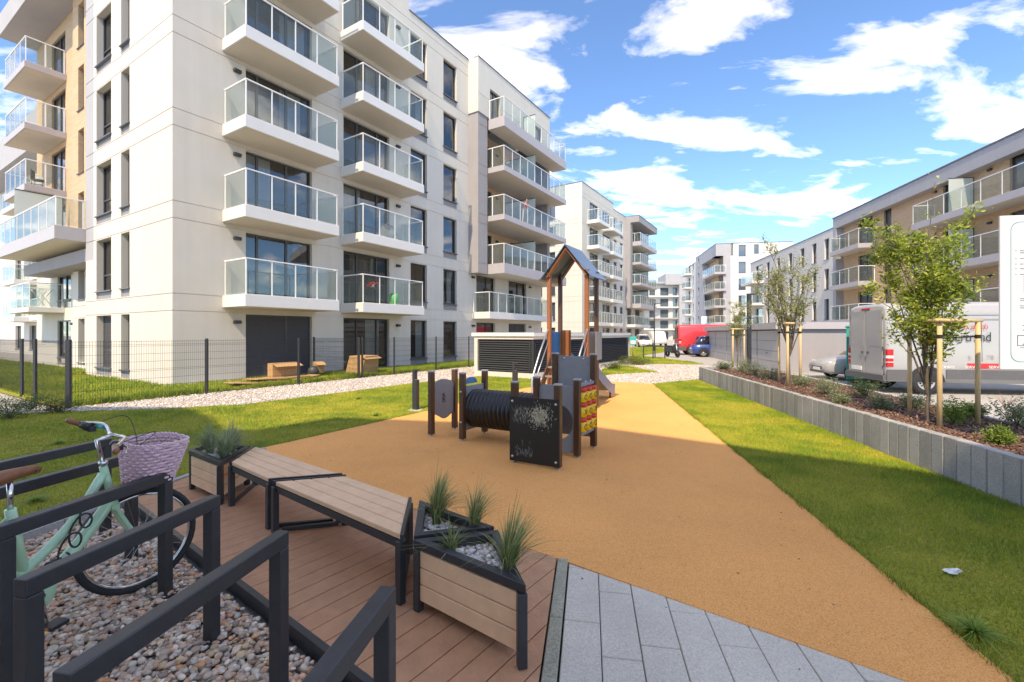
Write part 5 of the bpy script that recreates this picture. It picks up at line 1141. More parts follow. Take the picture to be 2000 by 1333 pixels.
# ------------------------------------------------------------------ wire mesh fence
def mesh_fence(posts, label, h=1.53, group='anthracite wire mesh fences of the gardens'):
    b = thing('mesh_fence', posts[0], label, 'fence', group)
    for p in posts: MB().box(p.x-.03, p.x+.03, p.y-.03, p.y+.03, -.05, h+.03).build('post', M['fence'], b); 
    for p, q in zip(posts[:-1], posts[1:]):
        d = (q-p); L_ = d.length; d.normalize(); n = int(L_/.05)
        m = MB(); w_ = .0026
        for i in range(1, n):
            c = p+d*(L_*i/n); m.add([c+Vector((0,0,.06))-d*w_, c+Vector((0,0,.06))+d*w_, c+Vector((0,0,h))+d*w_, c+Vector((0,0,h))-d*w_], [(0,1,2,3)])
            nn = d.cross(Zv)*w_; m.add([c+Vector((0,0,.06))-nn, c+Vector((0,0,.06))+nn, c+Vector((0,0,h))+nn, c+Vector((0,0,h))-nn], [(0,1,2,3)])
        for z in (.10,.14,.34,.54,.74,.78,.98,1.18,1.38,1.42,1.50):
            for o_ in (Zv*.003, d.cross(Zv)*.003): m.add([p+Zv*z-o_, q+Zv*z-o_, q+Zv*z+o_, p+Zv*z+o_], [(0,1,2,3)])
        m.build('wire_panel', M['fence'], b, kind='stuff')
def fr_(t): return K+dRv*t
mesh_fence([fr_(0), fr_(2.88), fr_(5.70), fr_(8.20)], 'anthracite wire fence running past the cardboard from its garden corner')
mesh_fence([fr_(8.35), fr_(10.0), fr_(12.6), fr_(15.1), fr_(17.4)], 'anthracite wire fence running before the dark patio windows beyond the cardboard')
mesh_fence([fr_(8.27)-nR*.12, fr_(8.27)-nR*2.9], 'short wire fence dividing two gardens, square to the white wall')
mesh_fence([K+dLv*t+Vector((0,0,0)) for t in (.12, 2.7, 3.95, 7.4, 10.2, 13.0)], 'anthracite wire fence running away behind the dark shrubs')
# ------------------------------------------------------------------ retaining wall of upright blocks and raised bed
M['block'] = speckle('grey_block', (.24,.24,.24), (.31,.31,.305), (.40,.395,.385), 110, 3.0, .85, .2, .10)
BLK = [M['block'], speckle('grey_block_dark', (.20,.20,.195), (.27,.265,.26), (.35,.345,.335), 110, 3.0, .85, .2, .12), speckle('grey_block_pale', (.28,.275,.27), (.36,.355,.345), (.45,.44,.425), 110, 3.0, .85, .2, .12)]
wr = thing('retaining_wall', (6.0,11,0), 'low retaining wall of upright grey concrete blocks along the lawn', 'wall')
A0, dW = Vector((6.90,16.80,0)), Vector((4.99-6.90, 4.43-16.80, 0)).normalized(); nW = Vector((dW.y,-dW.x,0)); nW = nW if nW.x < 0 else -nW; LW, BW = 16.9, .195; wobj = None
for i in range(int(LW/BW)):
    c = A0+dW*(BW*(i+.5))-nW*.06; h = .478+random.uniform(-.004,.004); MB().obox(Vector((c.x,c.y,h/2-.05))+nW*random.uniform(-.003,.003), dW*(BW/2-.004), nW*.06, Vector((0,0,h/2+.05))).build('block', BLK[random.randrange(3)], wr, bevel=.008)
MB().bar(A0-nW*.135+Zv*.2, A0+dW*LW-nW*.135+Zv*.2, .02, .5).build('backing', M['frame'], wr)
c0 = A0-dW*.0; 
for i in range(10):
    c = A0-nW*(.13+BW*(i+.5)); MB().obox(Vector((c.x,c.y,.187))+dW*.06, nW*(BW/2-.004), dW*.06, Vector((0,0,.29))).build('block', M['block'], wr, bevel=.008)
bedR = [(7.03,16.6),(5.145,4.43),(4.42,-.3),(6.25,-.3),(7.05,6.0),(8.40,11.7),(9.05,16.3)]
surf('planting_bed', bedR, -.1, .40, M['mulch'])
kb_ = tag(MB().build('bed_kerb', M['concrete']), None, None, kind='structure'); kp = [Vector((*p,0)) for p in bedR[3:]]
for p, q in zip(kp[:-1], kp[1:]):
    n = max(1, round((q-p).length/1.0))
    for i in range(n): s = MB().bar(lerp(p,q,i/n)+Zv*.17+(q-p).normalized()*.004, lerp(p,q,(i+1)/n)+Zv*.17-(q-p).normalized()*.004, .08, .52); s.build('kerb_stone', M['concrete'], kb_, bevel=.006)
# bark chips
q = scatter(bedR, 520); d = np.hypot(q[:,0], q[:,1]); q = q[rng.random(len(q)) < np.clip(8/d,.25,1)]
n = len(q); V = np.array([(-1,-1,-1),(1,-1,-1),(1,1,-1),(-1,1,-1),(-1,-1,1),(1,-1,1),(1,1,1),(-1,1,1)], np.float32); Fq = np.array([(3,2,1,0),(4,5,6,7),(0,1,5,4),(1,2,6,5),(2,3,7,6),(3,0,4,7)])
sc = np.stack([rng.uniform(.012,.035,n), rng.uniform(.005,.012,n), rng.uniform(.002,.005,n)],1); B = V[None]*sc[:,None]; a = rng.uniform(0,6.28,n); b1 = rng.normal(0,.45,n)
x,y,z = B[...,0],B[...,1],B[...,2]; c,s = np.cos(b1)[:,None],np.sin(b1)[:,None]; x,z = x*c-z*s, x*s+z*c; c,s = np.cos(a)[:,None],np.sin(a)[:,None]; x,y = x*c-y*s, x*s+y*c
Wd = np.stack([x+q[:,:1], y+q[:,1:2], z+.408+rng.uniform(0,.012,(n,1))],-1); cc_ = np.array([(.15,.075,.05),(.22,.12,.085),(.09,.045,.03),(.28,.17,.12)])[rng.integers(0,4,n)]
tag(fast_mesh('bark_chips', Wd.reshape(-1,3), (Fq[None]+(np.arange(n)*8)[:,None,None]).reshape(-1,4), M['pebble'], None, np.repeat(cc_,8,0), False, 'stuff'), 'loose brown bark chips covering the raised bed', 'mulch')
# ------------------------------------------------------------------ trees and shrubs
M['bark'] = mat('bark', (.13,.10,.075), .9, var=.3, scale=14, bump=.4, bscale=40); M['stake'] = mat('pine_stake', (.60,.43,.23), .65, var=.16, scale=9, stretch=(6,6,.7), bump=.15); M['strap'] = mat('black_strap', (.015,.015,.017), .6)
def leaves(P, D, size, cols, n_per, spread, name, parent, seed):
    r_ = np.random.default_rng(seed); P = np.asarray(P); m = len(P); k = m*n_per
    c = np.repeat(P, n_per, 0)+r_.normal(0, spread, (k,3)); d = r_.normal(0,1,(k,3)); d[:,2] = np.abs(d[:,2])*.5+.15; d /= np.linalg.norm(d,axis=1)[:,None]
    s_ = np.cross(d, r_.normal(0,1,(k,3))); s_ /= np.linalg.norm(s_,axis=1)[:,None]+1e-9; L_ = size*r_.uniform(.6,1.25,k)[:,None]; nn = np.cross(d,s_)*.12*L_
    V = np.stack([c, c+d*L_*.5+s_*L_*.21+nn, c+d*L_, c+d*L_*.5-s_*L_*.21+nn],1)
    ci = np.repeat(r_.integers(0,len(cols),m), n_per); mixr = r_.random(k) < .35; ci[mixr] = r_.integers(0,len(cols),mixr.sum()); C_ = np.asarray(cols)[ci]*r_.uniform(.75,1.25,(k,1))
    T = np.concatenate([np.array([[0,1,2],[0,2,3]])[None]+(np.arange(k)*4)[:,None,None]]).reshape(-1,3)
    return fast_mesh(name, V.reshape(-1,3), T, M['leaf'], parent, np.repeat(C_,4,0), True)
def tree(loc, h, z0, label, seed, spread, dens, cols, leaf=.055, stems=9, r0=.035, fork=.55, per=7, bare=.0, group='young staked trees in the raised bed'):
    rr = random.Random(seed); b = thing('young_tree', (loc[0],loc[1],z0), label, 'tree', group); m = MB(); tips = []; base = Vector((loc[0],loc[1],z0))
    tr = [base, base+Vector((rr.uniform(-.02,.02),rr.uniform(-.02,.02),fork*.5)), base+Vector((rr.uniform(-.04,.04),rr.uniform(-.04,.04),fork))]
    m.tube([tr[0]-Zv*.05]+tr, [r0*1.25,r0,r0*.85,r0*.8], 8)
    def limb(p, d, L_, r_, lvl):
        n = 6; pts = [p]; q = p; dd = d.copy()
        for i in range(n):
            dd = (dd+Vector((rr.gauss(0,.10),rr.gauss(0,.10),.06))).normalized(); q = q+dd*L_/n; pts.append(q)
            if lvl >= 1 and i >= 1 and rr.random() > bare: tips.append(tuple(q))
            elif lvl == 0 and i >= 2 and rr.random() > .45+bare*.5: tips.append(tuple(q))
        m.tube(pts, [max(r_*(1-.8*i/n),.0025) for i in range(n+1)], 6 if lvl == 0 else 5, caps=False)
        if lvl < 2:
            k = int(dens*(1.0 if lvl == 0 else .55))
            for _ in range(k):
                t = rr.uniform(.22,.98); j = min(int(t*n), n-1); s_ = pts[j].lerp(pts[j+1], t*n-j); a = rr.uniform(0,6.28); nd = (dd*.75+Vector((math.cos(a),math.sin(a),rr.uniform(.0,.5)))*.85).normalized(); limb(s_, nd, L_*rr.uniform(.16,.34)*(1.1-t*.45), r_*.42, lvl+1)
        tips.append(tuple(pts[-1]))
    for i in range(stems):
        a = 2*math.pi*i/stems+rr.uniform(-.35,.35); sp = spread*rr.uniform(.35,1.0); H_ = (h-fork)*rr.uniform(.55,.9)*(1.15-.35*sp/spread)
        if i == 0: sp = .02; H_ = (h-fork)*1.0
        d = Vector((math.cos(a)*sp, math.sin(a)*sp, H_)).normalized(); limb(base+Vector((0,0,fork*rr.uniform(.75,1.0))), d, H_/max(d.z,.3), r0*.5, 0)
    m.build('trunk', M['bark'], b); leaves(tips, None, leaf, cols, per, leaf*.75, 'crown', b, seed); return b
def stakes(pts, zt, label, z0=.40, rails=((0,1),(1,2))):
    c = sum((Vector((*p,0)) for p in pts), Vector())/len(pts); b = thing('tree_stakes', (c.x,c.y,z0), label, 'tree stakes', 'round timber tree stakes in the raised bed')
    T_ = []
    for p in pts:
        a = Vector((*p,z0-.05)); t = Vector((*p,zt)); m = MB(); m.tube([a, lerp(a,t,.5), t], [.031,.030,.029], 12); m.build('stake', M['stake'], b); T_.append(t)
    for i, j in rails:
        m = MB(); d = (T_[j]-T_[i]).normalized(); m.tube([T_[i]-d*.07+Zv*.022, T_[j]+d*.07+Zv*.022], .027, 10); m.build('cross_rail', M['stake'], b)
    m = MB(); n = len(T_)
    for t in T_: m.tube([t-Zv*.20+(c-Vector((t.x,t.y,0))).normalized()*.03, Vector((c.x,c.y,zt-.23))], .012, 6)
    m.build('strap', M['strap'], b)
    for t in T_: m = MB(); m.lathe(t-Zv*.225, Zv, [(.033,0),(.033,.05)], 12); m.build('strap_band', M['strap'], b)
LC1 = [(.26,.35,.05),(.38,.46,.08),(.50,.54,.13),(.17,.24,.045)]; LC2 = [(.28,.32,.11),(.38,.40,.17),(.48,.47,.27),(.22,.25,.09)]
q = Vector((6.25,6.62,0)); stakes([(5.90,6.28),(6.36,7.28),(6.60,6.45)], 1.86, 'timber stakes holding the leafy tree in front of the van', rails=((1,0),(0,2)))
tree((6.15,6.72), 3.62, .40, 'bushy young tree in full fresh leaf, staked before the silver van', 21, .50, 7, LC1, .070, 10, .030, .45, 6, .15)
stakes([(6.72,11.1),(7.22,11.4),(6.98,11.9)], 1.93, 'timber stakes holding the sparse tree next to the lamp post', rails=((0,1),(0,2)))
tree((7.02,11.5), 3.95, .40, 'slender young tree with sparse pale leaves, nearest neighbour of the leafy tree', 8, .62, 6, LC2, .06, 12, .034, .9, 4, .35)
stakes([(8.25,17.0),(8.75,17.15),(8.52,17.6)], 1.85, 'timber stakes holding the smallest tree by the garage end', rails=((0,1),))
tree((8.55,17.3), 3.0, .40, 'small thin young tree with few pale leaves, beside the lamp post', 15, .42, 6, LC2, .06, 7, .026, .8, 4, .3)
def shrub(p, r_, h, label, cols, seed, z0=.40, n=260, leaf=.035, group='low shrubs in the raised bed', name='shrub', flat=1.0):
    rr = np.random.default_rng(seed); b = thing(name, (p[0],p[1],z0), label, 'shrub', group); m = MB(); tips = []
    for i in range(16):
        a = rr.uniform(0,6.28); o_ = rr.uniform(.15,1)*r_; hh = h*rr.uniform(.55,1.0)*(1-.35*o_/r_); base = Vector((p[0],p[1],z0)); t = base+Vector((math.cos(a)*o_, math.sin(a)*o_, hh)); mid = base.lerp(t,.5)+Vector((0,0,.06*h)); m.tube([base,mid,t], [.006,.004,.002], 5, caps=False)
        for k in range(max(3, n//16)):
            tt = rr.uniform(.3,1.05); c = base.lerp(t, tt); s_ = .16*r_*(1.2-.4*tt)+.01; tips.append((c.x+rr.normal(0,s_), c.y+rr.normal(0,s_), max(z0+.01, c.z+rr.normal(0,s_*.8)*flat)))
    m.build('stems', M['bark'], b); leaves(tips, None, leaf, cols, 4, leaf*.6, 'foliage', b, seed)
GG = [(.20,.25,.12),(.29,.33,.18),(.38,.40,.25),(.15,.19,.09)]; GD = [(.07,.12,.04),(.11,.17,.06),(.16,.21,.08)]; GF = [(.14,.22,.03),(.20,.30,.05),(.28,.36,.08)]
def sb(px, py): v = G(px,py,.40); return (v.x,v.y)
for i, (px, py, r_, h, cols, lb) in enumerate([
    (1862,828,.16,.34,GF,'bright leafy shrub at the foot of the leafy tree'), (1948,868,.10,.16,GF,'tiny sprouting shrub close to the wall before the stakes'), (1985,835,.22,.36,GG,'grey-green shrub beside the information board'),
    (1783,800,.20,.24,GG,'grey-green shrub at the rear stake of the leafy tree'), (1725,800,.16,.20,GG,'low grey-green shrub between the wall and the leafy tree'), (1690,776,.30,.36,GD,'dark green shrub behind the van bumper'),
    (1612,772,.30,.32,GG,'dusty grey-green shrub under the silver car'), (1565,755,.22,.26,GG,'grey-green shrub between two stakes of the sparse tree'), (1505,742,.28,.30,GG,'grey-green shrub next to the sparse tree'),
    (1475,733,.30,.40,GG,'tall grey-green shrub at the lamp post'), (1448,728,.28,.36,GG,'grey-green shrub before the smallest tree'), (1412,722,.28,.26,GD,'dark shrub at the corner end of the raised bed'), (1900,815,.14,.20,GD,'dark little shrub between the two stakes'), (1640,790,.14,.16,GG,'small grey-green shrub close to the block wall')]):
    shrub(sb(px,py), r_*1.35, h*1.25, lb, cols, 40+i, n=420)
# twiggy reddish perennial by the board
m = MB(); rr = random.Random(4); c = Vector((*sb(1965,800),.40))
for i in range(14):
    a = rr.uniform(0,6.28); L_ = rr.uniform(.25,.45); t = c+Vector((math.cos(a)*L_*.7,math.sin(a)*L_*.5,L_*.75)); m.tube([c, c.lerp(t,.5)+Vector((0,0,.05)), t], [.004,.003,.001], 4)
tag(m.build('dry_stems', mat('dry_stem',(.30,.16,.12),.8), None, root=c), 'fan of dry reddish stems in the bed by the board', 'plant')
# dark shrubs by the fence corner on the left
for i, (px, py, r_, h, cols, lb) in enumerate([(18,818,.55,.45,GD,'dark green spreading conifer at the fence corner'), (62,800,.5,.35,GD,'dark conifer between the fence posts and the lawn'), (118,805,.45,.32,[(.12,.11,.05),(.18,.15,.07),(.09,.11,.04)],'brownish twiggy shrub at the end of the gravel path')]):
    v = G(px,py); shrub((v.x,v.y), r_, h, lb, cols, 70+i, 0.0, 420, .035, 'dark shrubs at the fence corner')
v = G(1210,694); shrub((7.3,31.0), .75, 2.35, 'small tree with rusty brown foliage past the louvred housing', [(.22,.12,.05),(.30,.18,.08),(.36,.24,.11)], 88, 0.0, 700, .09, None, 'ornamental_tree')
for i, (px, py, r_, h) in enumerate([(1225,712,.9,.5),(1250,713,.9,.45),(1200,722,.6,.3)]):
    v = G(px,py); shrub((v.x,v.y), r_, h, ['ground-hugging green bush at the far corner of the louvred housing','ground-hugging green bush out in the grass patch','small bush at the foot of the louvred housing'][i], [(.10,.14,.03),(.16,.20,.05),(.2,.22,.06)], 90+i, 0.0, 400, .06, 'bushes by the louvred housing')
# ------------------------------------------------------------------ vehicles
def paint(name, c): return mat(name, c, .28, var=.03, scale=2, coat=.6, metal=.0)
M['silver'] = paint('silver_paint', (.36,.36,.365)); M['vanwhite'] = paint('white_van_paint', (.78,.78,.78)); M['carred'] = paint('red_paint', (.62,.045,.055)); M['carblue'] = paint('blue_paint', (.02,.06,.26)); M['carglass'] = mat('car_glass', (.012,.014,.017), .05, var=.1, ior=1.9); M['bumper'] = mat('grey_bumper', (.10,.10,.105), .6); M['lampred'] = mat('red_lens', (.55,.015,.02), .15); M['lampwhite'] = mat('clear_lens', (.75,.74,.72), .12); M['plate'] = mat('plate', (.78,.78,.76), .5); M['hubcap'] = mat('wheel_cover', (.42,.42,.43), .35, metal=.4); M['redpaint'] = mat('red_film', (.58,.03,.03), .45)
def vwheel(b, c, ax, r_, w_=.2):
    m = MB(); m.lathe(c-ax*w_/2, ax, [(r_*.62,0),(r_*.9,-.01),(r_,.03),(r_,w_-.03),(r_*.9,w_+.01),(r_*.62,w_)], 28); t = m.build('wheel', M['tyre'], b)
    for s_ in (-1, 1):
        m = MB(); o = c+ax*(w_/2-.02)*s_; m.lathe(o, ax*s_, [(r_*.64,0),(r_*.6,.012),(r_*.5,-.01),(r_*.24,.004),(r_*.2,.02),(0,.024)], 28); m.build('rim', M['hubcap'], t)
        m = MB()
        for k in range(12):
            a = 2*math.pi*k/12; u = ax.orthogonal().normalized(); v_ = ax.cross(u); q = o+ax*s_*.006+(u*math.cos(a)+v_*math.sin(a))*r_*.41; m.lathe(q, ax*s_, [(0,0),(r_*.065,.001),(0,.002)], 8)
        m.build('rim_holes', M['tyre'], t, kind='stuff')
def loft(sections, fwd, side, base, cap=True):
    """sections: list of (x, [(halfwidth, z), ...]) bottom to top; mirrored to both sides"""
    m = MB(); vs = []; k = len(sections[0][1])
    for x, pr in sections:
        for s_ in (1, -1):
            rng_ = pr if s_ == 1 else pr[::-1]
            for w_, z in rng_: vs.append(base+fwd*x+side*w_*s_+Zv*z)
    n = 2*k; fs = []
    for i in range(len(sections)-1):
        for j in range(n): fs.append((i*n+j, i*n+(j+1)%n, (i+1)*n+(j+1)%n, (i+1)*n+j))
    if cap: fs += [tuple(range(n-1,-1,-1)), tuple((len(sections)-1)*n+j for j in range(n))]
    m.add(vs, fs, 0, True); return m
def vansec(x, zb, zt, w_, lean=.0, top=.9): return (x, [(w_*.93,zb),(w_,zb+.12),(w_,.9),(w_*.995,1.25),(w_*.965,1.9),(w_*.93,zt-.16),(w_*.86,zt-.05),(w_*.6,zt)])
def van(loc, fwd, L_, paintm, label, zt=2.62, detailed=True, glassrear=True, grp=None):
    fwd = Vector((fwd[0],fwd[1],0)).normalized(); side = Vector((fwd.y,-fwd.x,0)); base = Vector((loc[0],loc[1],-.03)); b = thing('van', base, label, 'van', grp); w_ = .985     # side>0: the flank on the right-hand side
    secs = [vansec(0.0,.42,zt-.10,w_*.955), vansec(.03,.40,zt-.03,w_*.99), vansec(.12,.36,zt,w_), vansec(L_*.35,.34,zt+.02,w_), vansec(L_*.66,.34,zt,w_), vansec(L_*.75,.34,zt-.10,w_*.99)]
    secs += [(L_*.83,[(w_*.92,.34),(w_*.98,.46),(w_*.98,.9),(w_*.96,1.15),(w_*.9,1.5),(w_*.85,1.72),(w_*.80,1.84),(w_*.6,1.9)]), (L_*.92,[(w_*.9,.36),(w_*.96,.48),(w_*.95,.85),(w_*.93,.98),(w_*.9,1.08),(w_*.85,1.14),(w_*.8,1.17),(w_*.6,1.2)]), (L_,[(w_*.75,.40),(w_*.8,.5),(w_*.8,.7),(w_*.78,.8),(w_*.75,.86),(w_*.7,.9),(w_*.65,.93),(w_*.5,.95)])]
    o = loft(secs, fwd, side, base).build('body', paintm, b)
    def pt(x, s_, z, out=0.0): return base+fwd*x+side*s_+Zv*z
    def plate(x0, x1, z0, z1, sgn, m_, name, d=.012, par=b, wv=None):
        m = MB(); yy = (wv or w_)*sgn; q = [pt(x0,yy,z0),pt(x1,yy,z0),pt(x1,yy,z1),pt(x0,yy,z1)]; e = side*d*sgn; m.hexa([q[0],q[1],q[1]+e,q[0]+e,q[3],q[2],q[2]+e,q[3]+e]); return m.build(name, m_, par)
    for sgn in (1, -1):
        plate(.0, 1.0-.48, .40, .70, sgn, M['bumper'], 'side_moulding', .022); plate(1.0+.48, L_*.70, .46, .72, sgn, M['bumper'], 'side_moulding', .022)
        m = MB(); c_ = pt(1.0,w_*sgn,.36); n = 20; vs = [c_+side*.008*sgn]+[c_+side*.008*sgn+fwd*.46*math.cos(math.pi*i/n)+Zv*.46*math.sin(math.pi*i/n) for i in range(n+1)]
        m.add(vs, [(0,i+1,i+2) if sgn < 0 else (0,i+2,i+1) for i in range(n)]); m.build('wheel_arch', M['tyre'], b)
        vwheel(b, pt(1.0,(w_-.09)*sgn,.36), side*sgn, .36); vwheel(b, pt(L_*.83,(w_-.09)*sgn,.36), side*sgn, .36)
    def rear(s0, s1, z0, z1, m_, name, d=.012, par=b, x=.0):
        m = MB(); q = [pt(x,s0,z0),pt(x,s1,z0),pt(x,s1,z1),pt(x,s0,z1)]; e = -fwd*d; m.hexa([q[0]+e,q[1]+e,q[1],q[0],q[3]+e,q[2]+e,q[2],q[3]]); return m.build(name, m_, par)
    for sgn in (1, -1):
        d_ = rear(.03*sgn if sgn > 0 else -.80, .80 if sgn > 0 else -.03, .52, zt-.20, paintm, 'rear_door', .014)
        if glassrear: rear(.12*sgn if sgn > 0 else -.74, .74 if sgn > 0 else -.12, 1.35, 2.15, M['silver'] if detailed else M['carglass'], 'door_pressing', .004, d_, -.0145)
        rear(.10 if sgn > 0 else -.18, .18 if sgn > 0 else -.10, 1.12, 1.19, M['bumper'], 'door_handle', .03, d_, -.0145)
        for k, (z0, z1, m_) in enumerate(((.78,.90,M['lampred']),(.905,.925,M['lampwhite']),(.93,1.02,M['lampred']),(1.025,1.10,M['lampwhite']),(1.105,1.28,M['lampred']))):
            rear(.82 if sgn > 0 else -.965, .965 if sgn > 0 else -.82, z0, z1, m_, 'tail_light', .02, b, .02)
            plate(.015, .17, z0, z1, sgn, m_, 'tail_light', .010)
        for z in (.75,1.3,2.2): rear(.815 if sgn > 0 else -.865, .865 if sgn > 0 else -.815, z, z+.05, M['bumper'], 'hinge', .022, b)
    rear(-.98,.98,.36,.53,M['bumper'],'rear_bumper',.09); rear(-.72,-.20,.60,.72,M['plate'],'number_plate',.02,b,-.014); rear(-.2,.2,zt-.17,zt-.12,M['lampred'],'brake_light',.02,b,.0)
    return b, base, fwd, side, plate
def text(s, size, origin, right, up, m_, name, parent, thick=.0, shear=0.0, sx=1.0):
    cu = bpy.data.curves.new(name, 'FONT'); cu.body = s; cu.size = size; cu.shear = shear; to = bpy.data.objects.new(name, cu); COL.objects.link(to); dg = bpy.context.evaluated_depsgraph_get(); me0 = to.evaluated_get(dg).to_mesh()
    V = [Vector(v.co) for v in me0.vertices]; Fs = [tuple(p.vertices) for p in me0.polygons]; to.evaluated_get(dg).to_mesh_clear(); bpy.data.objects.remove(to); bpy.data.curves.remove(cu)
    m = MB(); m.add([Vector(origin)+Vector(right)*v.x*sx+Vector(up)*v.y for v in V], Fs); return m.build(name, m_, parent)
vb_, base, fw, sdv, plate = van((10.88,13.99), (dT.x,dT.y), 6.9, M['silver'], 'silver panel van with red lettering and a red service stripe parked square to the garages')
# the flank that faces the playground is side > 0
W0 = .985+.004
def fl_(x, z, o=0.0): return base+fw*x+sdv*(W0+.012+o)+Zv*z
M['ink'] = mat('black_film', (.02,.018,.02), .5); M['ghost'] = mat('grey_film', (.35,.34,.34), .5)
m = MB(); m.hexa([fl_(2.0,.76,-.012),fl_(6.0,.76,-.012),fl_(6.0,.76),fl_(2.0,.76),fl_(2.0,.90,-.012),fl_(6.0,.90,-.012),fl_(6.0,.90),fl_(2.0,.90)]); stp = m.build('service_stripe', M['redpaint'], vb_)
fvan = Fac((fl_(0,0).x, fl_(0,0).y), (fw.x,fw.y)); vx = fvan.hit
def vz(px, py): return H-(py-CY)*fvan.p(vx(px),0).y/F-base.z*0
for px in (1834, 1884, 1931, 1975): text('SERWIS', .105, fl_(vx(px),vz(px,720)+.03,.003), fw, Zv, M['plate'], 'lettering', stp, sx=1.1)
text('bertrand', .375, fl_(vx(1853),vz(1853,667)+.03,.003), fw, Zv, M['ink'], 'lettering', vb_, sx=(vx(1937)-vx(1853))/.375/3.55)
text('kern dach', .21, fl_(vx(1857),vz(1857,643)+.03,.003), fw, Zv, M['redpaint'], 'lettering', vb_, shear=.15, sx=(vx(1936)-vx(1857))/.21/4.35)
text('5', .17, fl_(vx(1891),vz(1891,703)+.03,.003), fw, Zv, M['ghost'], 'lettering', vb_); text('78', .17, fl_(vx(1928),vz(1928,702)+.03,.003), fw, Zv, M['ghost'], 'lettering', vb_)
m = MB()
for x0, x1 in ((vx(1797),vx(1807)),(vx(1812),vx(1820))): m.hexa([fl_(x0,1.45,-.012),fl_(x1,1.38,-.012),fl_(x1,1.38),fl_(x0,1.45),fl_(x0+.02,1.78,-.012),fl_(x1+.02,1.70,-.012),fl_(x1+.02,1.70),fl_(x0+.02,1.78)])
m.build('logo', M['redpaint'], vb_)
m = MB()
for z in (2.30, 2.16): m.hexa([fl_(.5,z,-.02),fl_(4.8,z,-.02),fl_(4.8,z,-.006),fl_(.5,z,-.006),fl_(.5,z+.018,-.02),fl_(4.8,z+.018,-.02),fl_(4.8,z+.018,-.006),fl_(.5,z+.018,-.006)])
m.build('body_crease', M['silver'], vb_, kind='stuff')
for x in (.62, 2.35):
    m = MB(); m.hexa([fl_(x,.95,-.02),fl_(x+.014,.95,-.02),fl_(x+.014,.95,-.009),fl_(x,.95,-.009),fl_(x,2.1,-.06),fl_(x+.014,2.1,-.06),fl_(x+.014,2.1,-.045),fl_(x,2.1,-.045)]); m.build('door_seam', M['bumper'], vb_)
def car(loc, fwd, paintm, label, name='car', L_=4.2, zt=1.48, hatch=True, grp='parked cars'):
    fwd = Vector((fwd[0],fwd[1],0)).normalized(); side = Vector((fwd.y,-fwd.x,0)); base = Vector((loc[0],loc[1],-.03)); b = thing(name, base, label, 'car', grp); w_ = .87
    def sec(x, zb, zl, zs, w1, w2): return (x, [(w1*.9,zb),(w1*.99,zb+.10),(w1,zl),(w1*.98,zs-.06),(w2,zs)])
    S_ = [sec(0,.32,.55,.82,w_*.86,w_*.7), sec(.10,.24,.55,.92,w_*.95,w_*.82), sec(.55,.22,.58,.95,w_,w_*.86), sec(2.0,.20,.60,.93,w_,w_*.88), sec(3.05,.20,.60,.92,w_,w_*.88), sec(3.55,.22,.58,.84,w_*.97,w_*.8), sec(4.0,.24,.52,.72,w_*.88,w_*.7), sec(L_,.30,.48,.60,w_*.72,w_*.55)]
    loft(S_, fwd, side, base).build('body', paintm, b)
    def gs(x, z0, z1, w0, w1): return (x, [(w0,z0),(lerp(Vector((w0,0)),Vector((w1,0)),.5).x+.01,(z0+z1)/2),(w1,z1)])
    G_ = [gs(.22,.90,.92,w_*.80,w_*.78), gs(.62,.90,zt-.07,w_*.86,w_*.66), gs(.95,.9,zt-.01,w_*.86,w_*.66), gs(1.7,.9,zt,w_*.87,w_*.67), gs(2.25,.9,zt-.06,w_*.86,w_*.64), gs(3.08,.89,.92,w_*.82,w_*.78)]
    loft(G_, fwd, side, base).build('windows', M['carglass'], b)
    R_ = [gs(.60,zt-.085,zt-.055,w_*.68,w_*.655), gs(.95,zt-.05,zt+.006,w_*.68,w_*.655), gs(1.7,zt-.04,zt+.016,w_*.69,w_*.66), gs(2.27,zt-.10,zt-.045,w_*.67,w_*.63)]
    loft(R_, fwd, side, base).build('roof', paintm, b)
    def pt(x, y, z): return base+fwd*x+side*y+Zv*z
    for s_ in (1,-1):
        for (xa, za, xb, zb_) in ((.30,.90,.62,zt-.06),(3.0,.91,2.28,zt-.07),(1.45,.9,1.45,zt-.03)):
            m = MB(); m.bar(pt(xa,(w_*.86+.004)*s_,za), pt(xb,(w_*.665+.006)*s_,zb_), .05, .03, up=side); m.build('pillar', paintm, b)
        vwheel(b, pt(.72,(w_-.08)*s_,.31), side*s_, .31, .18); vwheel(b, pt(3.32,(w_-.08)*s_,.31), side*s_, .31, .18)
        for x in (.72,3.32):
            m = MB(); n = 16; c_ = pt(x,(w_+.004)*s_,.31); m.add([c_]+[c_+fwd*.37*math.cos(math.pi*i/n)+Zv*.37*math.sin(math.pi*i/n) for i in range(n+1)], [(0,i+1,i+2) for i in range(n)]); m.build('wheel_arch', M['tyre'], b)
        m = MB(); m.obox(pt(L_-.22,.55*s_,.62), fwd*.10, side*.15, Zv*.075); m.build('headlight', M['lampwhite'], b, bevel=.03, seg=2)
        m = MB(); m.obox(pt(.05,.63*s_,.80), fwd*.05, side*.09, Zv*.14); m.build('tail_light', M['lampred'], b, bevel=.02)
        m = MB(); m.obox(pt(2.72,.95*s_,.98), fwd*.06, side*.09, Zv*.06); m.build('mirror', paintm, b, bevel=.02)
    m = MB(); m.obox(pt(L_-.02,0,.44), fwd*.03, side*.40, Zv*.05); m.build('grille', M['bumper'], b); m = MB(); m.obox(pt(L_+.012,0,.40), fwd*.008, side*.26, Zv*.055); m.build('number_plate', M['plate'], b); m = MB(); m.obox(pt(-.012,0,.62), fwd*.008, side*.26, Zv*.055); m.build('number_plate', M['plate'], b)
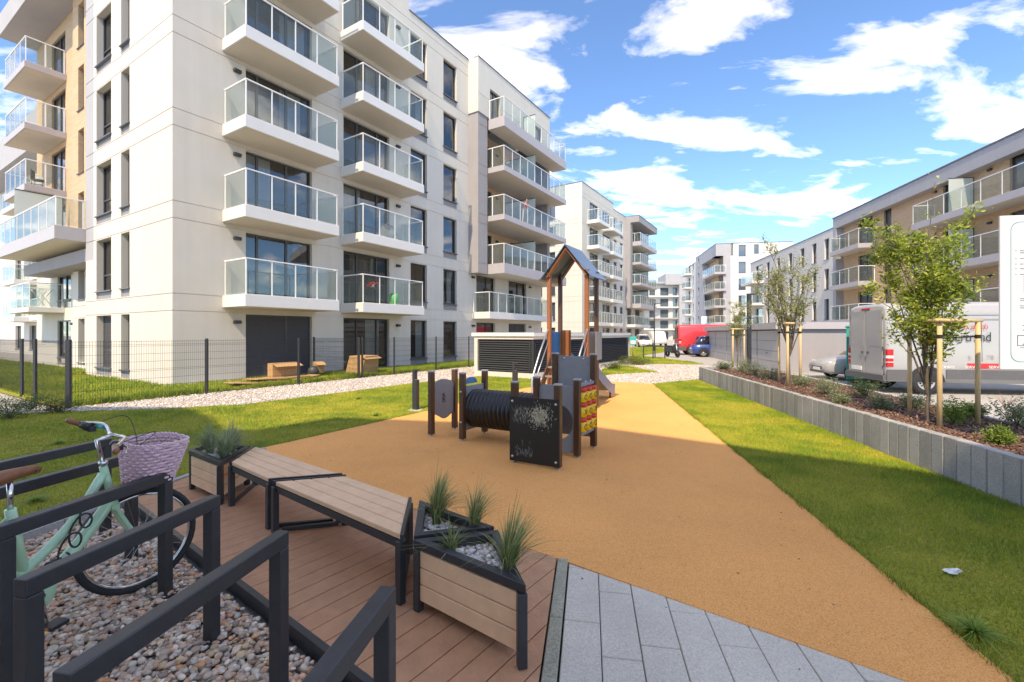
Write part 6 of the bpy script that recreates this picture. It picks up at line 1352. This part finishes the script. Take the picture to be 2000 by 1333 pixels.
    m = MB(); m.obox(pt(L_-.10,0,.30), fwd*.12, side*.55, Zv*.05); m.build('air_intake', M['bumper'], b, bevel=.02)
    return b
p = Vector((11.75,17.25,0)); car((p.x+dT.x*4.2, p.y+dT.y*4.2+.3), (-dT.x,-dT.y), M['silver'], 'silver car nosing out from behind the silver van', 'car')
car((13.50,34.4), (dT.x,dT.y), M['carblue'], 'blue car parked at the far end of the garages next to the red van', 'car', zt=1.55)
vr = van((13.6,37.6), (dT.x,dT.y), 5.6, M['carred'], 'tall red panel van parked beyond the garages', 2.45, False)
car((17.5,62.0), (-.1,-1), M['vanwhite'], 'white car with a dark grille facing up the street, left of the pale van', 'car', zt=1.6)
van((20.6,66.5), (-.12,-1), 5.2, M['vanwhite'], 'pale van facing up the street beyond the red van', 2.1, False)
M['tealcloth'] = mat('teal_tarp', (.02,.35,.30), .5, var=.2)
# ------------------------------------------------------------------ information board
sb0 = Vector((5.60,5.22,0)); sr = Vector((.985,-.17,0)); sn_ = Vector((-.17,-.985,0)); WB_, ZB0, ZB1 = 1.15, 1.29, 3.05
bo_ = thing('information_board', sb0+sr*WB_/2+Zv*.4, 'pale grey information board with a teal rounded border standing in the raised bed', 'sign')
M['board'] = mat('board_grey', (.62,.64,.67), .45, var=.02); M['tealline'] = mat('teal_print', (.10,.33,.36), .6); M['print'] = mat('grey_print', (.25,.26,.29), .7); M['printd'] = mat('black_print', (.03,.03,.035), .7)
MB().obox(sb0+sr*WB_/2+Zv*(ZB0+ZB1)/2-sn_*.012, sr*WB_/2, sn_*.012, Zv*(ZB1-ZB0)/2).build('panel', M['board'], bo_, bevel=.004)
for x in (.42, 1.05): c = sb0+sr*x-sn_*.05; MB().obox(Vector((c.x,c.y,(ZB1-.05+.35)/2)), sr*.03, sn_*.022, Zv*(ZB1-.05-.35)/2).build('post', M['steel'], bo_)
def bp(x, z, o=.002): return sb0+sr*x+Zv*z+sn_*o
pts = []; r_ = .09; x0, x1, z0, z1 = .10, WB_-.115, ZB0+.085, ZB1-.075
for cx, cz, a0 in ((x1-r_,z1-r_,0),(x0+r_,z1-r_,90),(x0+r_,z0+r_,180),(x1-r_,z0+r_,270)):
    for k in range(7): a = R(a0+15*k); pts.append((cx+r_*math.cos(a), cz+r_*math.sin(a)))
m = MB(); n = len(pts)
for i in range(n):
    (xa, za), (xb, zb_) = pts[i], pts[(i+1)%n]; cx, cz = (x0+x1)/2, (z0+z1)/2; s_ = .985
    q = lambda x, z, s: bp(cx+(x-cx)*(1-s/(x1-x0)*2), cz+(z-cz)*(1-s/(z1-z0)*2)); m.add([q(xa,za,0),q(xb,zb_,0),q(xb,zb_,.007),q(xa,za,.007)], [(0,1,2,3)])
m.build('border_line', M['tealline'], bo_)
rr = random.Random(11); m = MB()
def tline(x, z, L_, h=.011):
    cx = x
    while cx < x+L_:
        w_ = rr.uniform(.02,.06); m.add([bp(cx,z), bp(min(cx+w_,x+L_),z), bp(min(cx+w_,x+L_),z+h), bp(cx,z+h)], [(0,1,2,3)]); cx += w_+.008
pz = lambda py: H-(py-CY)*5.22/F
for py, nl in ((492,2),(507,1),(518,1),(527,1),(538,1)):
    for k in range(nl): tline(.19,pz(py)-k*.024,.74)
    m.add([bp(.145,pz(py)), bp(.158,pz(py)), bp(.158,pz(py)+.012), bp(.145,pz(py)+.012)], [(0,1,2,3)])
for k in range(7): tline(.225,pz(543)-k*.028,.6)
for py in (585, 599): tline(.19,pz(py),.74); tline(.19,pz(py)-.024,.5)
m.build('text_lines', M['print'], bo_, kind='stuff')
m = MB()
for x, z in ((.215,pz(637)),(.215,pz(646))): m.add([bp(x,z),bp(x+.4,z),bp(x+.4,z+.010),bp(x,z+.010)], [(0,1,2,3)])
m.add([bp(.19,pz(680)),bp(.95,pz(680)),bp(.95,pz(680)+.008),bp(.19,pz(680)+.008)], [(0,1,2,3)]); m.build('teal_text', M['tealline'], bo_, kind='stuff')
m = MB(); xa, xb, za, zb_ = .165, .50, pz(676), pz(655); t_ = .006
for a, b2, c, d in ((xa,xb,za,za+t_),(xa,xb,zb_-t_,zb_),(xa,xa+t_,za+t_,zb_-t_),(xb-t_,xb,za+t_,zb_-t_)): m.add([bp(a,c),bp(b2,c),bp(b2,d),bp(a,d)], [(0,1,2,3)])
m.add([bp(.21,za+.015),bp(.225,za+.015),bp(.34,zb_-.045),bp(.34,zb_-.025)], [(0,1,2,3)]); m.add([bp(.34,zb_-.045),bp(.50,za+.02),bp(.50,za+.035),bp(.34,zb_-.025)], [(0,1,2,3)]); m.add([bp(.265,za+.045),bp(.285,za+.045),bp(.285,zb_-.035),bp(.265,zb_-.035)], [(0,1,2,3)])
m.add([bp(.275+.013*math.cos(k*.7854),zb_-.022+.013*math.sin(k*.7854)) for k in range(8)], [tuple(range(8))]); m.build('pictogram', M['printd'], bo_)
# ------------------------------------------------------------------ lamp post
lp = Vector((10.0,19.2,0)); b = thing('lamp_post', lp, 'slim anthracite lamp post with a short square arm beside the garages', 'lamp post')
MB().box(lp.x-.07,lp.x+.07,lp.y-.07,lp.y+.07,-.03,3.33).build('pole', M['fence'], b, bevel=.006); MB().obox(lp+Vector((.22,0,3.36)), Vector((.30,0,0)), Vector((0,.07,0)), Zv*.028).build('arm', M['fence'], b, bevel=.006); MB().obox(lp+Vector((.32,0,3.328)), Vector((.17,0,0)), Vector((0,.055,0)), Zv*.003).build('light_panel', M['frost'], b); MB().obox(lp+Vector((.0,0,2.35)), Vector((.16,0,0)), Vector((0,.03,0)), Zv*.02).build('bracket', M['fence'], b)
# ------------------------------------------------------------------ cardboard by the shutter
M['card'] = mat('cardboard', (.48,.29,.14), .85, var=.10, scale=5, bump=.1, bscale=90); M['film'] = glass_mat('plastic_film', (.9,.92,.93), 1.5, .25, (.8,.8,.8), .15); M['bag'] = mat('dark_bag', (.05,.055,.06), .5)
frC = Fac(C1, dR)
def fp_(u, out, z=0.0): return frC.p(u, z, out)
rr = random.Random(9); grp = 'cardboard heaped by the closed shutter'
for i, (u, o_, w_, d_, tilt, z) in enumerate(((1.7,1.9,1.3,.9,.03,.03),(2.3,1.7,1.5,.9,-.02,.07),(2.0,1.85,1.1,.7,.05,.11),(2.9,1.75,1.4,.7,.0,.10),(3.4,1.9,1.2,.6,-.05,.06),(1.2,2.2,1.1,.6,.10,.05))):
    a = rr.uniform(-.25,.25); dd = dRv*math.cos(a)+nRv*math.sin(a); ee = Vector((dd.y,-dd.x,0)); c = fp_(u,o_,.04+z); up = (Zv+dd*tilt).normalized(); o = MB().obox(c, (dd-Zv*tilt)*w_/2, ee*d_/2, up*.012).build('cardboard_sheet', M['card'], None, bevel=.003, root=c); tag(o, ['flattened cardboard sheet lying under the heap','creased cardboard sheet in the middle of the heap','short cardboard sheet at the top of the flat pile','long flat cardboard sheet below the upright box','flat cardboard sheet reaching towards the fence post','tilted cardboard sheet hanging over the grass edge'][i], 'cardboard', grp)
def cardbox(u, o_, w_, d_, h, rot, label, crush=0.0):
    c = fp_(u,o_,.14 if crush == 0 else .0); dd = dRv*math.cos(rot)+nRv*math.sin(rot); ee = Vector((dd.y,-dd.x,0)); b = thing('cardboard_box', c, label, 'cardboard box', grp); k = crush
    q = [c-dd*w_/2-ee*d_/2*-1, c+dd*w_/2+ee*d_/2, c+dd*w_/2-ee*d_/2, c-dd*w_/2-ee*d_/2]; t = [p+Zv*h+dd*k*s_+ee*k*.6 for p, s_ in zip(q, (1.1,-.5,-.3,1.3))]; m = MB(); m.hexa([q[0],q[3],q[2],q[1],t[0],t[3],t[2],t[1]]); m.build('carton', M['card'], b, bevel=.02, seg=2)
    f = MB(); f.obox(c+ee*(d_/2+.10)+Zv*(h*.97)-Zv*.05, dd*w_*.48, ee*.12-Zv*.05, Zv*.004); f.build('flap', M['card'], b)
cardbox(2.9,1.55,1.05,.35,.50,.02,'low upright cardboard box standing on the flat pile'); cardbox(6.1,1.9,1.15,.8,.78,-.25,'big slumped cardboard box by the garden divider', .14)
o = MB(); c = fp_(4.15,1.45); o.ball(c+Zv*.22,.22,.2,.24); tag(o.build('rubbish_bag', M['bag'], None, root=c), 'dark plastic bag between the two cardboard boxes', 'bag')
cardbox(4.45,1.35,.35,.3,.45,.3,'small cardboard box beside the dark bag')
# ------------------------------------------------------------------ things on the balconies of the tall white block
z2 = FH; c = frC.p(7.55,z2+.02,.9); b = thing('balcony_table', c, 'little round table with red flowers on a low balcony of the white block', 'table')
m = MB(); m.lathe(c, Zv, [(.22,0),(.03,.03),(.025,.68),(.30,.70),(.30,.72),(0,.72)], 16); m.build('table', M['frame'], b); m = MB(); rr = random.Random(2)
for i in range(26): p = c+Vector((rr.gauss(0,.10),rr.gauss(0,.10),.90+rr.gauss(0,.06))); m.ball(p,.045,n=6,k=4)
m.build('flowers', M['red'], b); m = MB(); m.lathe(c+Zv*.72, Zv, [(0,0),(.07,0),(.09,.14),(0,.14)], 12); m.build('vase', M['slab'], b)
c = frC.p(8.75,z2+.02,1.0); m = MB(); m.lathe(c, Zv, [(0,0),(.14,.0),(.24,.2),(.25,.36),(.16,.54),(.10,.56),(0,.56)], 18); M['greenpot'] = mat('green_ceramic', (.10,.55,.18), .3, var=.15); tag(m.build('balcony_pot', M['greenpot'], None, root=c), 'round glossy green pot on a low balcony of the white block', 'pot')
c = frC.p(8.5,2*FH+.02,.9); m = MB(); rr = random.Random(3); n, k = 16, 8
vs = [c+Vector((0,0,.55))]
for j in range(1,k):
    for i in range(n): a = 2*math.pi*i/n; t = j/(k-1); vs.append(c+dRv*math.cos(a)*.85*t*(1+rr.uniform(-.12,.12))+nRv*math.sin(a)*.42*t*(1+rr.uniform(-.1,.1))+Zv*(.75*(1-t**1.5)*(1+rr.uniform(-.2,.2))))
m.add(vs, [(0,1+i,1+(i+1)%n) for i in range(n)]+[(1+(j-1)*n+i,1+j*n+i,1+j*n+(i+1)%n,1+(j-1)*n+(i+1)%n) for j in range(1,k-1) for i in range(n)], 0, True); tag(m.build('wrapped_furniture', M['film'], None, root=c), 'furniture under crumpled clear plastic film on a second-floor balcony', 'plastic sheet')
# chairs on the left-hand corner balcony
Lf = Fac(((C1v+dLv*30).x, (C1v+dLv*30).y), dLr, -.85)
def chair(u, out, z, label, m_, rot=0.0):
    c = Lf.p(30-u, z, out); b = thing('balcony_chair', c, label, 'chair', 'furniture on the corner balconies'); d_ = dRv*math.cos(rot)+nRv*math.sin(rot); e = Vector((d_.y,-d_.x,0))
    for s_ in (-1,1):
        for t in (-1,1): p = c+d_*.2*s_+e*.2*t; MB().tube([p, p+Zv*.43], .014, 6).build('leg', m_, b)
    MB().obox(c+Zv*.45, d_*.24, e*.24, Zv*.02).build('seat', m_, b); MB().obox(c+Zv*.70-d_*.22, d_*.015, e*.24, Zv*.24).build('backrest', m_, b)
chair(16.0,.6,3*FH+.02,'dark chair behind the glass of the third-floor corner balcony',M['fence'],.5); chair(17.0,.5,3*FH+.02,'white chair behind the glass of the third-floor corner balcony',M['slab'],2.0)
c = Lf.p(30-16.6,FH+.02,.35); b = thing('drying_rack', c, 'folding drying rack on the lowest corner balcony', 'drying rack')
for s_ in (-1,1): MB().tube([c+dRv*.3*s_-nRv*.5, c-dRv*.3*s_-nRv*.5+Zv*.95], .012, 6).build('leg', M['steel'], b); MB().tube([c+dRv*.3*s_+nRv*.5, c-dRv*.3*s_+nRv*.5+Zv*.95], .012, 6).build('leg', M['steel'], b)
m = MB()
for i in range(9): m.tube([c+dRv*(-.35+.0875*i)-nRv*.6+Zv*.97, c+dRv*(-.35+.0875*i)+nRv*.6+Zv*.97], .006, 5)
m.build('rails', M['steel'], b, kind='stuff')
# ------------------------------------------------------------------ person leaning on the loggia railing
fvb = Fac(C1, dR, .754); up_ = fvb.hit(1020); pz0 = 3*FH+.01; pc_ = fvb.p(19.95, pz0, .80)
M['skin'] = mat('skin', (.55,.33,.24), .6); M['shirt'] = mat('coral_shirt', (.60,.18,.15), .85); M['trousers'] = mat('beige_trousers', (.60,.52,.42), .85); M['hair'] = mat('brown_hair', (.06,.035,.022), .8)
fx, fy = dRv*.55+nRv*.83, None; sx_ = Vector((fx.y,-fx.x,0))
def pp(a, s_, z): return pc_+fx*a+sx_*s_+Zv*z
body = {}
nodes = [('pelvis',pp(0,0,.95),.15),('belly',pp(.03,0,1.12),.14),('chest',pp(.12,0,1.32),.155),('neck',pp(.2,0,1.47),.06),('head0',pp(.24,0,1.55),.075),('head1',pp(.27,0,1.66),.095),('head2',pp(.28,0,1.73),.07)]
ed = [(0,1),(1,2),(2,3),(3,4),(4,5),(5,6)]
for s_ in (-1,1):
    k = len(nodes); nodes += [('hip',pp(0,.09*s_,.88),.105),('knee',pp(.02,.10*s_,.49),.07),('ankle',pp(-.02,.10*s_,.09),.045),('toe',pp(.14,.12*s_,.04),.04)]; ed += [(0,k),(k,k+1),(k+1,k+2),(k+2,k+3)]
    k = len(nodes); nodes += [('shoulder',pp(.16,.19*s_,1.38),.07),('elbow',pp(.30,.25*s_,1.14),.05),('wrist',pp(.44,.10*s_,1.26),.035),('hand',pp(.46,.02*s_,1.27),.03)]; ed += [(2,k),(k,k+1),(k+1,k+2),(k+2,k+3)]
me = bpy.data.meshes.new('person'); me.from_pydata([tuple(x[1]-pc_) for x in nodes], ed, []); po_ = bpy.data.objects.new('person', me); COL.objects.link(po_); po_.location = pc_
sk = po_.modifiers.new('skin','SKIN'); sk.use_smooth_shade = True
for i, x in enumerate(nodes): me.skin_vertices[0].data[i].radius = (x[2], x[2])
me.skin_vertices[0].data[0].use_root = True
po_.modifiers.new('sub','SUBSURF').levels = 1; po_.modifiers['sub'].render_levels = 1
dg = bpy.context.evaluated_depsgraph_get(); me2 = bpy.data.meshes.new_from_object(po_.evaluated_get(dg)); po_.modifiers.clear(); po_.data = me2; me2.materials.clear()
for x in ('shirt','trousers','skin','hair'): me2.materials.append(M[x])
for p in me2.polygons:
    z = p.center.z; f = p.center.dot(fx); p.use_smooth = True; s_ = abs(p.center.dot(sx_))
    p.material_index = 1 if z < .98 else (3 if (z > 1.66 or (z > 1.56 and f < .22)) else (2 if (z > 1.47 or (f > .30 and z < 1.4)) else 0))
ROOT[po_.name] = pc_; tag(po_, 'person in a coral shirt and light trousers leaning on the balcony railing', 'person')
# ------------------------------------------------------------------ motor scooter, notice posts and odds along the street
sc_ = Vector((11.7,33.2,0)); b = thing('motor_scooter', sc_, 'dark motor scooter parked in front of the red van', 'scooter'); d_ = Vector((.25,-.97,0)); e = Vector((d_.y,-d_.x,0))
for x in (-.62,.62): m = MB(); m.lathe(sc_+d_*x+Zv*.25-e*.06, e, [(.12,0),(.24,.0),(.26,.04),(.26,.08),(.24,.12),(.12,.12)], 18); m.build('wheel', M['tyre'], b)
m = MB(); m.tube([sc_+d_*.62+Zv*.25, sc_+d_*.45+Zv*.95], .05, 8); m.tube([sc_+d_*.44+Zv*1.0-e*.33, sc_+d_*.44+Zv*1.0+e*.33], .02, 8); m.build('fork', M['steel'], b)
m = MB(); m.obox(sc_-d_*.25+Zv*.55, d_*.45, e*.17, Zv*.2); m.obox(sc_+d_*.2+Zv*.32, d_*.25, e*.15, Zv*.05); m.obox(sc_+d_*.42+Zv*.65, d_*.06, e*.2, Zv*.28); m.build('body', M['fence'], b, bevel=.05, seg=2); MB().obox(sc_-d_*.3+Zv*.79, d_*.38, e*.14, Zv*.035).build('seat', M['strap'], b, bevel=.02)
for i, (px, t_, lb) in enumerate(((1268,31.5,'anthracite bicycle hoop by the road, the one standing apart by the grass patch'),(1287,31.0,'anthracite bicycle hoop by the road, the one close to the scooter'))):
    c = Vector(((px-CX)/F*t_, t_, -.03)); b = thing('street_hoop', c, lb, 'bike rack', 'hoops by the road')
    for s_ in (-.4,.4): MB().box(c.x+s_-.03,c.x+s_+.03,c.y-.03,c.y+.03,-.05,.80).build('post', M['fence'], b)
    MB().box(c.x-.43,c.x+.43,c.y-.03,c.y+.03,.801,.86).build('top_rail', M['fence'], b)
c = Vector((278/F*44,44,0)); b = thing('lamp_post', c, 'tall thin lamp post far down the street before the grey loggia tower', 'lamp post'); MB().tube([c, c+Zv*4.6], .06, 8).build('pole', M['fence'], b); MB().box(c.x-.05,c.x+.7,c.y-.06,c.y+.06,4.55,4.62).build('arm', M['fence'], b)
c = Vector((236/F*33,33,0)); b = thing('notice_sign', c, 'small green and white notice on a post near the rusty tree', 'sign'); MB().tube([c, c+Zv*1.5], .03, 8).build('post', M['steel'], b); MB().box(c.x-.22,c.x+.22,c.y-.05,c.y-.035,.9,1.5).build('plate', M['teal'], b); MB().box(c.x-.18,c.x+.18,c.y-.058,c.y-.051,.95,1.2).build('plate_field', M['plate'], b)
# teal container behind the van
c = Vector((12.35,15.95,0)); b = thing('waste_container', c, 'teal waste container standing behind the silver van', 'container')
MB().prism([(c.x-.93,c.y-.4),(c.x+.95,c.y-.45),(c.x+.95,c.y+.45),(c.x-.30,c.y+.45)], .12, 1.9).build('bin', M['tealcloth'], b, bevel=.02); MB().prism([(c.x-.95,c.y-.43),(c.x+.98,c.y-.48),(c.x+.98,c.y+.48),(c.x-.32,c.y+.48)], 1.9, 1.98).build('lid', M['tealcloth'], b, bevel=.02)
for sx__ in (-.7,.7): MB().lathe(c+Vector((sx__,-.35,.08)), (1,0,0), [(0,0),(.09,0),(.09,.05),(0,.05)], 12).build('castor', M['tyre'], b)
# litter and fallen things on the right lawn
p = G(1860,1122); m = MB(); m.ball(p+Zv*.02,.06,.03,.014,12,6); m.v = [tuple(Vector(v)+Vector((random.uniform(-.012,.012),random.uniform(-.010,.010),random.uniform(-.004,.012)))) for v in m.v]; m.sm = [False]*len(m.sm); tag(m.build('paper_scrap', M['plate'], None, root=p), 'crumpled white paper scrap on the lawn right of the rubber surface', 'litter')
